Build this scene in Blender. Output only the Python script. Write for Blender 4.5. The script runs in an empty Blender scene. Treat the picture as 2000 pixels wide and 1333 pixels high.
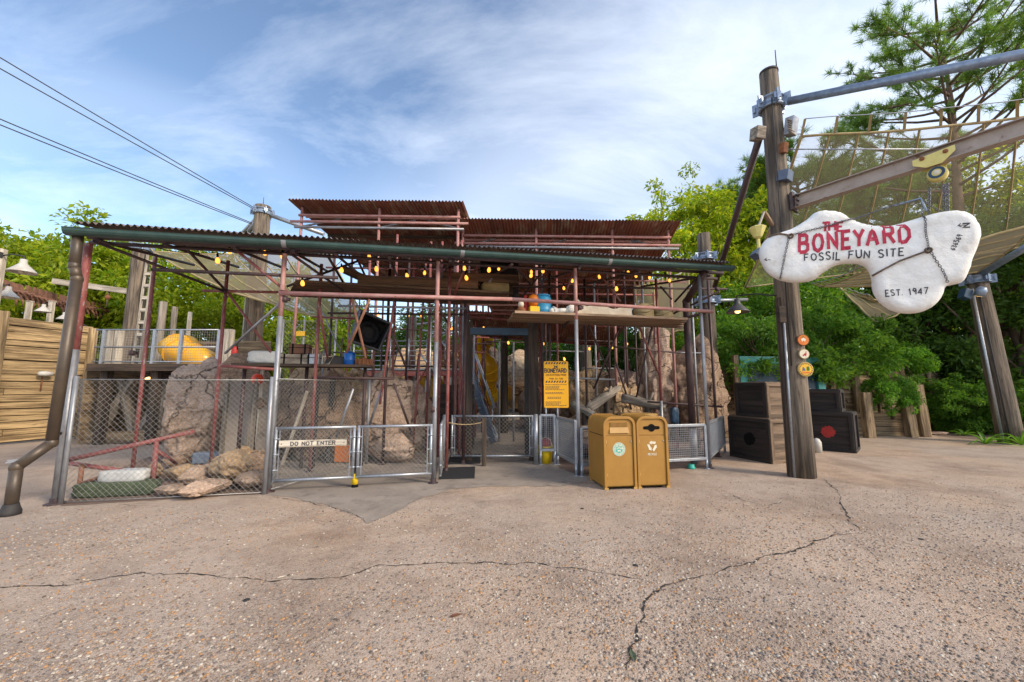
import bpy, bmesh, math, random
import numpy as np
from mathutils import Vector, Matrix, noise, geometry, Quaternion

sc = bpy.context.scene
col = sc.collection
rnd = random.Random(11)
rad = math.radians
V = Vector

# ---------------------------------------------------------------- camera
EYE = 1.6; FPX = 778.0; TH = rad(6.7)          # wide lens, tilted up a little
cam = bpy.data.cameras.new('camera'); cam.sensor_width = 36.0; cam.lens = 36.0 * FPX / 2000.0
cam.clip_start = 0.05; cam.clip_end = 3000
camo = bpy.data.objects.new('camera', cam); col.objects.link(camo)
camo.location = (0, 0, EYE); camo.rotation_euler = (rad(90) + TH, 0, 0)
sc.camera = camo

# ---------------------------------------------------------------- sky, sun, exposure
SUN_AZ = rad(122); SUN_EL = rad(32)               # azimuth to the right of the view direction
w = bpy.data.worlds.new('World'); sc.world = w; w.use_nodes = True
nt = w.node_tree; nt.nodes.clear()
def wn(t, **k):
    n = nt.nodes.new(t)
    for a, b in k.items(): setattr(n, a, b)
    return n
sky = wn('ShaderNodeTexSky', sky_type='NISHITA', sun_disc=False, sun_elevation=SUN_EL, sun_rotation=SUN_AZ,
         air_density=1.0, dust_density=0.5, ozone_density=2.0)
tc = wn('ShaderNodeTexCoord'); sep = wn('ShaderNodeSeparateXYZ')
nt.links.new(tc.outputs['Generated'], sep.inputs[0])
zb = wn('ShaderNodeMath', operation='ADD'); zb.inputs[1].default_value = 0.22
nt.links.new(sep.outputs['Z'], zb.inputs[0])
zc = wn('ShaderNodeMath', operation='MAXIMUM'); zc.inputs[1].default_value = 0.05
nt.links.new(zb.outputs[0], zc.inputs[0])
dv = wn('ShaderNodeVectorMath', operation='DIVIDE'); cx = wn('ShaderNodeCombineXYZ')
for i in range(3): nt.links.new(zc.outputs[0], cx.inputs[i])
nt.links.new(tc.outputs['Generated'], dv.inputs[0]); nt.links.new(cx.outputs[0], dv.inputs[1])
mp = wn('ShaderNodeMapping'); mp.inputs['Rotation'].default_value = (0, 0, rad(-52)); mp.inputs['Scale'].default_value = (0.9, 1.9, 0.0)
mp.inputs['Location'].default_value = (5.2, 1.7, 0)
nt.links.new(dv.outputs[0], mp.inputs[0])
nz = wn('ShaderNodeTexNoise'); nz.inputs['Scale'].default_value = 1.3; nz.inputs['Detail'].default_value = 10; nz.inputs['Roughness'].default_value = 0.64; nz.inputs['Distortion'].default_value = 0.4
nt.links.new(mp.outputs[0], nz.inputs['Vector'])
cr = wn('ShaderNodeValToRGB'); cr.color_ramp.elements[0].position = 0.48; cr.color_ramp.elements[1].position = 0.85
cr.color_ramp.elements[1].color = (0.5, 0.5, 0.5, 1)
nt.links.new(nz.outputs['Fac'], cr.inputs[0])
mp2 = wn('ShaderNodeMapping'); mp2.inputs['Scale'].default_value = (0.5, 0.5, 0.0); mp2.inputs['Location'].default_value = (2.2, 7.3, 0)
nt.links.new(dv.outputs[0], mp2.inputs[0])
nz2 = wn('ShaderNodeTexNoise'); nz2.inputs['Scale'].default_value = 0.8; nz2.inputs['Detail'].default_value = 3; nz2.inputs['Roughness'].default_value = 0.5
nt.links.new(mp2.outputs[0], nz2.inputs['Vector'])
cr2 = wn('ShaderNodeValToRGB'); cr2.color_ramp.elements[0].position = 0.38; cr2.color_ramp.elements[1].position = 0.66; cr2.color_ramp.elements[1].color = (0.6, 0.6, 0.6, 1)
nt.links.new(nz2.outputs['Fac'], cr2.inputs[0])
veil = wn('ShaderNodeMixRGB', blend_type='SCREEN'); veil.inputs[0].default_value = 1.0
vm = wn('ShaderNodeMixRGB', blend_type='MULTIPLY'); vm.inputs[0].default_value = 0.3; nt.links.new(cr.outputs[0], vm.inputs[1]); nt.links.new(cr2.outputs[0], vm.inputs[2])
nt.links.new(vm.outputs[0], veil.inputs[1]); nt.links.new(cr2.outputs[0], veil.inputs[2])
mx = wn('ShaderNodeMixRGB'); mx.inputs[2].default_value = (7.6, 8.0, 8.6, 1)
nt.links.new(veil.outputs[0], mx.inputs[0]); nt.links.new(sky.outputs[0], mx.inputs[1])
bg = wn('ShaderNodeBackground'); bg.inputs['Strength'].default_value = 0.15
nt.links.new(mx.outputs[0], bg.inputs[0])
wo = wn('ShaderNodeOutputWorld'); nt.links.new(bg.outputs[0], wo.inputs[0])

sl = bpy.data.lights.new('sun', 'SUN'); sl.energy = 2.2; sl.angle = rad(14); sl.color = (1.0, 0.86, 0.66)
so = bpy.data.objects.new('sun', sl); col.objects.link(so)
sdir = V((math.sin(SUN_AZ) * math.cos(SUN_EL), math.cos(SUN_AZ) * math.cos(SUN_EL), math.sin(SUN_EL)))
so.rotation_euler = (-sdir).to_track_quat('-Z', 'Y').to_euler(); so.location = sdir * 60

sc.view_settings.view_transform = 'Standard'; sc.view_settings.look = 'None'
sc.view_settings.exposure = 0.76; sc.view_settings.gamma = 1.0; sc.view_settings.use_white_balance = True; sc.view_settings.white_balance_temperature = 6700; sc.view_settings.use_curve_mapping = False
sc.cycles.use_denoising = True; sc.cycles.max_bounces = 8; sc.cycles.transparent_max_bounces = 16
sc.cycles.diffuse_bounces = 4; sc.cycles.glossy_bounces = 3; sc.cycles.transmission_bounces = 4
sc.cycles.sample_clamp_indirect = 6.0

# ---------------------------------------------------------------- where things stand
_c, _s = math.cos(TH), math.sin(TH)
def ray(px, py):
    u = px - 1000.0; v = 666.5 - py
    return V((u, FPX * _c - v * _s, FPX * _s + v * _c))
def P(px, py, Y):                                  # the point at depth Y seen there
    r = ray(px, py); k = Y / r.y
    return V((r.x * k, Y, EYE + r.z * k))
def G(px, py, z=0.0):                              # the point at height z seen there
    r = ray(px, py); k = (z - EYE) / r.z
    return V((r.x * k, r.y * k, z))
FA = G(105, 985); FB = G(1385, 915)
DF = (FB - FA).normalized(); NF = V((-DF.y, DF.x, 0))
def FP(px, py, off=0.0):                           # on the upright plane of the scaffold front, off metres behind it
    r = ray(px, py); o = V((0, 0, EYE)); p0 = FA + NF * off
    k = (p0 - o).dot(NF) / r.dot(NF)
    return o + r * k
UP = V((0, 0, 1))

# ---------------------------------------------------------------- materials
MAT = {}
def mat(name, c1, c2=None, scale=6.0, rough=0.7, metal=0.0, bump=0.0, bscale=None, stretch=(1, 1, 1), c3=None,
        lo=0.35, hi=0.65, detail=6, obvar=0.0, spec=0.5, coord='Object', c3lo=0.58, c3hi=0.68, c3scale=1.7):
    if name in MAT: return MAT[name]
    m = bpy.data.materials.new(name); m.use_nodes = True; t = m.node_tree; b = t.nodes['Principled BSDF']
    b.inputs['Roughness'].default_value = rough; b.inputs['Metallic'].default_value = metal
    b.inputs['Specular IOR Level'].default_value = spec
    L = t.links.new; N = t.nodes.new
    b.inputs['Base Color'].default_value = (*c1, 1)
    if c2 is None: c2 = tuple(x * 0.75 for x in c1)
    tcn = N('ShaderNodeTexCoord'); mpn = N('ShaderNodeMapping'); mpn.inputs['Scale'].default_value = stretch
    L(tcn.outputs[coord], mpn.inputs[0])
    oi = N('ShaderNodeObjectInfo'); mu = N('ShaderNodeMath'); mu.operation = 'MULTIPLY'; mu.inputs[1].default_value = 37.0
    L(oi.outputs['Random'], mu.inputs[0]); L(mu.outputs[0], mpn.inputs['Location'])
    n1 = N('ShaderNodeTexNoise'); n1.inputs['Scale'].default_value = scale; n1.inputs['Detail'].default_value = detail; n1.inputs['Roughness'].default_value = 0.62
    L(mpn.outputs[0], n1.inputs['Vector'])
    r1 = N('ShaderNodeValToRGB'); r1.color_ramp.elements[0].position = lo; r1.color_ramp.elements[1].position = hi
    r1.color_ramp.elements[0].color = (*c1, 1); r1.color_ramp.elements[1].color = (*c2, 1)
    L(n1.outputs['Fac'], r1.inputs[0]); out = r1.outputs[0]
    if c3:
        n3 = N('ShaderNodeTexNoise'); n3.inputs['Scale'].default_value = scale * c3scale; n3.inputs['Detail'].default_value = 7; n3.inputs['Roughness'].default_value = 0.7
        L(mpn.outputs[0], n3.inputs['Vector'])
        r3 = N('ShaderNodeValToRGB'); r3.color_ramp.elements[0].position = c3lo; r3.color_ramp.elements[1].position = c3hi
        L(n3.outputs['Fac'], r3.inputs[0])
        m3 = N('ShaderNodeMixRGB'); m3.inputs[2].default_value = (*c3, 1)
        L(r3.outputs[0], m3.inputs[0]); L(out, m3.inputs[1]); out = m3.outputs[0]
    if obvar:
        hs = N('ShaderNodeHueSaturation'); mr = N('ShaderNodeMapRange')
        mr.inputs['To Min'].default_value = 1 - obvar; mr.inputs['To Max'].default_value = 1 + obvar
        L(oi.outputs['Random'], mr.inputs[0]); L(mr.outputs[0], hs.inputs['Value']); L(out, hs.inputs['Color']); out = hs.outputs[0]
    L(out, b.inputs['Base Color'])
    if bump:
        n2 = N('ShaderNodeTexNoise'); n2.inputs['Scale'].default_value = bscale or scale * 3; n2.inputs['Detail'].default_value = 8; n2.inputs['Roughness'].default_value = 0.65
        L(mpn.outputs[0], n2.inputs['Vector'])
        bp = N('ShaderNodeBump'); bp.inputs['Strength'].default_value = bump; bp.inputs['Distance'].default_value = 0.03
        L(n2.outputs['Fac'], bp.inputs['Height']); L(bp.outputs[0], b.inputs['Normal'])
    MAT[name] = m
    return m
def glow(name, c, s, base=(0.8, 0.6, 0.3)):
    m = bpy.data.materials.new(name); m.use_nodes = True; b = m.node_tree.nodes['Principled BSDF']
    b.inputs['Base Color'].default_value = (*base, 1); b.inputs['Emission Color'].default_value = (*c, 1); b.inputs['Emission Strength'].default_value = s
    MAT[name] = m; return m
def leafmat(name, c1, c2, trans=0.45, tcol=None, rough=0.5):
    m = bpy.data.materials.new(name); m.use_nodes = True; t = m.node_tree; t.nodes.clear(); N = t.nodes.new; L = t.links.new
    g = N('ShaderNodeNewGeometry'); rp = N('ShaderNodeValToRGB')
    rp.color_ramp.elements[0].color = (*c1, 1); rp.color_ramp.elements[1].color = (*c2, 1)
    L(g.outputs['Random Per Island'], rp.inputs[0])
    tcn = N('ShaderNodeTexCoord'); nn = N('ShaderNodeTexNoise'); nn.inputs['Scale'].default_value = 0.8; nn.inputs['Detail'].default_value = 3
    L(tcn.outputs['Object'], nn.inputs['Vector'])
    hs = N('ShaderNodeHueSaturation'); mr = N('ShaderNodeMapRange'); mr.inputs['From Min'].default_value = 0.3; mr.inputs['From Max'].default_value = 0.7
    mr.inputs['To Min'].default_value = 0.65; mr.inputs['To Max'].default_value = 1.3
    L(nn.outputs['Fac'], mr.inputs[0]); L(mr.outputs[0], hs.inputs['Value']); L(rp.outputs[0], hs.inputs['Color'])
    d = N('ShaderNodeBsdfPrincipled'); d.inputs['Roughness'].default_value = rough; d.inputs['Specular IOR Level'].default_value = 0.35
    L(hs.outputs[0], d.inputs['Base Color'])
    tr = N('ShaderNodeBsdfTranslucent'); tm = N('ShaderNodeMixRGB'); tm.blend_type = 'MULTIPLY'; tm.inputs[0].default_value = 1
    tm.inputs[2].default_value = (*(tcol or (1.6, 1.5, 0.7)), 1); L(hs.outputs[0], tm.inputs[1]); L(tm.outputs[0], tr.inputs[0])
    ms = N('ShaderNodeMixShader'); ms.inputs[0].default_value = trans; L(d.outputs[0], ms.inputs[1]); L(tr.outputs[0], ms.inputs[2])
    o = N('ShaderNodeOutputMaterial'); L(ms.outputs[0], o.inputs[0]); MAT[name] = m
    return m
def netmat(name, c, alpha):
    m = bpy.data.materials.new(name); m.use_nodes = True; t = m.node_tree; t.nodes.clear(); N = t.nodes.new; L = t.links.new
    tcn = N('ShaderNodeTexCoord'); nn = N('ShaderNodeTexNoise'); nn.inputs['Scale'].default_value = 1.3; nn.inputs['Detail'].default_value = 4
    L(tcn.outputs['Object'], nn.inputs['Vector'])
    rp = N('ShaderNodeValToRGB'); rp.color_ramp.elements[0].color = (*[x * 0.75 for x in c], 1); rp.color_ramp.elements[1].color = (*c, 1); L(nn.outputs['Fac'], rp.inputs[0])
    d = N('ShaderNodeBsdfDiffuse'); L(rp.outputs[0], d.inputs[0]); tr = N('ShaderNodeBsdfTranslucent'); L(rp.outputs[0], tr.inputs[0])
    m1 = N('ShaderNodeMixShader'); m1.inputs[0].default_value = 0.5; L(d.outputs[0], m1.inputs[1]); L(tr.outputs[0], m1.inputs[2])
    tp = N('ShaderNodeBsdfTransparent'); m2 = N('ShaderNodeMixShader'); m2.inputs[0].default_value = alpha
    L(tp.outputs[0], m2.inputs[1]); L(m1.outputs[0], m2.inputs[2]); o = N('ShaderNodeOutputMaterial'); L(m2.outputs[0], o.inputs[0]); MAT[name] = m
    return m

# ---------------------------------------------------------------- mesh helpers
def wl(o):
    p = V((0, 0, 0))
    while o is not None: p = p + o.location; o = o.parent
    return p
class MB:
    def __init__(s): s.v = []; s.f = []; s.sm = []
    def add(s, vs, fs, smooth=False):
        b = len(s.v); s.v += [V(x) for x in vs]; s.f += [tuple(b + i for i in f) for f in fs]; s.sm += [smooth] * len(fs); return s
    def box(s, c, size, m=None):
        c = V(c); h = V(size) / 2; m = m or Matrix.Identity(3)
        vs = [c + m @ V((x * h.x, y * h.y, z * h.z)) for x in (-1, 1) for y in (-1, 1) for z in (-1, 1)]
        return s.add(vs, [(0, 1, 3, 2), (4, 6, 7, 5), (0, 4, 5, 1), (2, 3, 7, 6), (0, 2, 6, 4), (1, 5, 7, 3)])
    def tube(s, pts, r, n=8, caps=True, smooth=True, closed=False):
        pts = [V(p) for p in pts]; k = len(pts); rs = r if isinstance(r, (list, tuple)) else [r] * k
        ref = None; rings = []
        for i, p in enumerate(pts):
            if closed: d = pts[(i + 1) % k] - pts[i - 1]
            else: d = pts[min(i + 1, k - 1)] - pts[max(i - 1, 0)]
            d.normalize()
            if ref is None: ref = (UP if abs(d.z) < 0.9 else V((1, 0, 0)))
            a = d.cross(ref).normalized(); b = a.cross(d).normalized(); ref = b
            rings.append([p + (a * math.cos(2 * math.pi * j / n) + b * math.sin(2 * math.pi * j / n)) * rs[i] for j in range(n)])
        vs = [q for R_ in rings for q in R_]; fs = []
        for i in range(k if closed else k - 1):
            i2 = (i + 1) % k
            for j in range(n): fs.append((i * n + j, i * n + (j + 1) % n, i2 * n + (j + 1) % n, i2 * n + j))
        s.add(vs, fs, smooth)
        if caps and not closed:
            b = len(s.v) - len(vs)
            s.f += [tuple(b + j for j in range(n))[::-1], tuple(b + (k - 1) * n + j for j in range(n))]; s.sm += [False, False]
        return s
    def lathe(s, c, prof, n=20, m=None, smooth=True, caps=True):
        c = V(c); m = m or Matrix.Identity(3); vs = []; fs = []; k = len(prof)
        for (r, z) in prof:
            for j in range(n):
                a = 2 * math.pi * j / n; vs.append(c + m @ V((r * math.cos(a), r * math.sin(a), z)))
        for i in range(k - 1):
            for j in range(n): fs.append((i * n + j, i * n + (j + 1) % n, (i + 1) * n + (j + 1) % n, (i + 1) * n + j))
        s.add(vs, fs, smooth)
        if caps:
            b = len(s.v) - len(vs)
            s.f += [tuple(b + j for j in range(n))[::-1], tuple(b + (k - 1) * n + j for j in range(n))]; s.sm += [False, False]
        return s
    def prism(s, poly, ext, smooth=False):
        k = len(poly); poly = [V(p) for p in poly]; ext = V(ext)
        vs = poly + [p + ext for p in poly]
        return s.add(vs, [tuple(range(k))[::-1], tuple(range(k, 2 * k))] + [(j, (j + 1) % k, k + (j + 1) % k, k + j) for j in range(k)], smooth)
    def mesh(s, name, off=V((0, 0, 0))):
        me = bpy.data.meshes.new(name); me.from_pydata([tuple(v - off) for v in s.v], [], s.f)
        me.polygons.foreach_set('use_smooth', s.sm); me.validate(); me.update(); return me
    def build(s, name, m, parent=None, bevel=0.0, seg=2, **props):
        off = wl(parent) if parent else V((0, 0, 0))
        o = bpy.data.objects.new(name, s.mesh(name, off)); return fin(o, m, parent, bevel, seg, props)
    def solo(s, name, m, label, cat, group=None, bevel=0.0, seg=2):
        xs = [v.x for v in s.v]; ys = [v.y for v in s.v]; zs = [v.z for v in s.v]
        off = V(((min(xs) + max(xs)) / 2, (min(ys) + max(ys)) / 2, min(zs)))
        o = bpy.data.objects.new(name, s.mesh(name, off)); o.location = off; fin(o, m, None, bevel, seg, {})
        return tag(o, label, cat, group)
def M_(m): return m if not isinstance(m, str) else MAT[m]
def fin(o, m, parent, bevel, seg, props):
    col.objects.link(o); o.parent = parent
    if m is not None and not o.data.materials: o.data.materials.append(M_(m))
    if bevel:
        bv = o.modifiers.new('bevel', 'BEVEL'); bv.width = bevel; bv.segments = seg; bv.limit_method = 'ANGLE'; bv.harden_normals = False
    for k, v in props.items(): o[k] = v
    return o
def tag(o, label, cat, group=None):
    o['label'] = label; o['category'] = cat
    if group: o['group'] = group
    return o
def thing(name, label, cat, loc, group=None):
    o = bpy.data.objects.new(name, None); col.objects.link(o); o.location = loc; o.empty_display_size = 0.2
    return tag(o, label, cat, group)
def struct(o): o['kind'] = 'structure'; return o
def frame(d, up=UP):
    d = d.normalized()
    if abs(d.dot(up)) > 0.98: up = V((0, 1, 0)) if abs(d.y) < 0.9 else V((1, 0, 0))
    y = up.cross(d).normalized(); z = d.cross(y).normalized()
    return Matrix((d, y, z)).transposed()
_mc = {}
def stick(name, p0, p1, shape, m, parent=None, up=UP, bevel=0.0, rough=0.0, **props):
    """a straight member from p0 to p1 with its own x axis along it: ('box', w, h) or ('cyl', r0, r1)"""
    p0 = V(p0); p1 = V(p1); Ln = (p1 - p0).length; key = (shape, round(Ln, 2), rough and rnd.randrange(4))
    mn = M_(m).name
    if (key, mn, bevel) in _mc: me = _mc[(key, mn, bevel)]
    else:
        b = MB()
        if shape[0] == 'box':
            if rough:
                ns = 6; rings = []
                for i in range(ns + 1):
                    x = Ln * i / ns
                    rings.append([V((x, sy * shape[1] / 2 * (1 + rnd.uniform(-rough, rough)), sz * shape[2] / 2 * (1 + rnd.uniform(-rough, rough)))) for sy, sz in ((-1, -1), (1, -1), (1, 1), (-1, 1))])
                fs = [(i * 4 + j, i * 4 + (j + 1) % 4, i * 4 + 4 + (j + 1) % 4, i * 4 + 4 + j) for i in range(ns) for j in range(4)]
                b.add([q for r_ in rings for q in r_], fs + [(3, 2, 1, 0), tuple(ns * 4 + j for j in range(4))])
            else: b.box((Ln / 2, 0, 0), (Ln, shape[1], shape[2]))
        else:
            k = 2 if not rough else 9
            pts = [V((Ln * i / (k - 1), rnd.uniform(-1, 1) * rough * shape[1], rnd.uniform(-1, 1) * rough * shape[1])) for i in range(k)]
            b.tube(pts, [shape[1] + (shape[2] - shape[1]) * i / (k - 1) for i in range(k)], n=shape[3] if len(shape) > 3 else 10)
        me = b.mesh(name); _mc[(key, mn, bevel)] = me
    o = bpy.data.objects.new(name, me)
    off = wl(parent) if parent else V((0, 0, 0))
    o.matrix_basis = Matrix.Translation(p0 - off) @ frame(p1 - p0, up).to_4x4()
    return fin(o, m, parent, bevel, 2, props)
def cpy(root, loc, rz=0.0, label=None, scale=None):
    r = root.copy(); col.objects.link(r); r.location = loc; r.rotation_euler = (0, 0, rz)
    if scale: r.scale = scale if isinstance(scale, (tuple, list)) else (scale,) * 3
    if label: r['label'] = label
    for ch in list(root.children):
        c = ch.copy(); col.objects.link(c); c.parent = r
        for g in list(ch.children):
            d = g.copy(); col.objects.link(d); d.parent = c
    return r

# hand-drawn letters: polylines in a box 1 high
GL = {'A': (.7, [[(0, 0), (.33, 1), (.68, 0)], [(.12, .34), (.56, .34)]]), 'B': (.62, [[(0, 0), (0, 1), (.4, 1), (.53, .9), (.53, .65), (.4, .54), (.03, .54)], [(.4, .53), (.6, .42), (.6, .13), (.42, 0), (.03, 0)]]),
      'C': (.6, [[(.58, .82), (.4, 1), (.15, .95), (0, .7), (0, .3), (.15, .05), (.4, 0), (.58, .18)]]), 'D': (.64, [[(0, 0), (0, 1), (.35, .97), (.6, .7), (.6, .32), (.35, .03), (.03, 0)]]),
      'E': (.55, [[(.52, 1), (0, 1), (0, 0), (.54, 0)], [(.03, .52), (.42, .52)]]), 'F': (.52, [[(.52, 1), (0, 1), (0, 0)], [(.03, .52), (.42, .52)]]),
      'H': (.62, [[(0, 0), (0, 1)], [(.6, 0), (.6, 1)], [(.03, .5), (.57, .5)]]), 'I': (.08, [[(.04, 0), (.04, 1)]]), 'L': (.5, [[(0, 1), (0, 0), (.5, 0)]]),
      'M': (.75, [[(0, 0), (0, 1), (.37, .35), (.74, 1), (.74, 0)]]), 'N': (.62, [[(0, 0), (0, 1), (.6, 0), (.6, 1)]]),
      'O': (.68, [[(.32, 1), (.1, .86), (0, .5), (.1, .14), (.33, 0), (.57, .14), (.66, .5), (.57, .86), (.34, 1)]]), 'R': (.62, [[(0, 0), (0, 1), (.42, 1), (.56, .88), (.56, .62), (.4, .5), (.03, .5)], [(.3, .48), (.62, 0)]]),
      'S': (.55, [[(.53, .86), (.36, 1), (.12, .96), (.02, .78), (.12, .6), (.42, .44), (.54, .25), (.44, .05), (.2, 0), (0, .14)]]), 'T': (.62, [[(0, 1), (.62, 1)], [(.31, .97), (.31, 0)]]),
      'U': (.62, [[(0, 1), (0, .25), (.15, .02), (.42, 0), (.6, .2), (.6, 1)]]), 'V': (.62, [[(0, 1), (.31, 0), (.62, 1)]]), 'X': (.6, [[(0, 0), (.6, 1)], [(0, 1), (.6, 0)]]),
      'Y': (.64, [[(0, 1), (.32, .5), (.64, 1)], [(.32, .47), (.32, 0)]]), 'P': (.55, [[(0, 0), (0, 1), (.42, 1), (.55, .88), (.55, .62), (.4, .5), (.03, .5)]]),
      '0': (.55, [[(.26, 1), (.06, .85), (0, .5), (.06, .15), (.27, 0), (.48, .15), (.54, .5), (.48, .85), (.28, 1)]]), '1': (.3, [[(0, .8), (.18, 1), (.18, 0)]]),
      '2': (.55, [[(.02, .8), (.2, 1), (.45, .95), (.5, .7), (0, 0), (.54, 0)]]), '3': (.5, [[(0, .9), (.3, 1), (.48, .8), (.2, .54), (.5, .3), (.3, 0), (0, .12)]]), '4': (.58, [[(.42, 0), (.42, 1), (0, .32), (.58, .32)]]),
      '5': (.5, [[(.48, 1), (.06, 1), (.04, .58), (.36, .6), (.5, .3), (.32, 0), (0, .08)]]), '6': (.5, [[(.44, 1), (.1, .7), (.02, .3), (.2, 0), (.48, .2), (.4, .5), (.06, .42)]]), '7': (.54, [[(0, 1), (.54, 1), (.2, 0)]]),
      '9': (.52, [[(.48, .75), (.25, .5), (.03, .7), (.2, 1), (.46, .9), (.5, .6), (.4, 0)]]), '.': (.12, [[(.02, 0), (.02, .1)]]), ':': (.12, [[(.05, .2), (.05, .32)], [(.05, .65), (.05, .77)]]), ' ': (.35, [])}
def ribbon(pl, t):
    n = len(pl); L_ = []; R_ = []
    for i in range(n):
        a = pl[max(i - 1, 0)]; b = pl[i]; c = pl[min(i + 1, n - 1)]
        d1 = V((b[0] - a[0], b[1] - a[1])); d2 = V((c[0] - b[0], c[1] - b[1]))
        if i == 0: d1 = d2
        if i == n - 1: d2 = d1
        d1 = d1.normalized(); d2 = d2.normalized(); n1 = V((-d1.y, d1.x)); n2 = V((-d2.y, d2.x)); m = n1 + n2
        m = m / max(m.dot(n1), 0.45) if m.length > 1e-4 else n1
        L_.append((b[0] + m.x * t / 2, b[1] + m.y * t / 2)); R_.append((b[0] - m.x * t / 2, b[1] - m.y * t / 2))
    return L_, R_
def text(mb, s, at, h, t, put, gap=0.22, serif=False, jit=0.0, rot=0.0, center=False, sx=1.0, hs=1.0, cw=None):
    """put(x, y, k) -> world point; at = start of the baseline in the plane's metres"""
    r = random.Random(len(s) * 7 + 3); x = 0.0; lift = 0
    tw = sum(GL[c][0] + gap for c in s) - gap
    x0 = -tw / 2 if center else 0.0; cr, sr = math.cos(rot), math.sin(rot)
    for ci, c in enumerate(s):
        if ci and (c in 'YT' or s[ci - 1] in 'YT') and t > .21: x -= .15
        gw, pls = GL[c]; dy = r.uniform(-jit, jit); ja = r.uniform(-jit, jit); js = 1 + r.uniform(-jit, jit)
        for pl in pls:
            if c in 'OCSD0' : pass
            if serif and t < 0.3:
                extra = []
                for e in (0, -1):
                    q = pl[e]
                    if c not in 'OCS' and len(pl) > 1: extra.append([(q[0] - .11, q[1]), (q[0] + .11, q[1])])
            else: extra = []
            for q, tt in [(pl, t)] + [(e, t * 0.45) for e in extra]:
                q2 = [q[0]]
                for a, b in zip(q, q[1:]):
                    for i in (1, 2, 3): q2.append((a[0] + (b[0] - a[0]) * i / 3, a[1] + (b[1] - a[1]) * i / 3))
                Lp, Rp = ribbon(q2, tt); lift += 1
                def tr(p):
                    X = (x0 + x + p[0] + ja * (p[1] - .5)) * h * sx; Y = (p[1] * js + dy) * h
                    return put(at[0] + X * cr - Y * sr, at[1] + X * sr + Y * cr, (lift % 12) * 0.00025)
                vs = [tr(p) for p in Lp] + [tr(p) for p in Rp]; n = len(Lp)
                mb.add(vs, [(i, n + i, n + i + 1, i + 1) for i in range(n - 1)])
        x += gw + gap
    return tw * h * sx
def chain_pts(p0, p1, sag=0.0, n=8):
    return [p0.lerp(p1, i / n) - UP * sag * 4 * (i / n) * (1 - i / n) for i in range(n + 1)]
def links(mb, pts, ln=0.055, wire=0.0075, wd=0.034):
    """a chain of real links along a polyline"""
    d = []; acc = 0.0
    for a, b in zip(pts, pts[1:]):
        seg = (b - a).length; t = -acc
        while t + ln * .78 <= seg:
            t += ln * .78; d.append((a.lerp(b, t / seg), (b - a).normalized()))
        acc = seg - t if t > 0 else acc + seg
    for i, (p, dr) in enumerate(d):
        f = frame(dr); s_ = f.col[1] if i % 2 else f.col[2]
        ring = [p + dr * (ln / 2 * math.cos(a) * 1.0) + s_ * (wd / 2 * math.sin(a)) for a in [2 * math.pi * k / 8 for k in range(8)]]
        mb.tube(ring, wire, n=4, closed=True)
    return mb
def chainlink(mb, o, ax, W, H, pitch=0.075, r=0.0024, top=None):
    """woven diamond wire over a W x H panel that starts at o, runs along ax and stands up"""
    nrm = ax.cross(UP).normalized(); k = 0
    x = -H
    while x < W:
        for sgn in (1, -1):
            a0, b0 = (x, 0.0), (x + H, H)
            u0, u1 = max(x, 0.0), min(x + H, W)
            if u1 - u0 > 0.01:
                z0, z1 = u0 - x, u1 - x
                if sgn < 0: z0, z1 = H - z0, H - z1
                q = nrm * (0.003 * sgn)
                mb.tube([o + ax * u0 + UP * z0 + q, o + ax * u1 + UP * z1 + q], r, n=3, caps=False)
        x += pitch
    return mb

# ---------------------------------------------------------------- material list
mat('pipe_red', (.20, .045, .045), (.30, .10, .09), 14, .62, 0, .15, 30, (.35, 1, 1), c3=(.34, .31, .30), c3lo=.56, c3hi=.66)
mat('pipe_pink', (.33, .13, .12), (.42, .24, .22), 12, .6, 0, .12, 30, (.35, 1, 1), c3=(.22, .05, .05))
mat('pipe_dark', (.045, .03, .032), (.09, .05, .05), 12, .55, .2, .12, 30, (.35, 1, 1), c3=(.20, .17, .16), c3lo=.62, c3hi=.72)
mat('pipe_grey', (.36, .37, .40), (.22, .22, .24), 9, .48, .55, .1, 30, (.35, 1, 1), c3=(.30, .17, .14), c3lo=.62, c3hi=.72)
mat('pipe_rust', (.20, .085, .045), (.30, .14, .09), 14, .75, .1, .15, 30, (.35, 1, 1), c3=(.10, .05, .04))
mat('galv', (.42, .44, .48), (.30, .32, .36), 22, .42, .65, .06, 60)
mat('galv_blue', (.30, .37, .48), (.20, .25, .34), 12, .45, .5, .08, 40, c3=(.34, .36, .38))
mat('wire', (.40, .40, .40), (.28, .27, .25), 30, .45, .6)
mat('gutter', (.035, .075, .072), (.055, .10, .092), 5, .4, .35, .05, 30, c3=(.12, .15, .14), c3lo=.66, c3hi=.76)
mat('downpipe', (.105, .075, .052), (.065, .05, .04), 4, .45, .3, .06, 30)
mat('roof_rust', (.36, .135, .085), (.20, .085, .06), 2.2, .8, .1, .12, 22, (1, .22, 1), c3=(.46, .36, .26), c3lo=.5, c3hi=.66)
mat('roof_grey', (.25, .20, .18), (.16, .11, .09), 3, .65, .3, .1, 25, c3=(.33, .30, .28))
WOODS = dict(
    wall=((.41, .285, .145), (.22, .145, .07)), deck=((.15, .085, .05), (.085, .05, .032)), shelf=((.30, .20, .13), (.19, .125, .08)),
    pole=((.19, .145, .105), (.08, .062, .048)), grey=((.30, .255, .21), (.18, .15, .12)), dark=((.075, .05, .035), (.04, .028, .022)),
    retain=((.25, .175, .10), (.13, .085, .05)), pale=((.52, .46, .38), (.38, .32, .25)), crate=((.034, .025, .021), (.02, .016, .015)), crate_lit=((.20, .135, .09), (.13, .085, .055)))  # both crate tones are one wood, its shaded and lit sides put into colour
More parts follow.
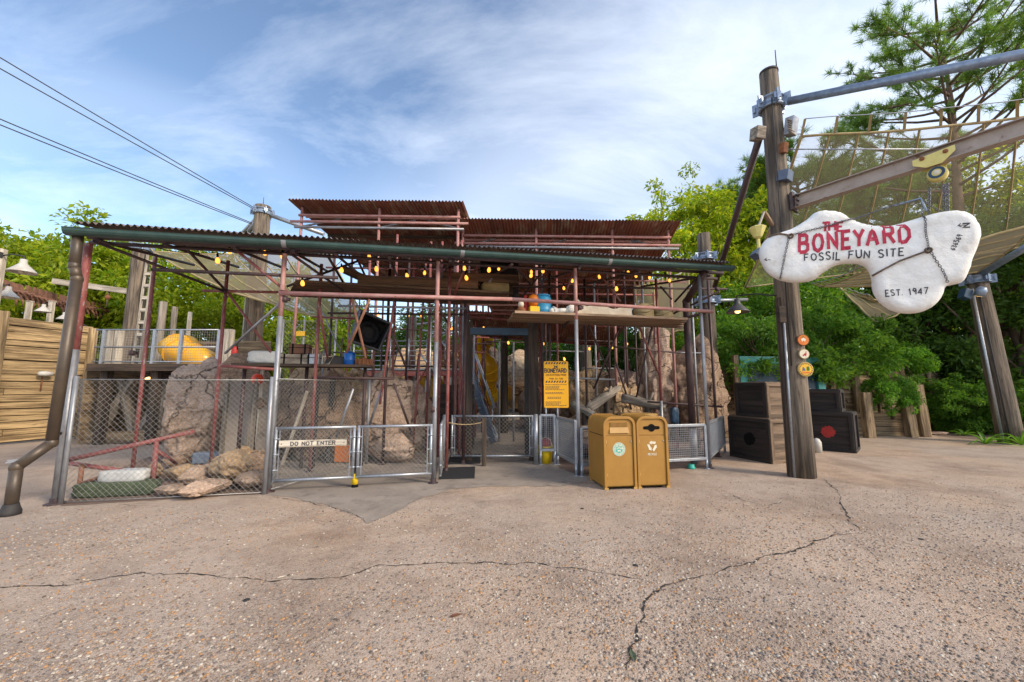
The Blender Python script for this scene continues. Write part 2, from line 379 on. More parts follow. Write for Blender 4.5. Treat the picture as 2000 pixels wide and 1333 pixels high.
for k, (a, b) in WOODS.items():
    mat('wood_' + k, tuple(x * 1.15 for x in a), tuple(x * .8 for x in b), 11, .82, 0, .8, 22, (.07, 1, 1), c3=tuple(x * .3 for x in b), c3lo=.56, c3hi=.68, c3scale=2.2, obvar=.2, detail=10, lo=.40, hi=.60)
def rockmat(name, c1, c2, c3):
    m = bpy.data.materials.new(name); m.use_nodes = True; t = m.node_tree; b = t.nodes['Principled BSDF']; N = t.nodes.new; L = t.links.new
    b.inputs['Roughness'].default_value = .92; b.inputs['Specular IOR Level'].default_value = .25
    g = N('ShaderNodeTexCoord'); oi = N('ShaderNodeObjectInfo'); mp_ = N('ShaderNodeMapping'); mm = N('ShaderNodeMath'); mm.operation = 'MULTIPLY'; mm.inputs[1].default_value = 23; L(oi.outputs['Random'], mm.inputs[0]); L(mm.outputs[0], mp_.inputs['Location']); L(g.outputs['Object'], mp_.inputs[0])
    def nz(sc_, d=8, st=None):
        n = N('ShaderNodeTexNoise'); n.inputs['Scale'].default_value = sc_; n.inputs['Detail'].default_value = d; n.inputs['Roughness'].default_value = .68
        if st: q = N('ShaderNodeMapping'); q.inputs['Scale'].default_value = st; L(mp_.outputs[0], q.inputs[0]); L(q.outputs[0], n.inputs['Vector'])
        else: L(mp_.outputs[0], n.inputs['Vector'])
        return n.outputs['Fac']
    def ramp(x, p0, a, p1, c):
        r = N('ShaderNodeValToRGB'); r.color_ramp.elements[0].position = p0; r.color_ramp.elements[1].position = p1; r.color_ramp.elements[0].color = (*a, 1); r.color_ramp.elements[1].color = (*c, 1); L(x, r.inputs[0]); return r.outputs[0]
    def mix(f, a, c, mode='MIX'):
        q = N('ShaderNodeMixRGB'); q.blend_type = mode
        for i, x in ((0, f), (1, a), (2, c)):
            if isinstance(x, (int, float)): q.inputs[i].default_value = x
            elif isinstance(x, tuple): q.inputs[i].default_value = (*x, 1)
            else: L(x, q.inputs[i])
        return q.outputs[0]
    base = ramp(nz(1.3, 10), .36, c1, .64, c2)
    base = mix(ramp(nz(3.0, 8, (.35, .35, 2.4)), .52, (0, 0, 0), .66, (.8,) * 3), base, c3)                # strata and runs of dirt
    base = mix(ramp(nz(26, 4), .35, (.55,) * 3, .68, (1.25,) * 3), (1.0, 1.0, 1.0), base, 'MULTIPLY') if 0 else mix(1.0, base, ramp(nz(24, 5), .34, (.60, .58, .56), .66, (1.2, 1.2, 1.2)), 'MULTIPLY')
    v = N('ShaderNodeTexVoronoi'); v.feature = 'DISTANCE_TO_EDGE'; v.inputs['Scale'].default_value = 1.05; wv = N('ShaderNodeMixRGB'); wv.inputs[0].default_value = .42; L(mp_.outputs[0], wv.inputs[1]); nc = N('ShaderNodeTexNoise'); nc.inputs['Scale'].default_value = 2.2; nc.inputs['Detail'].default_value = 6; L(mp_.outputs[0], nc.inputs['Vector']); L(nc.outputs['Color'], wv.inputs[2]); L(wv.outputs[0], v.inputs['Vector'])
    ck = ramp(v.outputs['Distance'], .0, (.7,) * 3, .014, (0, 0, 0)); base = mix(ck, base, tuple(x * .35 for x in c3))
    L(base, b.inputs['Base Color'])
    h = N('ShaderNodeMath'); h.operation = 'SUBTRACT'; L(nz(9, 10), h.inputs[0]); L(ck, h.inputs[1])
    bp = N('ShaderNodeBump'); bp.inputs['Strength'].default_value = 1.0; bp.inputs['Distance'].default_value = .06; L(h.outputs[0], bp.inputs['Height']); L(bp.outputs[0], b.inputs['Normal']); MAT[name] = m
rockmat('rock', (.62, .46, .36), (.47, .33, .245), (.24, .165, .125)); rockmat('rock_tan', (.62, .44, .28), (.46, .31, .18), (.22, .145, .09))
rockmat('rock_brown', (.42, .29, .205), (.29, .195, .135), (.13, .085, .065)); rockmat('rock_pale', (.68, .56, .42), (.52, .39, .275), (.26, .165, .12))
mat('dirt', (.22, .15, .115), (.15, .10, .08), 3, .95, 0, .6, 25, c3=(.10, .07, .05))
mat('concrete', (.34, .285, .24), (.25, .208, .175), 1.6, .85, 0, .4, 40, c3=(.15, .125, .105), c3lo=.52, c3hi=.72, detail=10)  # slab grey, darkened further to carry the shade of the front roof
mat('crack', (.022, .018, .015), (.035, .028, .022), 20, .95)
mat('white_paint', (.62, .60, .56), (.50, .48, .45), 8, .6, 0, .1, 30)
mat('bin', (.37, .185, .03), (.33, .16, .025), 5, .5, 0, .05, 60, c3=(.24, .125, .03), c3lo=.58, c3hi=.80, c3scale=2.2)
mat('bin_light', (.48, .27, .075), (.43, .24, .065), 4, .45)
mat('black', (.006, .006, .006), (.01, .01, .01), 20, .9, spec=.1)
mat('rubber', (.012, .013, .017), (.02, .021, .026), 60, .8, 0, .5, 120)
mat('soot', (.03, .028, .028), (.05, .045, .045), 6, .7, .2)
mat('tarp_black', (.012, .013, .018), (.028, .03, .038), 3, .55, 0, .5, 6)
mat('bone_white', (.86, .85, .83), (.78, .755, .72), 3.5, .85, 0, .8, 7, c3=(.58, .50, .42), c3lo=.55, c3hi=.82, c3scale=1.3)
mat('sign_red', (.42, .010, .045), (.52, .045, .085), 9, .75, c3=(.66, .32, .34), c3lo=.60, c3hi=.74, c3scale=2.5)
mat('ink', (.03, .03, .04), (.07, .07, .08), 12, .7)
mat('chain', (.12, .125, .15), (.2, .2, .22), 30, .5, .6)
mat('rope', (.10, .07, .055), (.2, .14, .10), 30, .95, 0, .6, 80)
mat('rope_pale', (.45, .34, .18), (.32, .23, .12), 40, .95, 0, .6, 90)
mat('beam', (.40, .33, .285), (.31, .245, .205), 4, .6, .25, .08, 30, c3=(.20, .11, .08))
mat('yellow', (.80, .46, .02), (.70, .38, .015), 5, .45)
mat('yellow_pale', (.72, .62, .22), (.60, .50, .15), 6, .5, c3=(.25, .10, .03), c3lo=.66, c3hi=.72)
mat('sign_yellow', (.95, .46, .006), (.90, .42, .005), 3, .5)
mat('post_yellow', (.80, .55, .01), (.7, .45, .01), 9, .5)
mat('orange', (.75, .20, .015), (.6, .14, .01), 6, .5)
mat('slide_yellow', (.82, .45, .012), (.74, .36, .008), 2, .28)
mat('red', (.45, .025, .02), (.33, .02, .018), 9, .6, c3=(.16, .03, .025), c3lo=.58, c3hi=.7)
mat('ball_red', (.85, .07, .02), (.7, .05, .015), 6, .4)
mat('blue', (.01, .13, .48), (.01, .09, .36), 4, .4)
mat('blue_light', (.03, .28, .50), (.02, .20, .38), 4, .45)
mat('teal', (.03, .26, .24), (.02, .19, .18), 4, .5)
mat('teal_mark', (.03, .42, .34), (.03, .36, .30), 12, .5)
mat('cream', (.72, .66, .52), (.64, .57, .44), 6, .6)
mat('canvas', (.42, .33, .17), (.32, .24, .12), 6, .95, 0, .5, 40)
mat('canvas_white', (.62, .62, .60), (.48, .49, .50), 3, .95, 0, .7, 14)
mat('canvas_green', (.085, .11, .06), (.05, .07, .04), 4, .9, 0, .6, 14)
mat('bone', (.60, .53, .43), (.46, .38, .29), 4, .85, 0, .5, 12)
mat('bone_rust', (.25, .12, .075), (.16, .075, .05), 5, .85, 0, .5, 14)
mat('enamel', (.55, .53, .49), (.42, .38, .33), 6, .45, 0, .05, 20, c3=(.22, .15, .09), c3lo=.62, c3hi=.75)
mat('shade_dark', (.10, .10, .10), (.07, .07, .07), 6, .5, .3)
mat('suit_brown', (.17, .065, .03), (.11, .04, .02), 7, .6, 0, .1, 30)
mat('rust', (.26, .10, .04), (.15, .06, .03), 8, .9, 0, .5, 20)
mat('steel_blue', (.11, .15, .22), (.08, .10, .15), 4, .5, .3, c3=(.32, .34, .36), c3lo=.66, c3hi=.72)
mat('dark_blue', (.012, .05, .10), (.01, .035, .07), 4, .5)
mat('bark', (.14, .095, .065), (.075, .05, .036), 5, .95, 0, .8, 14, (1, 1, .25))
mat('bark_pine', (.20, .12, .08), (.10, .065, .045), 5, .95, 0, .8, 10, (1, 1, .3))
glow('bulb_glow', (1.0, .40, .06), 1.3, (.8, .4, .1))
glow('lamp_glow', (1.0, .6, .2), 2.5)
leafmat('leaf_left', (.12, .23, .012), (.36, .40, .022), .5)  # yellowish young leaves, colour raised further for a sunlit look
leafmat('leaf_bright', (.15, .28, .014), (.44, .47, .03), .55)  # yellow backlit glow is put into the leaf colour
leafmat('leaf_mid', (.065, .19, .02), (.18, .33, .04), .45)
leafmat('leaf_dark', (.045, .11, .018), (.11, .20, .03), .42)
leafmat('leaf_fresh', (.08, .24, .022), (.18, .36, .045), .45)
leafmat('needle', (.07, .18, .035), (.20, .30, .06), .45)
netmat('net_tan', (.56, .46, .29), .27)
netmat('net_dense', (.40, .33, .23), .72)
netmat('net_pale', (.55, .52, .46), .85)

# ---------------------------------------------------------------- ground
def ground_mat():
    m = bpy.data.materials.new('aggregate'); m.use_nodes = True; t = m.node_tree; b = t.nodes['Principled BSDF']; N = t.nodes.new; L = t.links.new
    b.inputs['Roughness'].default_value = .88; b.inputs['Specular IOR Level'].default_value = .3
    g = N('ShaderNodeTexCoord')
    def nz(scale, det=6, rg=.6):
        n = N('ShaderNodeTexNoise'); n.inputs['Scale'].default_value = scale; n.inputs['Detail'].default_value = det; n.inputs['Roughness'].default_value = rg
        L(g.outputs['Object'], n.inputs['Vector']); return n.outputs['Fac']
    def ramp(x, *els):
        r = N('ShaderNodeValToRGB')
        while len(r.color_ramp.elements) < len(els): r.color_ramp.elements.new(.5)
        for e, (p, c) in zip(r.color_ramp.elements, els): e.position = p; e.color = (*c, 1) if len(c) == 3 else c
        L(x, r.inputs[0]); return r.outputs[0]
    def mix(f, a, c, mode='MIX'):
        q = N('ShaderNodeMixRGB'); q.blend_type = mode
        for i, x in ((0, f), (1, a), (2, c)):
            if isinstance(x, (int, float)): q.inputs[i].default_value = x
            elif isinstance(x, tuple): q.inputs[i].default_value = (*x, 1)
            else: L(x, q.inputs[i])
        return q.outputs[0]
    cement = ramp(nz(.9, 10, .7), (.3, (.54, .425, .345)), (.5, (.45, .345, .275)), (.72, (.35, .265, .21)))
    cement = mix(ramp(nz(30, 4), (.35, (.0,) * 3), (.7, (.5,) * 3)), cement, (.62, .50, .40))
    def peb(scale):
        v = N('ShaderNodeTexVoronoi'); v.inputs['Scale'].default_value = scale; L(g.outputs['Object'], v.inputs['Vector'])
        c = N('ShaderNodeSeparateColor'); L(v.outputs['Color'], c.inputs[0])
        colr = ramp(c.outputs[0], (.0, (.24, .15, .10)), (.25, (.50, .36, .25)), (.45, (.42, .22, .10)), (.6, (.26, .22, .19)), (.78, (.56, .45, .35)), (.9, (.09, .07, .06)))
        return v, colr, c
    v1, c1, s1 = peb(70); v2, c2, s2 = peb(150)
    m1 = ramp(v1.outputs['Distance'], (.28, (1, 1, 1)), (.42, (0, 0, 0)))
    pick = ramp(s1.outputs[1], (.45, (0, 0, 0)), (.5, (1, 1, 1)))
    zone = ramp(nz(.35, 5), (.38, (.35,) * 3), (.62, (1, 1, 1)))
    f1 = mix(1.0, mix(1.0, m1, pick, 'MULTIPLY'), zone, 'MULTIPLY')
    m2 = ramp(v2.outputs['Distance'], (.25, (.9,) * 3), (.5, (0, 0, 0)))
    warm = ramp(nz(.55, 6), (.45, (0, 0, 0)), (.68, (.75,) * 3)); cement = mix(warm, cement, (.55, .385, .265))
    colr = mix(m2, cement, c2); colr = mix(f1, colr, c1)
    stain = ramp(nz(.8, 9, .7), (.46, (1, 1, 1)), (.70, (.55, .50, .47)))
    colr = mix(1.0, colr, stain, 'MULTIPLY')
    grey = ramp(nz(.16, 4), (.45, (0, 0, 0)), (.65, (.45,) * 3))
    colr = mix(grey, colr, (.40, .345, .305))
    L(colr, b.inputs['Base Color'])
    ad = N('ShaderNodeMath'); ad.operation = 'ADD'; L(f1, ad.inputs[0]); L(nz(60, 5), ad.inputs[1])
    bp = N('ShaderNodeBump'); bp.inputs['Strength'].default_value = .9; bp.inputs['Distance'].default_value = .012; L(ad.outputs[0], bp.inputs['Height'])
    bp2 = N('ShaderNodeBump'); bp2.inputs['Strength'].default_value = .55; bp2.inputs['Distance'].default_value = .05; L(nz(3.5, 6), bp2.inputs['Height']); L(bp.outputs[0], bp2.inputs['Normal'])
    L(bp2.outputs[0], b.inputs['Normal']); MAT['aggregate'] = m
ground_mat()
gb = MB(); gb.add([(-400, -60, 0), (400, -60, 0), (400, 900, 0), (-400, 900, 0)], [(0, 1, 2, 3)])
ground = struct(gb.build('plaza_ground', 'aggregate'))

def sheet(name, pix, m, z):
    b = MB(); c0 = [G(x, y, z) for x, y in pix]; pts = []; r = random.Random(len(pix))
    for a, c in zip(c0, c0[1:] + c0[:1]):
        n = max(1, int((c - a).length / .12))
        for i in range(n): q = a.lerp(c, i / n); pts.append(q if i == 0 else q + V((r.uniform(-.025, .025), r.uniform(-.035, .035), 0)))
    b.add(pts, [tuple(range(len(pts)))])
    o = b.build(name, m); bm = bmesh.new(); bm.from_mesh(o.data); bmesh.ops.recalc_face_normals(bm, faces=bm.faces)
    if bm.faces[:] and bm.faces[0].normal.z < 0: bmesh.ops.reverse_faces(bm, faces=bm.faces)
    bm.to_mesh(o.data); bm.free(); return struct(o)
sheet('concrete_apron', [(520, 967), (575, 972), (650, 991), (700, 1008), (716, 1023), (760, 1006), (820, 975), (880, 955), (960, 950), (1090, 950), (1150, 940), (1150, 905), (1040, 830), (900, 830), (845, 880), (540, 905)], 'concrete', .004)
sheet('dirt_bed', [(118, 988), (320, 976), (515, 964), (545, 905), (430, 880), (300, 890), (180, 935)], 'dirt', .005)
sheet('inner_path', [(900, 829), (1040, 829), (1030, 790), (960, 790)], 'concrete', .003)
sheet('dig_floor', [(1092, 915), (1132, 928), (1380, 912), (1410, 875), (1330, 830), (1060, 830)], 'dirt', .0045)
sheet('mulch_bed', [(1830, 852), (2100, 872), (2100, 812), (1840, 830)], 'dirt', .005)
sheet('painted_line', [(10, 906), (68, 899), (69, 894), (12, 899)], 'white_paint', .004)

# cracks: narrow broken grooves across the paving
def crack(pix, wpx, seed):
    r = random.Random(seed); pts = []
    for (a, b) in zip(pix, pix[1:]):
        ga, gb_ = G(*a), G(*b); n = max(2, int((gb_ - ga).length / .05))
        for i in range(n): pts.append(ga.lerp(gb_, i / n))
    out = []; off = 0.0
    mb = MB(); L_ = []; R_ = []
    for i, p in enumerate(pts):
        d = (pts[min(i + 1, len(pts) - 1)] - pts[max(i - 1, 0)]).normalized(); n = V((-d.y, d.x, 0))
        off = off * .82 + r.uniform(-.020, .020); wdt = wpx * r.choice((.3, .5, .8, 1, 1.2, 2.0)) * r.uniform(.6, 1.3) * (.25 + .75 * min(1, i / 6, (len(pts) - 1 - i) / 6))
        c = p + n * off; c.z = .0042
        L_.append(c + n * wdt / 2); R_.append(c - n * wdt / 2)
    k = len(pts); mb.add(R_ + L_, [(i, i + 1, k + i + 1, k + i) for i in range(k - 1)])
    return mb.build('pavement_crack', 'crack', ground)
CR = [([(-60, 1150), (130, 1146), (200, 1130), (280, 1120), (400, 1127), (440, 1132), (540, 1134), (660, 1127), (700, 1118), (740, 1106), (870, 1102), (1050, 1099), (1140, 1114), (1250, 1128), (1306, 1147)], .014),
      ([(1690, 1043), (1640, 1047), (1560, 1068), (1540, 1078), (1450, 1101), (1380, 1122), (1330, 1140), (1306, 1147), (1265, 1172), (1252, 1205), (1235, 1240), (1228, 1290), (1220, 1340)], .017),
      ([(1690, 1043), (1665, 1022), (1658, 995), (1635, 965), (1610, 935)], .016), ([(1690, 1043), (1720, 1048), (1800, 1070), (1900, 1098), (2020, 1130)], .006),
      ([(1415, 958), (1445, 976), (1500, 988), (1525, 985), (1540, 978)], .012), ([(1310, 928), (1350, 940), (1392, 948)], .008),
      ([(525, 970), (600, 982), (660, 994), (700, 1010), (716, 1023)], .010), ([(716, 1023), (760, 1004), (815, 978), (860, 965), (920, 958)], .007), ([(860, 965), (880, 958), (940, 952)], .006),
      ([(60, 1215), (140, 1185), (190, 1170)], .008), ([(230, 985), (330, 990)], .006)]
for i, (pp, wd) in enumerate(CR): crack(pp, wd * .8, i)
rr_ = random.Random(77)
for pp, wd in CR[:3]:                        # hairline branches off the long cracks
    for (ax_, ay_), (bx_, by_) in zip(pp, pp[1:]):
        if rr_.random() < .6:
            t = rr_.random(); x, y = ax_ + (bx_ - ax_) * t, ay_ + (by_ - ay_) * t; k = rr_.choice((-1, 1)); crack([(x, y), (x + rr_.uniform(-20, 20), y + k * rr_.uniform(4, 9)), (x + rr_.uniform(-45, 45), y + k * rr_.uniform(9, 22))], .004, int(x))

# loose aggregate standing proud of the paving near the lens
def pebbles(n):
    rs = np.random.RandomState(5)
    y = 2.1 + 5.6 * rs.rand(n) ** 1.6; x = (rs.rand(n) * 2 - 1) * (1.36 * y)
    dens = 0.5 + 0.5 * np.sin(x * 1.3 + 1.0) * np.cos(y * 1.7 + x * .4) + (x > .5) * .35
    keep = rs.rand(n) < np.clip(dens, .12, 1) * np.clip((7.4 - y) / 3.0, 0, 1) * ~((y > 5.6) & (x < 1.0)); x = x[keep]; y = y[keep]; n = len(x)
    s = .0035 + .0105 * rs.rand(n) ** 2.3; asp = .6 + .5 * rs.rand(n); rot = rs.rand(n) * 6.28
    k = 6; vs = np.zeros((n, 2 * k + 1, 3))
    for ring, (rr, zz) in enumerate(((1.0, 0.0), (.72, .55))):
        for j in range(k):
            a = 2 * np.pi * j / k; q = rr * (1 + .25 * (rs.rand(n) - .5))
            lx = np.cos(a) * s * q; ly = np.sin(a) * s * asp * q
            vs[:, ring * k + j, 0] = x + lx * np.cos(rot) - ly * np.sin(rot); vs[:, ring * k + j, 1] = y + lx * np.sin(rot) + ly * np.cos(rot)
            vs[:, ring * k + j, 2] = zz * s * .8 + .0005
    vs[:, 2 * k, 0] = x; vs[:, 2 * k, 1] = y; vs[:, 2 * k, 2] = s * .62
    fs = [(j, (j + 1) % k, k + (j + 1) % k) for j in range(k)] + [(j, k + (j + 1) % k, k + j) for j in range(k)] + [(k + j, k + (j + 1) % k, 2 * k) for j in range(k)]
    fa = (np.array(fs)[None] + (np.arange(n) * (2 * k + 1))[:, None, None]).reshape(-1, 3)
    return npmesh('loose_pebbles', vs.reshape(-1, 3), fa, True)
def npmesh(name, v, f, smooth=False):
    me = bpy.data.meshes.new(name); k = f.shape[1]
    me.vertices.add(len(v)); me.vertices.foreach_set('co', np.ascontiguousarray(v, dtype=np.float32).ravel())
    me.loops.add(f.size); me.loops.foreach_set('vertex_index', np.ascontiguousarray(f, dtype=np.int32).ravel())
    me.polygons.add(len(f)); me.polygons.foreach_set('loop_start', np.arange(0, f.size, k, dtype=np.int32))
    me.polygons.foreach_set('use_smooth', np.full(len(f), smooth)); me.update(calc_edges=True); return me
def pebmat():
    m = bpy.data.materials.new('pebble'); m.use_nodes = True; t = m.node_tree; b = t.nodes['Principled BSDF']; b.inputs['Roughness'].default_value = .6
    g = t.nodes.new('ShaderNodeNewGeometry'); r = t.nodes.new('ShaderNodeValToRGB'); t.links.new(g.outputs['Random Per Island'], r.inputs[0])
    els = [(.0, (.07, .05, .04)), (.2, (.34, .25, .18)), (.36, (.42, .21, .08)), (.48, (.24, .16, .11)), (.64, (.13, .115, .11)), (.8, (.38, .30, .23)), (.98, (.50, .43, .35))]
    while len(r.color_ramp.elements) < len(els): r.color_ramp.elements.new(.5)
    for e, (p, c) in zip(r.color_ramp.elements, els): e.position = p; e.color = (*c, 1)
    t.links.new(r.outputs[0], b.inputs['Base Color']); MAT['pebble'] = m
pebmat()
po = bpy.data.objects.new('loose_pebbles', pebbles(92000)); fin(po, 'pebble', None, 0, 2, {}); po['kind'] = 'stuff'
tag(po, 'small brown and grey pebbles set in the foreground paving', 'pebbles')

# fallen leaves and studs on the paving
def flat_leaf(px, py, s, rz, m, label):
    c = G(px, py); b = MB(); q = Matrix.Rotation(rz, 3, 'Z')
    ring = [(-1, 0, .1), (-.4, .28, .35), (.3, .3, .3), (1, 0, .05), (.3, -.26, .2), (-.4, -.3, .15)]
    vs = [c + q @ V((x * s, y * s, .006 + z * s * .3)) for x, y, z in ring] + [c + q @ V((0, 0, .004))]
    b.add(vs, [(i, (i + 1) % 6, 6) for i in range(6)]); return b.solo('fallen_leaf', m, label, 'leaf', 'fallen leaves on the paving')
flat_leaf(890, 1204, .05, .4, 'suit_brown', 'dry brown leaf curled on open paving in the near middle')
flat_leaf(1236, 1282, .06, 1.5, 'canvas_green', 'olive leaf lying in the long crack at the bottom')
flat_leaf(550, 1129, .04, .7, 'bone', 'tan dry leaf lying on the crack in front of the gates')
for px, py, lb in ((481, 1173, 'small black disc set in the paving at left foreground'), (1241, 1105, 'small dark stud in the paving below the bins'), (1137, 994, 'tiny dark stud in the paving just before the bins'), (1799, 1054, 'dark oval stud in the paving at the right')):
    b = MB(); b.lathe(G(px, py), [(.024, .001), (.024, .005), (.018, .007)], 14); b.solo('ground_stud', 'soot', lb, 'stud', 'studs set in the paving')

# ---------------------------------------------------------------- vegetation
def leaves_mesh(name, pos, tip, nrm, size, wid=.45, fold=.12):
    n = len(pos); tip = tip / np.linalg.norm(tip, axis=1, keepdims=True)
    sd = np.cross(tip, nrm); sd /= (np.linalg.norm(sd, axis=1, keepdims=True) + 1e-9); nn = np.cross(sd, tip)
    s = size[:, None]; v = np.zeros((n, 4, 3))
    v[:, 0] = pos - tip * s * .5; v[:, 2] = pos + tip * s * .5
    v[:, 1] = pos + sd * s * wid * .5 + nn * s * fold; v[:, 3] = pos - sd * s * wid * .5 + nn * s * fold
    f = np.arange(n * 4).reshape(n, 4); t = np.concatenate([f[:, [0, 1, 2]], f[:, [0, 2, 3]]])
    return npmesh(name, v.reshape(-1, 3), t)
def crown(seed, rx, ry, rz, cz, nc, per, ls, cs=.22, hollow=.45, flat=.7):
    rs = np.random.RandomState(seed); C = []
    while len(C) < nc:
        d = rs.normal(size=3); d /= np.linalg.norm(d); r = hollow + (1 - hollow) * rs.rand() ** .6
        bump = 1 + .34 * noise.noise(V(d * 1.9) + V((seed * 3.1, 0, 0)))
        p = d * r * bump * np.array([rx, ry, rz])
        if p[2] < -rz * .85: continue
        C.append(p)
    C = np.array(C); rr = (rx + ry + rz) / 3
    cid = np.repeat(np.arange(nc), per); n = len(cid)
    csz = rr * cs * (.6 + .8 * rs.rand(nc))[cid]
    d = rs.normal(size=(n, 3)); d /= np.linalg.norm(d, axis=1, keepdims=True)
    q = d * (rs.rand(n) ** .45)[:, None] * csz[:, None]; q[:, 2] *= flat
    pos = C[cid] + q; tip = d + rs.normal(size=(n, 3)) * .6; tip[:, 2] -= .25
    nrm = rs.normal(size=(n, 3)) * .7 + np.array([0, 0, 1.0])
    pos[:, 2] += cz
    return pos, tip, nrm, ls * (.45 + 1.0 * rs.rand(n)), C + np.array([0, 0, cz])
def make_tree(name, seed, rx, ry, rz, cz, nc, per, ls, lm, trunk_r, bm='bark', limbs=9, **k):
    """a prototype at the origin: tapered trunk with limbs, crown of leaf clumps"""
    root = bpy.data.objects.new(name, None); col.objects.link(root)
    pos, tip, nrm, sz, C = crown(seed, rx, ry, rz, cz, nc, per, ls, **k)
    me = leaves_mesh('crown', pos, tip, nrm, sz); o = bpy.data.objects.new('crown', me); fin(o, lm, root, 0, 2, {})
    r = random.Random(seed); b = MB(); top = cz + rz * .35
    pts = [V((r.uniform(-.12, .12) * i, r.uniform(-.12, .12) * i, top * i / 6)) for i in range(7)]
    b.tube(pts, [trunk_r * (1.25 - 1.05 * i / 6) for i in range(7)], n=9)
    for j in range(limbs):
        c = V(C[r.randrange(len(C))]); h = r.uniform(.35, .95); i0 = int(h * 6); s = pts[i0]
        mid = s.lerp(c, .5) + V((0, 0, -.15)); b.tube([s, mid, c], [trunk_r * .42, trunk_r * .28, trunk_r * .08], n=5)
    b.build('trunk', bm, root)
    return root
used = set()
def plant(proto, xy, scale, rz, label, cat, group, z=0.0, name=None):
    loc = V((xy[0], xy[1], z))
    if proto.name not in used:
        used.add(proto.name); o = proto; o.location = loc; o.rotation_euler = (0, 0, rz); o.scale = scale if isinstance(scale, tuple) else (scale,) * 3
    else: o = cpy(proto, loc, rz, None, scale)
    return tag(o, label, cat, group)
def xy(px, Y): q = P(px, 758, Y); return (q.x, q.y)
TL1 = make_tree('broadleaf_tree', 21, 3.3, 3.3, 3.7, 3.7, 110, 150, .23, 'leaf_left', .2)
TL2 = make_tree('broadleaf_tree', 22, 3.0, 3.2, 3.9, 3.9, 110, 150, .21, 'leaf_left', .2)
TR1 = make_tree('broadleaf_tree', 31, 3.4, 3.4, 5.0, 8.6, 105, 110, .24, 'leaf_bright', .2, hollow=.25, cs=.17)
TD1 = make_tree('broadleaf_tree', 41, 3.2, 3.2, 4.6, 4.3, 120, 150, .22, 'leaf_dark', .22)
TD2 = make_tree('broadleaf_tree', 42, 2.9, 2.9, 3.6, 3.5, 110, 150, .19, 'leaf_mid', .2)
SH1 = make_tree('leafy_shrub', 51, 1.5, 1.4, 1.25, 1.3, 80, 130, .12, 'leaf_mid', .06, cs=.24)
SH2 = make_tree('leafy_shrub', 52, 1.5, 1.3, 1.0, 1.1, 70, 120, .13, 'leaf_fresh', .06, cs=.24)
GLF = 'sunlit trees behind the plank wall and deck'
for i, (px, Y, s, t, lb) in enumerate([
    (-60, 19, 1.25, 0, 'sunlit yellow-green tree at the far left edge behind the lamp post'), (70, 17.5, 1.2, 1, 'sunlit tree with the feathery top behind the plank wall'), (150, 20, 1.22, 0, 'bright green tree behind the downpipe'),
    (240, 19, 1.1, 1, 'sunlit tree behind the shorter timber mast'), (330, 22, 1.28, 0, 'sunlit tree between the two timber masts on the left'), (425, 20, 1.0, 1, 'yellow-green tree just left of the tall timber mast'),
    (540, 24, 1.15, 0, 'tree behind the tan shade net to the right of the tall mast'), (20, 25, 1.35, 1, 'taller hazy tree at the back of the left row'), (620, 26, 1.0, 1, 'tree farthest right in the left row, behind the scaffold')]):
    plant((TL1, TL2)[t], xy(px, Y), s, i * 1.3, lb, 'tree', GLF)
GRT = 'backlit trees on the right'
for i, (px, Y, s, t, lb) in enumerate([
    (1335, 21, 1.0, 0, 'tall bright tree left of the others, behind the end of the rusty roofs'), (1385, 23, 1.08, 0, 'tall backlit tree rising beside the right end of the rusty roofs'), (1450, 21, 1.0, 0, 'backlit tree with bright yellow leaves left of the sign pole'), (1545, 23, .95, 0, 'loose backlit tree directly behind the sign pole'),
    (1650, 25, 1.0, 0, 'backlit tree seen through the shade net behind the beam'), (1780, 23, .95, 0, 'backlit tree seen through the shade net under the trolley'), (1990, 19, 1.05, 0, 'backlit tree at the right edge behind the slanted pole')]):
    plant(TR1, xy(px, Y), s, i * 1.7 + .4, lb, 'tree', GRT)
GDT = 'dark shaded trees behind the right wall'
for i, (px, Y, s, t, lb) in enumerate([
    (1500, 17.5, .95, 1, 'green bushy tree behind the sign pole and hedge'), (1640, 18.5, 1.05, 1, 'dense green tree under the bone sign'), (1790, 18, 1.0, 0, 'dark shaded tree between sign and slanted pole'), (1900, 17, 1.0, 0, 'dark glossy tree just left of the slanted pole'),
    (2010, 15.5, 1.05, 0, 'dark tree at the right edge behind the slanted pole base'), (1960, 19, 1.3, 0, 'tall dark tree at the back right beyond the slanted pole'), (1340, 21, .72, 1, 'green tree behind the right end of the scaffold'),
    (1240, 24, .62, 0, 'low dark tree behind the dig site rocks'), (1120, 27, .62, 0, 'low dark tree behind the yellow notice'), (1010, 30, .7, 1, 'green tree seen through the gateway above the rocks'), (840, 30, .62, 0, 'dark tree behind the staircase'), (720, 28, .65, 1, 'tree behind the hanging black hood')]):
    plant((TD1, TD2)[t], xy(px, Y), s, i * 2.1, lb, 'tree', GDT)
GBK = 'low trees closing the view at the back'
for i, px in enumerate(range(640, 1400, 62)):
    plant((TD2, TD1)[i % 2], xy(px, 27 + 2 * (i % 3)), (1.15, 1.0, .82), i * .9, ['first', 'second', 'third', 'fourth', 'fifth', 'sixth', 'seventh', 'eighth', 'ninth', 'tenth', 'eleventh', 'twelfth', 'thirteenth'][i] + ' low tree from the left in the far row behind the dig site', 'tree', GBK)
GOT = 'trees standing just outside the right edge'
for i, (x, y, s) in enumerate([(33, 23, 1.4), (38, 30, 1.6)]):
    plant((TD1, TD2)[i % 2], (x, y), s, i * 1.1, ['nearer', 'farther'][i] + ' dark tree beyond the right edge of the plaza', 'tree', GOT)
GSH = 'hedge shrubs on the right wall'
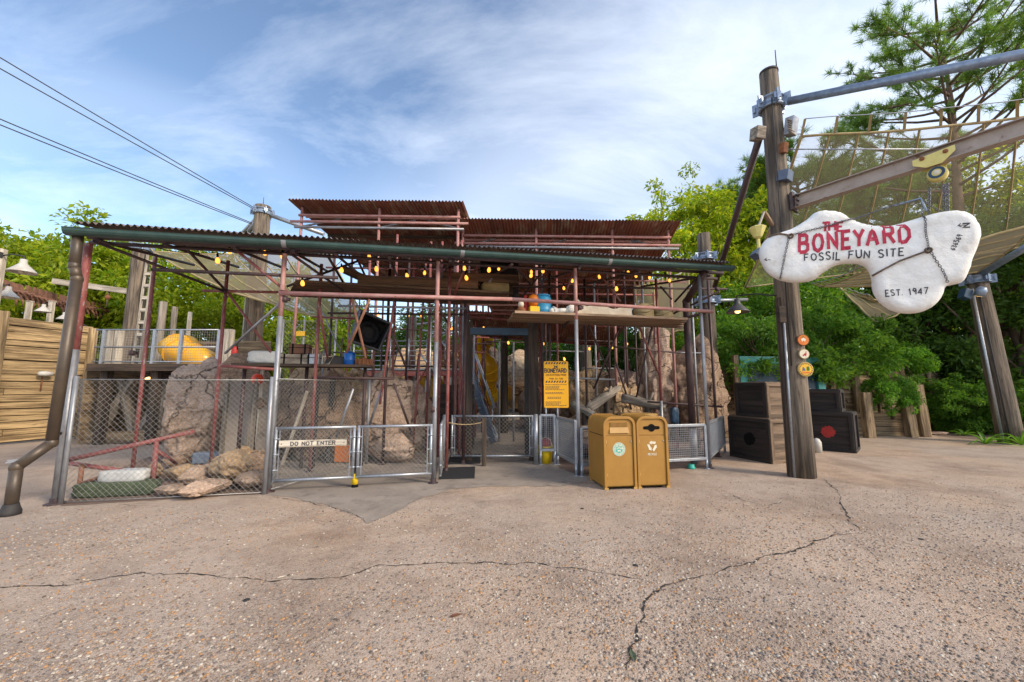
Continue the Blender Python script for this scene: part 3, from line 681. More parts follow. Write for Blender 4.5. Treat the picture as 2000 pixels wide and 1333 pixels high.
for i, (px, Y, z, s, t, lb) in enumerate([
    (1470, 13.4, 1.35, 1.12, 0, 'rounded green shrub above the teal notice board, left of the sign pole'), (1590, 13.8, 1.4, 1.15, 0, 'shrub with glossy leaves right behind the sign pole'), (1660, 14.4, 1.45, 1.1, 0, 'shrub spilling over the plank wall right of the sign pole'),
    (1400, 14.4, .9, 1.15, 0, 'shrub behind the hanging lamp at the end of the scaffold'), (1748, 15.4, 1.6, .85, 1, 'low fine-leaved shrub on top of the plank wall')]):
    plant((SH1, SH2)[t], xy(px, Y), s, i * 1.9, lb, 'shrub', GSH, z)
plant(SH2, xy(1738, 13.5), (.8, .55, .72), .6, 'bright green shrub growing in the timber planter', 'shrub', GSH, .55)
for i, (px, Y, s, lb) in enumerate([(1890, 14.4, .75, 'low dark shrub left of the slanted pole base'), (1990, 13.6, .8, 'low shrub at the right edge beside the slanted pole base'), (1850, 15.2, .9, 'shrub behind the long rock')]):
    plant(SH1, xy(px, Y), s, i, lb, 'shrub', 'low shrubs by the slanted pole', -.25)

def pine(seed, H, h0, spread, lbl, loc):
    root = thing('pine_tree', lbl, 'tree', (0, 0, 0), 'pines on the right'); r = random.Random(seed); b = MB(); tips = []
    tp = [V((math.sin(i * .7 + seed) * .12 * i, math.cos(i * .5 + seed) * .1 * i, H * i / 9)) for i in range(10)]
    b.tube(tp, [.30 * (1.1 - i / 9 * .95) for i in range(10)], n=10)
    for j in range(44):
        h = h0 + (H - h0) * (j / 44) ** .9; i0 = min(8, int(h / H * 9)); s = tp[i0].lerp(tp[i0 + 1], h / H * 9 - i0)
        az = j * 2.4 + r.uniform(-.4, .4); ln = spread * (1.05 - .6 * (h - h0) / (H - h0)) * r.uniform(.7, 1.1)
        d = V((math.cos(az), math.sin(az), r.uniform(.05, .45)))
        pts = [s + d * ln * t_ + UP * (.25 * ln * t_ * t_) for t_ in (0, .3, .6, .85, 1)]
        b.tube(pts, [.075, .06, .045, .03, .018], n=5); tips.append((pts[-1], d))
        for q in range(10):
            t_ = r.uniform(.3, 1); k_ = min(3, int(t_ * 4)); p = pts[k_].lerp(pts[k_ + 1], t_ * 4 - k_) if k_ < 4 else pts[-1]
            d2 = (d + V((r.uniform(-1, 1), r.uniform(-1, 1), r.uniform(-.1, .7)))).normalized(); l2 = r.uniform(.5, 1.2)
            e = p + d2 * l2; b.tube([p, e], [.025, .012], n=3); tips.append((e, d2)); tips.append((p + d2 * l2 * .55, d2))
    for q in tips[::3]: pass
    rs = np.random.RandomState(seed); T = np.array([t[0] for t in tips]); D = np.array([t[1] for t in tips]); per = 46
    n = len(T) * per; base = np.repeat(T, per, 0) + rs.normal(size=(n, 3)) * .05
    d = np.repeat(D, per, 0) * .5 + rs.normal(size=(n, 3)) * .75; d[:, 2] += .12; d /= np.linalg.norm(d, axis=1, keepdims=True)
    ln = (.30 + .22 * rs.rand(n))[:, None]; sd = np.cross(d, rs.normal(size=(n, 3))); sd /= np.linalg.norm(sd, axis=1, keepdims=True)
    v = np.stack([base - sd * .014, base + sd * .014, base + d * ln], 1).reshape(-1, 3)
    b.build('trunk', 'bark_pine', root)
    o = bpy.data.objects.new('crown', npmesh('crown', v, np.arange(n * 3).reshape(n, 3))); fin(o, 'needle', root, 0, 2, {}); root.location = loc
    return root
q = xy(1935, 17.5); pine(3, 19.5, 10.5, 5.6, 'tall pine with open needle crown at the upper right corner', (q[0], q[1], 0))
q = xy(1600, 21); pine(4, 13.5, 8.0, 3.6, 'smaller pine behind the shade net beside the sign pole', (q[0], q[1], 0))
q = xy(1790, 23); pine(7, 14.5, 8.0, 3.8, 'pine behind the shade net under the long beam', (q[0], q[1], 0))
q = xy(1475, 26); pine(8, 15.0, 9.0, 3.4, 'pine peeking out left of the top of the sign pole', (q[0], q[1], 0))
def fern(px, py, lbl, s, seed):
    c = G(px, py); root = thing('cycad_plant', lbl, 'plant', c, 'strap-leaved plants by the slanted pole'); r = random.Random(seed)
    for j in range(13):
        az = j * 2.39; el = r.uniform(.5, 1.2); ln = s * r.uniform(.8, 1.2); h = V((math.cos(az), math.sin(az), 0)); sd = V((-h.y, h.x, 0))
        pts = [c + h * (ln * t * math.cos(el)) + UP * (ln * (t * math.sin(el) - .55 * t * t)) for t in [i / 7 for i in range(8)]]
        b = MB(); wds = [.012, .03, .036, .036, .032, .025, .016, .003]
        vs = [p + sd * w_ for p, w_ in zip(pts, wds)] + [p - sd * w_ for p, w_ in zip(pts, wds)] + [p - UP * w_ * .5 for p, w_ in zip(pts, wds)]
        b.add(vs, [(i, i + 1, 17 + i, 16 + i) for i in range(7)] + [(16 + i, 17 + i, 9 + i, 8 + i) for i in range(7)]); b.build('leaf', 'leaf_fresh', root)
fern(1925, 868, 'strap-leaved plant at the foot of the slanted pole', .9, 1); fern(1995, 870, 'strap-leaved plant at the right edge of the picture', 1.1, 2); fern(1885, 852, 'small strap-leaved plant beside the long rock', .6, 3)

# ---------------------------------------------------------------- scaffold shelter
SC = thing('scaffold_shelter', 'long red and grey pipe scaffold with green-guttered corrugated roof over the entrance', 'scaffold', FA.copy())
GL_ = FP(130, 446, -.3); GR_ = FP(1430, 521, -.3)
def u_at(px, off=0.0):                      # plan point on the front plane at that column of the picture (eye level)
    q = FP(px, 758, off); return V((q.x, q.y, 0))
def roofz(u):                                # gutter height over a plan point
    t = (V((u.x, u.y, 0)) - V((GL_.x, GL_.y, 0))).dot(DF) / (GR_ - GL_).length
    return GL_.z + (GR_.z - GL_.z) * t
def post(px, py, off, z1, m='pipe_red', r=.030, split=None, m2='pipe_grey', z0=0.0, lean=0.0):
    q = FP(px, py, off); b = V((q.x, q.y, z0)); t = V((q.x + lean, q.y, z1 if z1 else roofz(b) - .12 + off * .2))
    if split:
        s_ = b.lerp(t, (split - z0) / (t.z - z0)); stick('post', b, s_, ('cyl', r * 1.04, r * 1.04), m2, SC); stick('post', s_, t, ('cyl', r, r), m, SC)
    else: stick('post', b, t, ('cyl', r, r), m, SC)
    base = MB(); base.lathe(b, [(r * 2.4, .0), (r * 2.4, .012), (r * 1.3, .02), (r * 1.3, .08)], 10)
    if z0 == 0: base.build('base_plate', 'pipe_dark', SC)
    return b, t
def coupler(p, m='pipe_dark', r=.045):
    b = MB(); b.tube([p - UP * .045, p + UP * .045], r, n=8); b.box(p + DF * .05, (.05, .05, .05)); b.build('coupler', m, SC)
def pipe(a, b, m='pipe_red', r=.026, nm='rail'): return stick(nm, a, b, ('cyl', r, r), m, SC)
# front row
post(108, 985, 0, None, 'pipe_red', .05, split=2.15)
post(524, 965, 0, None, 'pipe_pink', .038, split=2.75)
post(846, 948, 0, None, 'pipe_pink', .036, split=2.4)
post(1131, 930, 0, None, 'pipe_pink', .036, split=2.9)
post(1386, 916, 0, None, 'pipe_grey', .036)
# second and third rows
for px, py, off, m, sp in [(258, 925, 1.6, 'pipe_red', 0), (412, 905, 1.7, 'pipe_red', 0), (606, 900, 1.5, 'pipe_red', 0), (748, 890, 1.9, 'pipe_dark', 0), (872, 890, .9, 'pipe_red', 0), (905, 880, 1.6, 'pipe_dark', 0),
                           (1076, 880, 1.5, 'pipe_dark', 0), (1148, 870, 2.2, 'pipe_dark', 0), (1295, 870, 1.3, 'pipe_red', 1.3), (1402, 880, 1.1, 'pipe_dark', 0), (1365, 850, 2.4, 'pipe_grey', 0)]:
    post(px, py, off, None, m, .032, split=sp or None)
rs_ = random.Random(4)
for px, off, top, m in [(640, 3.4, 4.9, 'pipe_dark'), (712, 3.1, 5.2, 'pipe_red'), (766, 2.9, 5.4, 'pipe_red'), (792, 3.6, 5.4, 'pipe_dark'), (835, 3.2, 5.4, 'pipe_red'), (858, 2.6, 5.2, 'pipe_red'), (884, 3.0, 5.3, 'pipe_dark'), (898, 2.4, 5.2, 'pipe_red'),
                        (913, 3.4, 5.2, 'pipe_dark'), (925, 4.4, 3.2, 'pipe_grey'), (947, 4.8, 3.0, 'pipe_dark'), (975, 4.8, 3.0, 'pipe_grey'), (1003, 4.8, 3.0, 'pipe_grey'), (1060, 2.8, 5.0, 'pipe_dark'), (1090, 3.6, 5.0, 'pipe_red'), (1165, 4.0, 4.8, 'pipe_grey'), (1192, 3.3, 5.0, 'pipe_dark'),
                        (1206, 4.2, 4.8, 'pipe_red'), (1226, 2.9, 4.9, 'pipe_dark'), (1245, 3.8, 4.8, 'pipe_dark'), (1262, 2.7, 4.8, 'pipe_grey'), (1284, 3.9, 4.6, 'pipe_red'), (1318, 3.2, 4.8, 'pipe_pink')]:
    q = u_at(px, off); stick('post', q, q + V((0, 0, top)), ('cyl', .03, .03), m, SC)
for i in range(46):                         # the thicket of props and ledgers deeper in
    px = rs_.uniform(600, 1320); off = rs_.uniform(2.6, 5.2)
    if 920 < px < 1040: continue
    q = u_at(px, off); k = rs_.random(); m = rs_.choice(['pipe_red', 'pipe_dark', 'pipe_grey', 'pipe_dark', 'pipe_rust'])
    if k < .5: stick('post', q, q + V((rs_.uniform(-.25, .25), 0, rs_.uniform(2.2, 4.8))), ('cyl', .024, .024), m, SC)
    elif k < .8: z_ = rs_.uniform(1.9, 4.4); stick('rail', q + UP * z_, q + DF * rs_.uniform(.9, 2.0) + UP * z_, ('cyl', .022, .022), m, SC)
    else: z_ = rs_.uniform(.3, 2.6); stick('brace', q + UP * z_, q + DF * rs_.uniform(-1, 1) + UP * (z_ + rs_.uniform(1, 1.8)), ('cyl', .02, .02), m, SC)
# leaning and crossing braces, drawn by their two ends
BR = [  # (px, py, off, px, py, off, material)
    (180, 470, .05, 440, 570, 1.6, 'pipe_dark'), (360, 482, .3, 445, 572, 1.65, 'pipe_dark'), (445, 572, 1.6, 530, 690, 1.7, 'pipe_red'), (465, 492, .05, 560, 570, .05, 'pipe_red'), (440, 690, 1.5, 556, 585, .06, 'pipe_grey'),
    (562, 492, .08, 680, 575, 1.2, 'pipe_dark'), (640, 500, .3, 675, 560, 2.2, 'pipe_dark'), (690, 490, 1.2, 716, 545, 2.4, 'pipe_red'), (722, 585, .3, 676, 690, .5, 'pipe_rust'), (688, 585, .6, 714, 700, .6, 'pipe_rust'), (770, 590, 1.0, 742, 790, 1.2, 'pipe_red'),
    (762, 640, 1.4, 792, 715, 1.6, 'pipe_dark'), (690, 760, 1.0, 655, 860, 1.2, 'pipe_grey'), (745, 760, 1.2, 722, 830, 1.4, 'pipe_grey'), (622, 590, 1.0, 640, 700, 1.6, 'pipe_red'), (770, 750, 1.2, 805, 850, 1.6, 'pipe_dark'),
    (1180, 545, 1.4, 1212, 590, 1.4, 'pipe_pink'), (1245, 630, 1.0, 1290, 740, 1.6, 'pipe_red'), (1275, 632, 1.4, 1240, 790, 1.8, 'pipe_dark'), (1150, 635, 1.2, 1190, 730, 2.0, 'pipe_dark'), (1210, 640, 1.5, 1160, 760, 2.0, 'pipe_dark'),
    (1370, 533, .1, 1318, 590, .9, 'pipe_dark'), (1405, 570, .3, 1290, 625, 1.6, 'pipe_dark'), (1290, 560, 1.0, 1312, 585, 1.0, 'pipe_dark'), (1010, 525, .6, 1040, 560, 1.6, 'pipe_dark'), (905, 530, .6, 888, 575, 1.0, 'pipe_red'), (1120, 530, .5, 1095, 600, 1.2, 'pipe_red'),
    (850, 590, .2, 880, 640, 1.4, 'pipe_dark'), (1200, 700, 1.8, 1240, 820, 2.4, 'pipe_dark'), (960, 545, 1.2, 930, 590, 2.0, 'pipe_grey'), (1060, 530, 1.6, 1012, 590, 2.2, 'pipe_dark'), (560, 560, 1.4, 700, 510, 1.4, 'pipe_dark')]
for a, b, c, d, e, f, m in BR: pipe(FP(a, b, c), FP(d, e, f), m, .024, 'brace')
# long rails along the front
RL = [(172, 463, .0, 1412, 534, .0, 'pipe_dark', .034), (176, 474, .22, 1400, 545, .22, 'pipe_dark', .03), (296, 527, .05, 660, 543, .05, 'pipe_dark', .028), (545, 573, -.05, 1000, 585, -.05, 'pipe_pink', .036), (1000, 585, -.05, 1392, 609, -.05, 'pipe_pink', .036),
      (395, 568, 1.6, 620, 573, 1.6, 'pipe_red', .026), (432, 715, 1.5, 540, 722, 1.5, 'pipe_red', .03), (620, 738, 1.1, 770, 740, 1.1, 'pipe_dark', .024), (660, 598, 1.4, 910, 603, 1.4, 'pipe_grey', .024), (640, 612, 2.2, 905, 615, 2.2, 'pipe_dark', .024),
      (1000, 560, 1.3, 1420, 565, 1.3, 'pipe_dark', .026), (1010, 628, 1.4, 1330, 640, 1.4, 'pipe_dark', .026), (900, 595, 1.8, 1040, 597, 1.8, 'pipe_pink', .022), (905, 612, 2.4, 1040, 614, 2.4, 'pipe_red', .024), (1200, 678, 2.2, 1330, 690, 2.2, 'pipe_dark', .022), (1095, 738, 2.0, 1200, 742, 2.0, 'pipe_grey', .024),
      (1265, 785, 1.4, 1410, 795, 1.1, 'pipe_dark', .024), (1020, 540, 2.4, 1340, 552, 2.4, 'pipe_pink', .024), (700, 540, 2.4, 880, 545, 2.4, 'pipe_grey', .024), (950, 668, 4.8, 1040, 670, 4.8, 'pipe_dark', .022), (905, 672, 4.4, 960, 672, 4.8, 'pipe_dark', .022)]
for a, b, c, d, e, f, m, r in RL: pipe(FP(a, b, c), FP(d, e, f), m, r)
for px in (190, 320, 458, 572, 655, 760, 880, 1000, 1132, 1250, 1385):     # transverse rails from front to back row
    a = FP(px, 470 + (px - 190) * .058, -.06); pipe(a, a + NF * 2.6 + UP * .42, 'pipe_dark', .026)
for px, py, off in [(190, 463, 0), (460, 490, 1.6), (572, 490, 0), (552, 573, 0), (880, 583, 0), (1132, 601, 0), (1378, 607, 0), (880, 510, 0), (1132, 520, 0), (556, 585, 0), (438, 568, 1.6), (258, 690, 1.6), (1400, 565, 1.1), (846, 800, 0)]:
    coupler(FP(px, py, off))
# corrugated sheets
def corrugated(a, b, depth, m, nm='roof_sheet', pitch=.085, amp=.02, sheet_w=.85, parent=SC, jit=0.012, seed=1):
    """sheets side by side from a to b, each running along 'depth'"""
    r = random.Random(seed); L = (b - a).length; n = max(1, round(L / sheet_w)); ax = (b - a) / L; nr = ax.cross(depth).normalized()
    if nr.z < 0: nr = -nr
    for i in range(n):
        u0 = L * i / n - .02; u1 = L * (i + 1) / n + .035; k = int((u1 - u0) / pitch * 6); ext = r.uniform(0, jit * 3); lift = nr * (.004 if i % 2 else 0) ; mb = MB(); vs = []
        for row in range(5):
            t = row / 4; sag = nr * r.uniform(-jit, jit) * .4
            for j in range(k + 1):
                u = u0 + (u1 - u0) * j / k
                vs.append(a + ax * u + depth * t * (1 + (ext if row == 4 else 0)) - (depth.normalized() * ext if row == 0 else V((0, 0, 0))) + nr * amp * math.sin(u / pitch * 2 * math.pi) + lift + sag)
        w_ = k + 1; mb.add(vs, [(row * w_ + j, row * w_ + j + 1, (row + 1) * w_ + j + 1, (row + 1) * w_ + j) for row in range(4) for j in range(k)], True)
        mb.build(nm, m, parent)
corrugated(GL_ + UP * .09 + DF * .12, GR_ + UP * .09 - DF * .1, NF * 2.7 + UP * .60, 'roof_grey', seed=2)
# gutter: an open half-round trough with a rolled lip, in four lengths
prof = [(.085 * math.cos(a), .085 * math.sin(a)) for a in [math.pi + math.pi * i / 8 for i in range(9)]]
prof = prof + [(.095, .012), (.082, .014)] + [(.075 * math.cos(a), .075 * math.sin(a)) for a in [2 * math.pi - math.pi * i / 8 for i in range(9)]]
gd = (GR_ - GL_).normalized(); nseg = 4; Lg = (GR_ - GL_).length
for i in range(nseg):
    a = GL_ + gd * (Lg * i / nseg); b = GL_ + gd * (Lg * (i + 1) / nseg - .004); mb = MB(); vs = [p + NF * (-x) + UP * (z - .02) for p in (a, b) for x, z in prof]; n = len(prof)
    mb.add(vs, [(j, (j + 1) % n, n + (j + 1) % n, n + j) for j in range(n)] + [tuple(range(n)), tuple(range(n, 2 * n))[::-1]], False); mb.build('gutter', 'gutter', SC)
    if i:
        mb = MB(); vs = [p + NF * (-x * 1.06) + UP * (z * 1.06 - .02) for p in (a - gd * .035, a + gd * .035) for x, z in prof[:9]]
        mb.add(vs, [(j, j + 1, 10 + j, 9 + j) for j in range(8)], True); mb.build('gutter_joint', 'pipe_grey', SC)
for e, sgn in ((GL_, 1), (GR_, -1)):
    mb = MB(); mb.prism([e + NF * (-x) + UP * (z - .02) for x, z in prof[:9]], gd * .006 * sgn); mb.build('gutter_end', 'gutter', SC)
# bent downpipe at the left end
DP = [FP(163, 448, -.22), FP(155, 520, -.30), FP(160, 545, -.28), FP(104, 865, -.28), FP(70, 912, -.50), FP(58, 988, -.56)]
DP = [p + V((-.07, 0, 0)) for p in DP]
DP[3] = V((DP[2].x, DP[2].y, DP[3].z)) + V((-.02, -.03, 0)); DP[4] = V((DP[3].x - .16, DP[3].y - .22, DP[4].z)); DP[5] = V((DP[4].x, DP[4].y, .06))
for a, b in zip(DP, DP[1:]): stick('downpipe', a, b, ('cyl', .064, .064, 14), 'downpipe', SC)
for p in DP[1:5]: mb = MB(); mb.lathe(p - UP * .09, [(.001, .02), (.046, .03), (.066, .06), (.07, .09), (.066, .12), (.046, .15), (.001, .16)], 14, caps=False); mb.build('pipe_elbow', 'downpipe', SC)
mb = MB(); mb.lathe(V((DP[5].x, DP[5].y, 0)), [(.10, 0), (.10, .05), (.08, .10), (.07, .14)], 16); mb.build('pipe_shoe', 'soot', SC)
mb = MB(); q = FP(104, 850, -.28); mb.tube([V((DP[2].x, DP[2].y, q.z)) + V((-.1, 0, 0)), V((FA.x + .02, FA.y - .05, q.z))], .022, n=6); mb.build('pipe_strap', 'soot', SC)
# right-hand downpipe with its swan neck
q0 = FP(1378, 530, -.1); q1 = FP(1340, 590, .5); q2 = V((q1.x, q1.y, .72))
for a, b in ((q0, q1), (q1, q2)): stick('downpipe', a, b, ('cyl', .075, .075, 12), 'pipe_dark', SC)
mb = MB(); mb.lathe(q1 - UP * .08, [(.001, 0), (.055, .01), (.08, .06), (.08, .11), (.05, .155), (.001, .16)], 12, caps=False); mb.build('pipe_elbow', 'pipe_dark', SC)
stick('downpipe', q2 - UP * .72, q2, ('cyl', .078, .078, 12), 'pipe_grey', SC)
# overhead timber deck on the left, shelf on the right, portal frame
zd = 3.62
for j in range(7):
    a = u_at(566 - j * 2, 1.15 + j * .2); b = u_at(992, 1.15 + j * .2); stick('deck_board', a + UP * zd, b + UP * zd, ('box', .19, .045), 'wood_deck', SC, rough=.04)
for j, (pa, pb, o_, h_) in enumerate([(690, 930, 1.3, .14), (720, 1000, 1.65, .14), (600, 860, 2.0, .14), (860, 1010, 1.4, .35)]): stick('stacked_timber', u_at(pa, o_) + UP * (zd + h_), u_at(pb, o_) + UP * (zd + h_ + .03), ('box', .22, .18), 'wood_deck', SC, rough=.06)
stick('leaning_timber', FP(668, 525, 1.4), FP(735, 556, 1.4), ('box', .14, .14), 'wood_deck', SC)
zs = 3.0
for j in range(4):
    a = u_at(1003 - j * 3, .1 + j * .26); b = u_at(1343 - j * 3, .1 + j * .26); stick('shelf_board', a + UP * zs, b + UP * (zs + .02), ('box', .25, .045), 'wood_shelf', SC, rough=.03)
stick('shelf_support', FP(1130, 603, 0), FP(1100, 640, 1.1), ('cyl', .03, .03), 'pipe_dark', SC); stick('shelf_support', FP(1378, 612, 0), FP(1290, 632, 1.1), ('cyl', .03, .03), 'pipe_dark', SC)
# portal
a = u_at(1042, 1.7); stick('portal_post', a, a + UP * 3.1, ('box', .22, .2), 'wood_dark', SC); a2 = u_at(1030, 2.4); stick('portal_post', a2, a2 + UP * 3.0, ('box', .14, .14), 'soot', SC)
b_ = u_at(917, 1.9); stick('portal_post', b_, b_ + UP * 3.1, ('box', .12, .12), 'wood_dark', SC)
stick('portal_beam', b_ + UP * 2.88, a + UP * 2.88, ('box', .14, .16), 'dark_blue', SC)

# ---------------------------------------------------------------- the two rusty upper roofs
def canopy(label, x0, x1, y0, y1, Y, deep, sl, posts, rails, seed):
    A_ = P(x0, y0, Y); B_ = P(x1, y1, Y * .985); root = thing('corrugated_canopy', label, 'canopy', (A_.x, A_.y, 0), 'rusty canopies above the entrance')
    dp = V((.09 * deep, deep, sl * deep)); corrugated(A_, B_, dp, 'roof_rust', parent=root, pitch=.09, amp=.022, seed=seed)
    for k in (.12, .5, .85): stick('purlin', A_ + dp * k - UP * .07, B_ + dp * k - UP * .07, ('cyl', .035, .035), 'pipe_pink', root)
    for k in (.3, .68): stick('purlin', A_ + dp * k - UP * .06, B_ + dp * k - UP * .06, ('box', .06, .08), 'wood_dark', root)
    ax = (B_ - A_)
    for t in posts:
        for k in (.05, .5, .92):
            p = A_ + ax * t + dp * k - UP * .04; stick('post', V((p.x, p.y, 0)), p, ('cyl', .038, .038), 'pipe_pink' if k < .4 else 'pipe_red', root)
            if k < .4:
                stick('brace', p - UP * .55 + V((.02, 0, 0)), p - UP * .15 + ax.normalized() * (.9 if t < .8 else -.9) - V((0, -.4, 0)), ('cyl', .026, .026), 'pipe_grey', root)
    for dy, m, e in rails: stick('rail', A_ + dp * .045 - UP * dy - ax.normalized() * e, B_ + dp * .045 - UP * dy + ax.normalized() * e, ('cyl', .036, .036), m, root)
    for k in (.3, .7): stick('rail', A_ + dp * k - UP * 1.1, B_ + dp * k - UP * 1.1, ('cyl', .03, .03), 'pipe_red', root)
    return A_, B_, dp
CA = canopy('higher rusty corrugated canopy on pink pipes, left of the two', 565, 902, 390, 394, 10.2, 6.4, -.10, (.035, .5, .965), ((.28, 'pipe_pink', -.1), (.46, 'pipe_pink', .12), (.62, 'pipe_grey', 0)), 5)
CB = canopy('longer rusty corrugated canopy on pink pipes, right of the two', 890, 1328, 428, 432, 10.6, 8.0, -.17, (.02, .36, .71, .965), ((.27, 'pipe_pink', -.15), (.50, 'pipe_pink', .1), (.6, 'pipe_grey', .05)), 6)
# low corrugated roof deep inside
root = thing('corrugated_canopy', 'low dark corrugated canopy deep behind the gateway and shelf', 'canopy', u_at(900, 5.0), 'rusty canopies above the entrance')
a = P(905, 606, 12.0); b = P(1228, 628, 12.0); corrugated(a, b, V((.3, 3.6, -.35)), 'roof_rust', parent=root, seed=9)
for t in (.02, .5, .98):
    p = a.lerp(b, t) + V((0, .2, -.05)); stick('post', V((p.x, p.y, 0)), p, ('cyl', .035, .035), 'pipe_dark', root); q = p + V((.28, 3.2, -.33)); stick('post', V((q.x, q.y, 0)), q, ('cyl', .035, .035), 'pipe_red', root)
for k in (.1, .9): stick('rail', a + V((.3, 3.6, -.35)) * k - UP * .1, b + V((.3, 3.6, -.35)) * k - UP * .1, ('cyl', .035, .035), 'pipe_red', root)

# ---------------------------------------------------------------- string lights
def bulb_proto():
    b = MB(); b.lathe((0, 0, -.115), [(.004, -.105), (.030, -.092), (.042, -.058), (.036, -.022), (.018, .012), (.014, .02)], 10); me = b.mesh('bulb'); me.materials.append(MAT['bulb_glow'])
    b = MB(); b.lathe((0, 0, -.1), [(.02, 0), (.02, .07), (.012, .095)], 8); ms = b.mesh('socket'); ms.materials.append(MAT['black']); return me, ms
BME, SME = bulb_proto()
def string_lights(label, pts, sag):
    root = thing('string_lights', label, 'string lights', pts[0] - UP * .3, 'amber bulb strings under the roofs'); b = MB(); allp = []
    for a, c in zip(pts, pts[1:]): allp += chain_pts(a, c, sag * rnd.uniform(.5, 1.4), 6)[:-1]
    allp.append(pts[-1]); b.tube(allp, .007, n=4); b.build('cable', 'black', root)
    for p in pts[1:-1]:
        o = bpy.data.objects.new('bulb', BME); col.objects.link(o); o.parent = root; o.location = p - wl(root); o.scale = (rnd.uniform(.7, .95),) * 3; o.rotation_euler = (rnd.uniform(-.25, .25), rnd.uniform(-.25, .25), 0); o.location.z += rnd.uniform(-.05, .03)
        s = bpy.data.objects.new('socket', SME); col.objects.link(s); s.parent = o
def fp(*l): return [FP(a, b - 7, c) for a, b, c in l]
string_lights('amber bulbs strung along the left front bays of the scaffold', fp((300, 490, .6), (425, 500, .9), (450, 487, 1.4), (516, 490, .9), (552, 493, .8), (590, 549, .6), (667, 517, .7), (734, 516, .8), (760, 530, 1.2)), .10)
string_lights('amber bulbs strung under the middle of the scaffold roof', fp((700, 500, 1.4), (720, 500, 1.6), (792, 530, 1.7), (830, 527, .8), (907, 520, .9), (908, 535, 1.1), (957, 520, .9), (975, 524, .9), (1037, 527, 1.0), (1040, 536, 1.2), (1070, 520, 1.0)), .10)
string_lights('amber bulbs strung above the shelf on the right', fp((1050, 520, 1.6), (1060, 522, 1.5), (1100, 561, 1.2), (1118, 543, 1.2), (1168, 540, 1.4), (1202, 556, .8), (1225, 525, 1.0), (1240, 534, .7), (1268, 538, .7), (1306, 546, 1.2), (1390, 545, 1.2)), .10)
string_lights('small amber bulbs strung low at the back behind the leaning pipes', fp((700, 605, 4.2), (740, 612, 4.2), (795, 612, 4.4), (822, 612, 4.4), (850, 600, 3.0), (880, 640, 4.0), (918, 645, 4.0), (944, 641, 5.0), (958, 640, 4.8)), .05)
string_lights('small amber bulbs strung low across the gateway and dig site', fp((970, 640, 4.8), (992, 667, 4.6), (1026, 672, 4.2), (1062, 673, 4.0), (1100, 698, 4.2), (1150, 678, 4.0), (1195, 678, 3.8), (1222, 672, 3.6), (1330, 660, 3.0)), .06)

# ---------------------------------------------------------------- rocks
def rock(label, c, size, seed, m='rock', sub=3, group='boulders', rz=0.0, rough=.34, planes=9, name='boulder', cat='rock'):
    bm = bmesh.new(); bmesh.ops.create_icosphere(bm, subdivisions=sub, radius=1.0); r = random.Random(seed)
    pl = [(V((r.uniform(-1, 1), r.uniform(-1, 1), r.uniform(-.6, 1))).normalized(), r.uniform(.62, .88)) for _ in range(planes)]
    o_ = V((seed * 7.3, seed * 1.7, seed * 3.1)); q = Matrix.Rotation(rz, 3, 'Z'); c = V(c)
    for v in bm.verts:
        d = v.co.normalized(); n1 = noise.noise(d * 1.4 + o_); n2 = noise.noise(d * 3.1 + o_); cv = max(0.0, .10 - abs(noise.noise(d * 2.1 + o_ * 1.7))) + .6 * max(0.0, .08 - abs(noise.noise(d * 4.3 + o_ * .6)))
        p = d * (1 + rough * n1 + rough * .45 * n2 + rough * .28 * noise.noise(d * 6.5 + o_) + rough * .16 * noise.noise(d * 14 + o_) + rough * .09 * noise.noise(d * 30 + o_))
        for n, h in pl:
            e = p.dot(n) - h
            if e > 0: p -= n * e * .8
        st = noise.noise(V((.4 * d.x, .4 * d.y, p.z * 4.5 + n2 * .6)) + o_)                       # ledges
        p = V((p.x * (1 + .07 * st), p.y * (1 + .07 * st), p.z)) * (1 - 1.1 * cv * min(1.0, rough * 3))
        v.co = q @ V((p.x * size[0], p.y * size[1], p.z * size[2]))
    for f in bm.faces: f.smooth = sub > 4
    me = bpy.data.meshes.new(name); bm.to_mesh(me); bm.free()
    zmin = min(v.co.z for v in me.vertices); o = bpy.data.objects.new(name, me); o.location = c + V((0, 0, -zmin - .12 * size[2])); fin(o, m, None, 0, 2, {})
    return tag(o, label, cat, group)
def rpx(px, Y, z=0.0): q = P(px, 758, Y); return V((q.x, q.y, z))
BG = 'boulders around the dig site'
rock('huge upright pinkish boulder behind the chain-link fence', rpx(410, 9.4), (.95, .85, 1.08), 3, 'rock', 6, BG, .9, .30, 10)
rock('broad flat boulder under the ledge right of the huge boulder', rpx(475, 9.6), (.8, .8, 1.18), 4, 'rock_brown', 4, BG)
rock('large rounded rock wall behind the gates, left half', rpx(655, 9.3), (1.0, .8, 1.05), 5, 'rock_brown', 5, BG)
rock('large rounded rock wall behind the gates, right half', rpx(745, 9.8), (.95, .9, 1.0), 6, 'rock', 5, BG, 1.0)
for lb, px, Y, s, sd, m in (('low brown rock filling the gap beside the huge boulder', 505, 9.7, (.75, .7, .95), 71, 'rock_brown'), ('brown rock mass under the dark ledge', 560, 9.6, (.85, .7, .95), 72, 'rock_brown'), ('rock mass at the right end of the rock wall', 795, 10.4, (.7, .7, .9), 73, 'rock'), ('flat topped rock slab above the rock wall', 700, 10.2, (1.0, .6, 1.2), 74, 'rock_tan'), ('rock slab leaning behind the right gate', 770, 8.9, (.6, .4, .3), 75, 'rock')): rock(lb, rpx(px, Y), s, sd, m, 5, BG, sd)
rock('tan boulder standing above the ledge behind the crates', rpx(610, 10.6), (.9, .8, 1.45), 7, 'rock_tan', 4, BG)
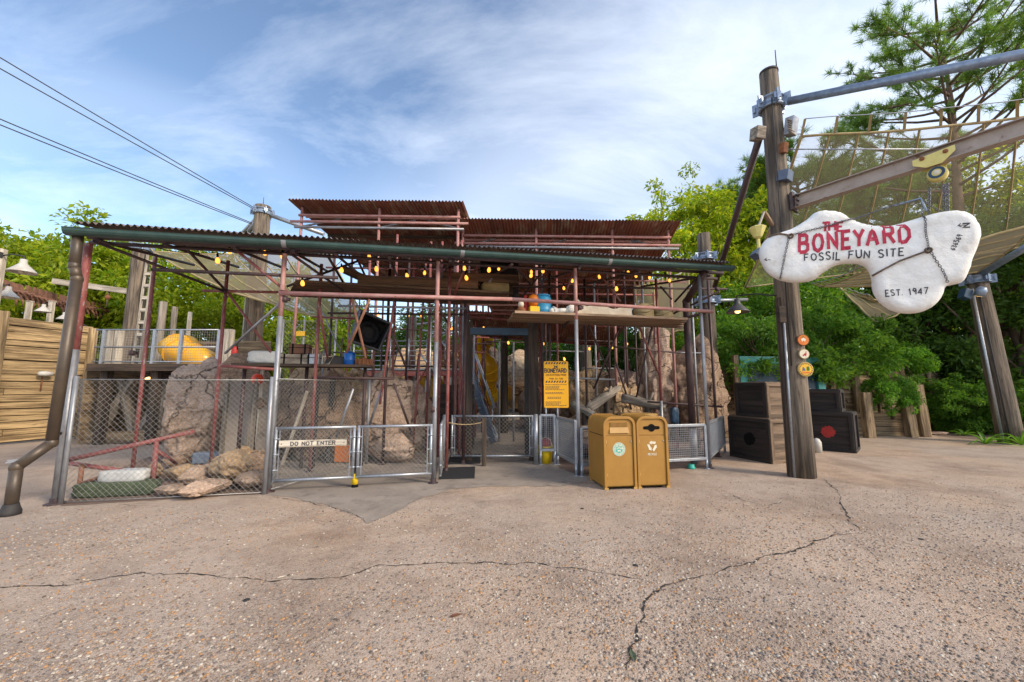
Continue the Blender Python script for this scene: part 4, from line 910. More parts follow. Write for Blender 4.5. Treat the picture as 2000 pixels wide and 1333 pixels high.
for lb, px, py, s, sd, m in [('rounded tan rock at the top of the rock pile inside the fence', 478, 905, (.20, .17, .19), 11, 'rock_tan'), ('largest orange-tan rock of the pile inside the fence', 450, 945, (.36, .26, .27), 12, 'rock_tan'), ('long low tan rock left of the rock pile', 355, 937, (.26, .16, .12), 13, 'rock_tan'),
                             ('tan rock leaning on the rock pile from the left', 375, 950, (.24, .16, .14), 14, 'rock'), ('flat yellowish rock in the dirt bed', 300, 930, (.30, .13, .10), 15, 'rock_tan'), ('small tan rock between the larger rocks of the pile', 405, 935, (.13, .12, .12), 16, 'rock'), ('low broad rock at the front of the dirt bed', 400, 965, (.34, .2, .10), 17, 'rock'), ('rock beside the fence post at the end of the pile', 490, 950, (.22, .2, .12), 18, 'rock'), ('small square rock at the left end of the dirt bed', 262, 945, (.12, .1, .09), 19, 'rock'), ('rock half buried by the timber frame', 340, 915, (.2, .16, .12), 20, 'rock_brown'), ('tan rock under the metal tray', 430, 918, (.24, .2, .13), 43, 'rock_tan'), ('flat rock just inside the fence foot', 330, 966, (.2, .14, .07), 44, 'rock'), ('squat rock behind the largest rock of the pile', 500, 925, (.22, .2, .2), 45, 'rock_brown')]:
    rock(lb, G(px, py, .03), tuple(1.12 * t_ for t_ in s), sd, m, 5, 'rocks inside the fence', sd, .22, 7)
for lb, px, Y, z, s, sd, m in [('pale fossil-coloured rock face seen through the gateway, left', 965, 20, 0, (1.1, 1.0, 1.75), 21, 'rock_pale'), ('pale rock dome seen through the gateway, right of the thin post', 1015, 21, .6, (1.5, 1.2, 1.5), 22, 'rock_pale'), ('brown rock shelf overhanging the little cave', 1012, 18.5, 1.25, (1.3, .7, .38), 23, 'rock_brown'),
                               ('rock pillar right of the little cave', 1030, 18.2, 0, (.45, .45, .85), 24, 'rock'), ('rock pillar left of the little cave', 966, 17.8, 0, (.4, .4, .95), 25, 'rock_pale'), ('low flat rock in front of the little cave', 1015, 16.5, 0, (.7, .4, .16), 26, 'rock'),
                               ('rock wall above the yellow notice', 1085, 16, 0, (1.2, 1.0, 1.5), 27, 'rock'), ('tan rock wall behind the leaning logs', 1150, 14.2, 0, (1.3, 1.0, 1.15), 28, 'rock_tan'), ('rock wall in the middle of the dig site', 1218, 13.4, 0, (1.2, .9, 1.25), 29, 'rock'), ('square topped rock tower right of the dig site', 1283, 12.6, 0, (.62, .6, 1.75), 30, 'rock'),
                               ('low tan slab at the foot of the dig site rocks', 1190, 11.4, 0, (1.4, .6, .5), 31, 'rock_tan'), ('dark brown rock mass behind the right end of the scaffold', 1358, 12.4, 0, (1.05, .8, 1.65), 32, 'rock_brown'), ('rounded rock lying behind the recycling bins', 1165, 9.6, 0, (.9, .55, .42), 33, 'rock_brown'), ('brown rock beside the dark shed stairs', 905, 19, 0, (1.0, 1.0, 1.3), 35, 'rock_brown'), ('far rock bluff behind the steel stairs', 800, 21, 0, (1.8, 1.2, 1.9), 36, 'rock_tan')]:
    rock(lb, rpx(px, Y, z), s, sd, m, 5, BG, sd * .7)
rock('long grey rock lying by the slanted pole', G(1840, 838), (.95, .4, .24), 41, 'rock', 4, 'rocks by the slanted pole', .1); rock('small flat stone in front of the long grey rock', G(1835, 850), (.3, .2, .06), 42, 'rock', 3, 'rocks by the slanted pole')

# ---------------------------------------------------------------- plank wall at the left
w0 = G(0, 870); w1 = G(130, 858); wd = (w1 - w0).normalized(); wa = w0 - wd * 3.2; wb = w0 + wd * 1.7
WL = thing('plank_wall', 'tall sunlit wall of rough horizontal planks at the left edge', 'wall', wa.copy()); wnrm = V((wd.y, -wd.x, 0)); r = random.Random(8); z = .06
while z < 3.55:
    h = r.uniform(.17, .24); cut = r.uniform(1.4, 3.2) if r.random() < .4 else None; off = wnrm * r.uniform(-.012, .02)
    segs = [(0, 4.9)] if not cut else [(0, cut), (cut + .01, 4.9)]
    for s0, s1 in segs: stick('plank', wa + wd * s0 + UP * (z + h / 2) + off, wa + wd * s1 + UP * (z + h / 2 + r.uniform(-.015, .015)) + off, ('box', .07, h - .018), 'wood_wall', WL, rough=.10, bevel=.01)
    z += h
stick('backing', wa - wnrm * .07 + UP * 1.75, wb - wnrm * .07 + UP * 1.75, ('box', .04, 3.4), 'wood_dark', WL)
stick('end_post', wb + wnrm * .05, wb + wnrm * .05 + UP * 3.55, ('cyl', .14, .12), 'wood_wall', WL, rough=.05); q = w0 - wd * .35 + wnrm * .12; stick('end_post', q, q + UP * 3.75, ('cyl', .13, .12), 'wood_wall', WL, rough=.05)
# hinge and latch of the hidden door, lamp on the wall
hp = lambda t, z_: w0 + wd * t + wnrm * .06 + UP * z_
stick('door_joint', hp(1.08, .55), hp(1.08, 1.62), ('box', .012, .02), 'black', WL); stick('hinge', hp(.96, 1.62), hp(1.12, 1.60), ('box', .03, .045), 'black', WL); stick('latch', hp(1.02, 1.26), hp(1.12, 1.26), ('box', .05, .09), 'black', WL)
def plain_light(label, c, arm0, m='enamel', s=1.0, lit=False, group='enamel lamps by the plank wall'):
    root = thing('enamel_lamp', label, 'lamp', c, group); b = MB(); b.lathe(c, [(.02 * s, .30 * s), (.055 * s, .29 * s), (.06 * s, .2 * s), (.10 * s, .15 * s), (.21 * s, .035 * s), (.23 * s, 0), (.215 * s, .004 * s), (.19 * s, .035 * s), (.09 * s, .13 * s)], 20, caps=False); b.build('shade', m, root)
    b = MB(); b.lathe(c + UP * .02 * s, [(.005, -.04 * s), (.05 * s, -.02 * s), (.055 * s, .03 * s), (.02 * s, .1 * s)], 10); b.build('bulb', 'lamp_glow' if lit else 'cream', root)
    b = MB(); b.tube([c + UP * .29 * s, c + UP * .36 * s, c.lerp(arm0, .5) + UP * .22 * s, arm0], .014 * s, n=6); b.build('arm', 'soot', root)
    return root
pl_ = w0 - wd * .9 + wnrm * .7
LP = thing('lamp_post', 'square pale lamp post at the far left edge', 'post', V((P(-14, 600, 9.6).x, 9.6, 0))); pb = wl(LP); stick('post', pb, pb + UP * P(10, 487, 9.6).z, ('box', .15, .15), 'wood_pale', LP, bevel=.01)
stick('bracket', pb + UP * (P(10, 500, 9.6).z) + V((0, -.09, 0)), pb + UP * (P(10, 500, 9.6).z) + V((.1, -.09, 0)), ('box', .12, .14), 'soot', LP)
plain_light('largest enamel lamp hanging from the pale lamp post', P(43, 533, 9.5), pb + UP * P(10, 500, 9.6).z, s=1.15); plain_light('enamel lamp low beside the pale lamp post', P(14, 582, 10.0), pb + UP * P(14, 570, 9.6).z, s=1.0)
for px, py, s, lb in ((84, 610, .9, 'enamel lamp above the middle of the plank wall'), (125, 625, .85, 'enamel lamp on the plank wall beside the downpipe')): c = P(px, py, 13.2); q_ = P(95, 600, 13.6) if px < 100 else wb + UP * 3.45; plain_light(lb, c, q_, s=s)
c = hp(.62, 2.02) + wnrm * .16; b = MB(); LW = thing('bulkhead_lamp', 'oval lamp with conduit fixed to the plank wall', 'lamp', c); b.lathe(c - wd * .17, [(.01, 0), (.06, .02), (.08, .17), (.06, .32), (.01, .34)], 12, m=frame(wd) @ Matrix(((0, 0, 1), (0, 1, 0), (-1, 0, 0)))); b.build('shade', 'enamel', LW); stick('conduit', c - wnrm * .12, c - wnrm * .12 - UP * .5, ('cyl', .016, .016), 'rust', LW); stick('bracket', c, c - wnrm * .16, ('cyl', .02, .02), 'rust', LW)
# stub posts on the wall and the rail above
for px in (51, 95): a = P(px, 640, 13.6); q = P(px + 6, 590, 13.6); b_ = thing('stub_post', 'pale stub post on the plank wall carrying the spine, ' + ('left one' if px < 60 else 'right one'), 'post', V((a.x, a.y, 0)), 'stub posts holding the spine'); stick('post', V((a.x, a.y, 0)), V((a.x, a.y, q.z)), ('box', .12, .12), 'wood_pale', b_); stick('cap', V((a.x, a.y, q.z)), V((a.x, a.y, q.z + .03)), ('box', .15, .15), 'wood_pale', b_)
# fossil spine
SP = thing('fossil_spine', 'rust brown dinosaur spine of many vertebrae held up on posts', 'skeleton', P(20, 575, 13.4) - UP * .2); s0 = P(18, 572, 13.2); s1 = P(246, 611, 19.5); nv = 26; vb = MB()
vb.lathe((-.16, 0, 0), [(.15, 0), (.11, .08), (.11, .18), (.15, .27)], 10, m=Matrix(((0, 0, 1), (0, 1, 0), (-1, 0, 0)))); vb.prism([V((-.10, -.04, .1)), V((.08, -.04, .1)), V((.0, -.04, .36)), (V((-.16, -.04, .40)))], V((0, .08, 0)))
for sy in (-1, 1): vb.tube([V((0, .08 * sy, .05)), V((.05, .26 * sy, .06)), V((.08, .34 * sy, -.06))], [.05, .035, .02], n=5)
vb.tube([V((0, -.1, -.08)), V((.02, -.18, -.26)), V((.06, -.14, -.46))], [.045, .04, .015], n=5)
vme = vb.mesh('vertebra'); vme.materials.append(MAT['bone_rust'])
for i in range(nv):
    t = i / (nv - 1); p = s0.lerp(s1, t) + UP * (-.12 * math.sin(t * 3.1)); o = bpy.data.objects.new('vertebra', vme); col.objects.link(o); o.parent = SP; o.location = p - wl(SP); d = (s1 - s0); o.rotation_euler = (rnd.uniform(-.15, .15), rnd.uniform(-.1, .1), math.atan2(d.y, d.x) + rnd.uniform(-.1, .1)); k = 1.0 - .25 * t; o.scale = (k, k, k)
stick('spine_cable', s0 - UP * .02, s1 - UP * .02, ('cyl', .03, .03), 'bone_rust', SP)
# timber masts
def mast(label, px, pyb, pyt, Y, r0, r1, m='wood_pole', collar=None, group='tall timber masts'):
    q = P(px, pyb, Y); t = P(px, pyt, Y); b0 = V((q.x, q.y, 0)); root = thing('timber_mast', label, 'pole', b0, group); stick('pole', b0, V((b0.x, b0.y, t.z)), ('cyl', r0, r1, 18), m, root, rough=.02)
    if collar:
        for zc in collar: clamp(root, V((b0.x, b0.y, zc)), r1 + (r0 - r1) * .2)
    return root, b0, t.z
def clamp(root, c, r):
    b = MB(); b.lathe(c - UP * .11, [(r + .01, 0), (r + .06, 0), (r + .06, .03), (r + .03, .035), (r + .03, .185), (r + .06, .19), (r + .06, .22), (r + .01, .22)], 18, caps=False); b.build('collar', 'galv_blue', root)
    for k in range(6):
        a = k * math.pi / 3 + .3; d = V((math.cos(a), math.sin(a), 0)); b = MB(); b.box(c + d * (r + .09), (.14, .03, .26), Matrix.Rotation(a, 3, 'Z')); b.box(c + d * (r + .12), (.04, .12, .12), Matrix.Rotation(a, 3, 'Z')); b.build('lug', 'galv_blue', root)
M1, m1b, m1t = mast('tall timber mast with metal collar rising above the left roof', 492, 690, 404, 15.5, .33, .29, collar=None)
clamp(M1, V((m1b.x, m1b.y, m1t - .25)), .28); stick('antenna', V((m1b.x, m1b.y, m1t)), V((m1b.x, m1b.y, m1t + .4)), ('cyl', .015, .008), 'soot', M1)
for dx, dz in ((-2.2, -.75), (2.4, -.8), (-.7, -.7)): a = V((m1b.x, m1b.y, m1t - .25)); stick('spar', a, a + V((dx, .3 if dx > -1 else 1.5, dz)), ('cyl', .085, .085), 'galv', M1)
b = MB(); q = P(512, 575, 15.1); b.box(q, (.25, .16, .5)); b.build('service_box', 'enamel', M1, bevel=.01); stick('conduit', V((m1b.x - .34, m1b.y - .1, 2)), V((m1b.x - .34, m1b.y - .1, 6.2)), ('cyl', .03, .03), 'enamel', M1)
M2, m2b, m2t = mast('shorter timber mast left of the tall one with a pale ladder', 258, 650, 480, 15.0, .30, .27); clamp(M2, V((m2b.x, m2b.y, m2t - .1)), .27)
a = V((m2b.x + .42, m2b.y - .15, 2.3))
for s in (-.13, .13): stick('ladder_rail', a + V((s, 0, 0)), a + V((s + .12, 0, 4.5)), ('box', .05, .07), 'wood_pale', M2)
for k in range(9): stick('ladder_rung', a + V((-.13 + .012 * k, 0, .35 + k * .47)), a + V((.13 + .012 * k, 0, .35 + k * .47)), ('box', .06, .12), 'wood_pale', M2)
stick('spar', P(105, 550, 14.6), P(252, 570, 14.9), ('box', .16, .2), 'wood_pale', M2); q = P(212, 566, 14.8); stick('hanging_rope', q, q - UP * .65, ('cyl', .02, .02), 'rope', M2); b = MB(); b.lathe(q - UP * .4, [(.01, 0), (.08, .05), (.09, .12), (.03, .2)], 8); b.build('pulley', 'rust', M2)
mast('weathered post behind the left railing, taller one', 308, 700, 590, 14.0, .13, .12, 'wood_grey', group='short posts behind the left deck'); mast('weathered post behind the left railing, shorter one', 332, 700, 600, 14.2, .10, .09, 'wood_grey', group='short posts behind the left deck'); mast('pale slim tree-like post at the end of the left deck', 363, 700, 610, 15.0, .08, .07, 'wood_pale', group='short posts behind the left deck')
M3, m3b, m3t = mast('timber mast behind the right end of the gutter', 1388, 700, 458, 12.8, .23, .2, 'wood_pole'); clamp(M3, V((m3b.x, m3b.y, P(1388, 503, 12.8).z)), .22); clamp(M3, V((m3b.x, m3b.y, P(1388, 588, 12.8).z)), .24); a = V((m3b.x, m3b.y, P(1388, 588, 12.8).z)); stick('spar', a, a + V((1.6, .5, .15)), ('cyl', .06, .06), 'galv', M3)
mast('slim dark post standing in front of the little cave', 985, 780, 635, 14.5, .14, .12, 'wood_dark', group='posts inside the dig site'); mast('timber post at the back of the dig site', 1146, 780, 670, 17.5, .25, .24, 'wood_grey', group='posts inside the dig site'); mast('wooden pile behind the hanging hood', 800, 780, 620, 17, .2, .2, 'wood_grey', group='posts inside the dig site')

# ---------------------------------------------------------------- raised deck on the left
DK = thing('raised_deck', 'raised timber deck with grey mesh railing behind the left fence', 'deck', rpx(265, 11.5)); zd2 = P(265, 713, 11.5).z; x0 = rpx(178, 11.5).x; x1 = rpx(425, 11.5).x
for j in range(8): stick('deck_board', V((x0, 11.5 + j * .32, zd2)), V((x1, 11.5 + j * .32, zd2)), ('box', .3, .06), 'wood_grey', DK)
stick('fascia', V((x0, 11.32, zd2 - .08)), V((x1, 11.32, zd2 - .08)), ('box', .04, .2), 'wood_dark', DK)
for px in (192, 292, 345, 420): p = rpx(px, 11.36); stick('rail_post', V((p.x, p.y, zd2)), V((p.x, p.y, zd2 + 1.0)), ('box', .08, .08), 'galv', DK); stick('support', V((p.x, p.y + .2, 0)), V((p.x, p.y + .2, zd2)), ('box', .2, .2), 'wood_dark', DK)
for h in (.08, .5, 1.0): stick('rail', V((x0 + .1, 11.36, zd2 + h)), V((x1, 11.36, zd2 + h)), ('cyl', .022, .022), 'galv', DK)
b = MB(); k = 0; x = x0 + .15
while x < x1: b.tube([V((x, 11.36, zd2 + .08)), V((x, 11.36, zd2 + 1.0))], .0035, n=3, caps=False); x += .07
for i in range(12): b.tube([V((x0 + .1, 11.363, zd2 + .1 + i * .075)), V((x1, 11.363, zd2 + .1 + i * .075))], .0035, n=3, caps=False)
b.build('rail_mesh', 'wire', DK, kind='stuff')
for px, w_ in ((207, .26), (222, .14), (437, .3)): p = rpx(px, 12.3); stick('bollard', V((p.x, p.y, zd2)), V((p.x, p.y, zd2 + 1.15)), ('box', w_, .2), 'wood_pale', DK, bevel=.01)
for j in range(9): stick('back_board', V((x0 + .4, 13.9, zd2 + .12 + j * .1)), V((x1, 13.9, zd2 + .12 + j * .1)), ('box', .05, .09), 'wood_retain', DK)
# dark timber bay below the deck: back wall and diagonal props
stick('back_wall', V((x0 - .3, 13.8, zd2 / 2)), V((x1, 13.8, zd2 / 2)), ('box', .06, zd2 - .1), 'wood_dark', DK); stick('side_wall', V((x0 - .2, 11.5, zd2 / 2)), V((x0 - .2, 13.8, zd2 / 2)), ('box', .06, zd2 - .1), 'wood_retain', DK)
for a, b_ in (((188, 850), (262, 742)), ((262, 860), (335, 742)), ((238, 742), (262, 850)), ((160, 850), (168, 742)), ((330, 742), (300, 860))): pa, pb_ = P(a[0], a[1], 12.0), P(b_[0], b_[1], 12.0); pa.z = max(pa.z, .02); stick('prop', pa, pb_, ('box', .2, .16), 'wood_grey', DK, rough=.05)
stick('kick_board', P(165, 855, 11.7), P(330, 850, 11.7), ('box', .12, .3), 'wood_retain', DK)
BLM = thing('bay_lamp', 'small amber lamp in the dark bay below the deck', 'lamp', P(290, 742, 11.9)); b = MB(); b.lathe(P(290, 742, 11.9), [(.01, .08), (.06, .06), (.1, 0), (.09, 0)], 12, caps=False); b.build('shade', 'lamp_glow', BLM); stick('cord', P(290, 742, 11.9) + UP * .07, V((P(290, 742, 11.9).x, 11.9, zd2 - .03)), ('cyl', .008, .008), 'black', BLM)
def slide(label, pts, r, m='slide_yellow', group='yellow tube slides'):
    root = thing('tube_slide', label, 'slide', V((pts[0].x, pts[0].y, 0)), group); b = MB(); b.tube(pts, r, n=18); b.build('tube', m, root)
    for i in range(1, len(pts) - 1, 2):
        d = (pts[i + 1] - pts[i - 1]).normalized(); b = MB(); b.tube([pts[i] - d * .035, pts[i] + d * .035], r + .035, n=18); b.build('flange', m, root)
    return root
sy = 12.8; slide('yellow tube slide lying on the left deck', [V((rpx(312, sy).x, sy + .9, zd2 + .75)), V((rpx(318, sy).x, sy + .4, zd2 + .70)), V((rpx(326, sy).x, sy + .1, zd2 + .62)), V((rpx(338, sy).x, sy, zd2 + .52)), V((rpx(352, sy).x, sy, zd2 + .44)), V((rpx(368, sy).x, sy, zd2 + .36)), V((rpx(388, sy).x, sy, zd2 + .22)), V((rpx(410, sy).x, sy, zd2 + .02))], .40)
sq = [P(949, 636, 16.2), P(944, 668, 16.2), P(928, 690, 15.8), P(934, 706, 15.4), P(952, 712, 15.2), P(957, 730, 15.6), P(945, 748, 16.0), P(955, 772, 16.3), P(968, 790, 16.4)]
ss = []
for i in range(len(sq) - 1):
    for k in range(3): ss.append(sq[i].lerp(sq[i + 1], k / 3))
ss = [ss[0]] + [(ss[i - 1] + ss[i] * 2 + ss[i + 1]) / 4 for i in range(1, len(ss) - 1)] + [ss[-1]]
SL = slide('twisting yellow tube slide seen through the gateway', ss, .40)
b = MB(); b.tube([P(938, 618, 16.3), P(938, 668, 16.3)], .36, n=14); b.build('tower_tube', 'orange', SL)
slide('yellow tube slide end under the steel platform behind the gates', [P(824, 738, 13.4), P(838, 742, 13.4), P(850, 752, 13.4), P(858, 770, 13.4), P(860, 786, 13.4)], .30)
b = MB(); c = P(989, 768, 17.0); b.lathe(c, [(.3, 0), (.34, .02), (.34, .5), (.3, .5)], 20, m=Matrix.Rotation(rad(90), 3, 'X'), caps=False); b.lathe(c + V((0, .1, 0)), [(.001, 0), (.3, .02)], 20, m=Matrix.Rotation(rad(90), 3, 'X'), caps=False); b.solo('slide_mouth', 'slide_yellow', 'round yellow tunnel mouth under the rock shelf', 'slide')

# ---------------------------------------------------------------- fence and gates
def fence(label, p0, p1, H, posts, gap=.06, pitch=.08, ppost=.03, group='chain-link fence panels', r=.0026):
    root = thing('chain_link_fence', label, 'fence', p0, group); ax = (p1 - p0).normalized(); L = (p1 - p0).length
    b = MB(); chainlink(b, p0 + UP * gap, ax, L, H - gap, pitch, r); b.build('wire_mesh', 'wire', root, kind='stuff')
    for t in posts: p = p0 + ax * L * t; stick('post', p, p + UP * (H + .05), ('cyl', ppost, ppost), 'pipe_grey', root)
    stick('bottom_wire', p0 + UP * gap, p1 + UP * gap, ('cyl', .006, .006), 'wire', root); stick('top_wire', p0 + UP * H, p1 + UP * H, ('cyl', .007, .007), 'wire', root)
    return root
f0 = G(118, 986); f1 = G(516, 966)
FL = fence('tall chain-link fence panel between the left scaffold posts', f0, f1, 1.72, (0.0, 1.0), .03)
f2 = f1 + V((.12, 2.4, 0)) + V((.55, 0, 0)); fence('chain-link fence panel running back behind the do not enter gate', f1 + V((.06, .06, 0)), f2, 1.74, (1.0,))
q0 = FP(128, 900, .12); q1 = FP(380, 843, .5); BRC = thing('red_pipe_brace', 'red pipe leaning low behind the left fence', 'pipe', V((q0.x, q0.y, 0))); stick('pipe', q0, q1, ('cyl', .034, .034), 'pipe_red', BRC); a = q0.lerp(q1, .68); stick('prop', V((a.x - .03, a.y + .05, 0)), a, ('cyl', .034, .034), 'pipe_red', BRC); stick('prop', a - UP * .15, FP(345, 905, .9), ('cyl', .03, .03), 'pipe_red', BRC); stick('prop', V((q0.x - .02, q0.y, 0)), q0, ('cyl', .036, .036), 'pipe_grey', BRC)
def gate(label, pa, pb, h0, h1, pitch=.075, m='galv', group='waist-high tube gates'):
    root = thing('mesh_gate', label, 'gate', V((pa.x, pa.y, 0)), group); ax = (pb - pa).normalized(); L = (pb - pa).length; r = .024
    cs = [pa + UP * h0, pa + UP * h1, pb + UP * h1, pb + UP * h0]
    for i, nm in enumerate(('stile', 'top_rail', 'stile', 'bottom_rail')): stick(nm, cs[i], cs[(i + 1) % 4], ('cyl', r, r, 12), m, root)
    for c in cs: b = MB(); b.lathe(c - UP * r, [(.001, 0), (r * .9, .006), (r * 1.08, r), (r * .9, 2 * r - .006), (.001, 2 * r)], 10, caps=False); b.build('corner', m, root)
    b = MB(); chainlink(b, pa + ax * .05 + UP * (h0 + .03), ax, L - .1, h1 - h0 - .06, pitch, .0028); b.build('wire_mesh', 'wire', root, kind='stuff')
    for e, d in ((pa, 1), (pb, -1)):
        stick('tension_bar', e + ax * d * .055 + UP * (h0 + .02), e + ax * d * .055 + UP * (h1 - .02), ('box', .016, .006), m, root)
        for k in range(3): p = e + UP * (h0 + (h1 - h0) * (.2 + .3 * k)); b = MB(); b.tube([p - UP * .012, p + UP * .012], r + .006, n=10); b.box(p + ax * d * .04, (.05, .02, .024), frame(ax)); b.build('mesh_clip', m, root)
    return root
gA = FP(533, 940, -.02); gB = FP(688, 940, -.02); gA.z = gB.z = 0; gC = FP(697, 940, -.02); gD = FP(840, 940, -.02); gC.z = gD.z = 0
G1 = gate('left half of the double gate, with the do not enter board', gA, gB, .17, .965); G2 = gate('right half of the double gate, beside the entrance post', gC, gD, .17, .965)
st = gB.lerp(gC, .5) + NF * .05; YB = thing('gate_stop', 'short yellow stop post under the double gate', 'post', st); stick('post', st, st + UP * .9, ('cyl', .038, .038), 'pipe_dark', YB); stick('sleeve', st + UP * .05, st + UP * .22, ('cyl', .05, .05), 'post_yellow', YB); stick('foot', st, st + UP * .05, ('cyl', .055, .05), 'black', YB)
# board DO NOT ENTER
a = FP(545, 866, -.075); b_ = FP(677, 866, -.075); zc = (a.z + b_.z) / 2; a.z = b_.z = zc; DN = thing('warning_board', 'pale wooden DO NOT ENTER board wired to the gate', 'sign', a.copy()); ax = (b_ - a).normalized(); Lb = (b_ - a).length
stick('board', a, b_, ('box', .022, .105), 'wood_pale', DN, bevel=.004); fn = -NF
tw_ = (sum(GL[c][0] + .26 for c in 'DO NOT ENTER') - .26) * .056 * 1.18; x_ = Lb * .5 - tw_ / 2
for wd_ in ('DO', 'NOT', 'ENTER'):
    b = MB(); text(b, wd_, (x_, -.027), .056, .20, lambda x, y, k: a + ax * x + UP * y + fn * (.0145 + k), gap=.26, serif=True, sx=1.18); b.build('lettering', 'ink', DN); x_ += (sum(GL[c][0] + .26 for c in wd_) + .35 + .26) * .056 * 1.18
for t in (.04, .96): b = MB(); b.lathe(a + ax * Lb * t + fn * .012, [(.008, 0), (.006, .005)], 8, m=frame(fn) @ Matrix(((0, 0, 1), (0, 1, 0), (-1, 0, 0)))); b.build('screw', 'soot', DN)
# centre gate and posts
c0 = G(882, 905); c1 = G(1040, 905); G3 = gate('single gate across the entrance in the middle', c0, c1, .15, .99, .085)
for px, py, m, w_, h, lb in ((868, 911, 'galv', .055, 1.02, 'grey tube post at the left end of the middle gate'), (1047, 908, 'galv', .05, 1.02, 'grey tube post at the right end of the middle gate')): p = G(px, py); o = thing('gate_post', lb, 'post', p, 'posts of the middle gate'); stick('post', p, p + UP * h, ('cyl', w_, w_), m, o); stick('cap', p + UP * h, p + UP * (h + .02), ('cyl', w_ * 1.08, w_ * .7), m, o)
p = G(945, 911); o = thing('wooden_post', 'square dark brown post standing in front of the middle gate', 'post', p); stick('post', p, p + UP * .97, ('box', .085, .085), 'wood_dark', o, bevel=.006); stick('cap', p + UP * .97, p + UP * .985, ('box', .078, .078), 'wood_dark', o)
b = MB(); b.tube(chain_pts(G(868, 911) + UP * .9, G(940, 905) + UP * .86 - V((0, .1, 0)), .05, 10), .012, n=6); b.solo('barrier_rope', 'rope_pale', 'pale rope slung across the left of the middle gate', 'rope')
p = FP(857, 945, .02); p.z = 0; o = gate('narrow mesh side panel next to the entrance post', p + V((0, .1, 0)), G(866, 905), .1, .95, .06, group='waist-high tube gates')
def mat_(label, pix, th=.016):
    b = MB(); b.prism([G(x, y, .005) for x, y in pix], UP * th); b.solo('floor_mat', 'rubber', label, 'mat', 'black floor mats', bevel=.004)
mat_('black rubber mat in front of the middle gate', [(857, 937), (927, 935), (928, 913), (866, 915)]); mat_('black rubber mat under the middle gate', [(874, 908), (938, 906), (939, 888), (880, 889)])

# low cage fence on the right
def cage(label, pa, pb, h0, h1, solid=False):
    root = thing('mesh_barrier', label, 'barrier', V((pa.x, pa.y, 0)), 'grey mesh barrier panels'); ax = (pb - pa).normalized(); L = (pb - pa).length; nr = V((ax.y, -ax.x, 0))
    cs = [pa + UP * h0, pa + UP * h1, pb + UP * h1, pb + UP * h0]
    for i, nm in enumerate(('stile', 'top_rail', 'stile', 'bottom_rail')): stick(nm, cs[i], cs[(i + 1) % 4], ('box', .05, .05), 'galv', root, bevel=.005)
    for p in (pa, pb): stick('leg', p - ax * .0, p + UP * h0, ('cyl', .03, .03), 'galv', root); b = MB(); b.lathe(p, [(.06, 0), (.06, .012), (.03, .016)], 10); b.build('foot', 'galv', root)
    b = MB(); x = .05; k = 0
    while x < L - .03: b.tube([pa + ax * x + UP * (h0 + .02) + nr * .003, pa + ax * x + UP * (h1 - .02) + nr * .003], .0042, n=4, caps=False); x += .042
    z = h0 + .04
    while z < h1 - .03: b.tube([pa + ax * .03 + UP * z - nr * .003, pb - ax * .03 + UP * z - nr * .003], .0042, n=4, caps=False); z += .042
    b.build('wire_mesh', 'galv', root, kind='stuff'); return root
K = [G(1056, 908), G(1084, 908), G(1130, 931), G(1385, 916), G(1416, 884)]
cage('narrow upright mesh panel beside the middle gate', K[0], K[1], .30, 1.02); cage('mesh barrier panel slanting from the notice to the scaffold post', K[1] + V((.06, 0, 0)), K[2] - V((.03, -.05, 0)), .22, .98)
cage('long mesh barrier panel behind the two bins', K[2] + DF * .07, K[3] - DF * .05, .20, .86); cage('mesh barrier panel at the right corner by the crates', K[3] + V((.05, .08, 0)), K[4], .2, .88)
p = G(1066, 906) + V((0, .06, 0)); BK = thing('yellow_bucket', 'yellow bucket behind the narrow mesh panel', 'bucket', p); b = MB(); b.lathe(p, [(.12, 0), (.15, .25), (.155, .34), (.165, .34), (.165, .36), (.14, .36)], 18, caps=True); b.build('pail', 'post_yellow', BK); b = MB(); b.tube([p + V((-.15, 0, .35)), p + V((-.1, -.02, .5)), p + V((0, -.03, .55)), p + V((.1, -.02, .5)), p + V((.15, 0, .35))], .008, n=5); b.build('handle', 'cream', BK); b = MB(); b.lathe(p + UP * .36, [(.13, 0), (.13, .08), (.08, .14), (.02, .16)], 14); b.build('lid', 'red', BK)
p = G(1300, 918) + V((.55, .1, 0)); b = MB(); b.lathe(p, [(.07, 0), (.08, .03), (.06, .05), (.06, .09)], 14); b.solo('drain_cap', 'teal_mark', 'small pale green drain cap under the long barrier', 'drain cap')
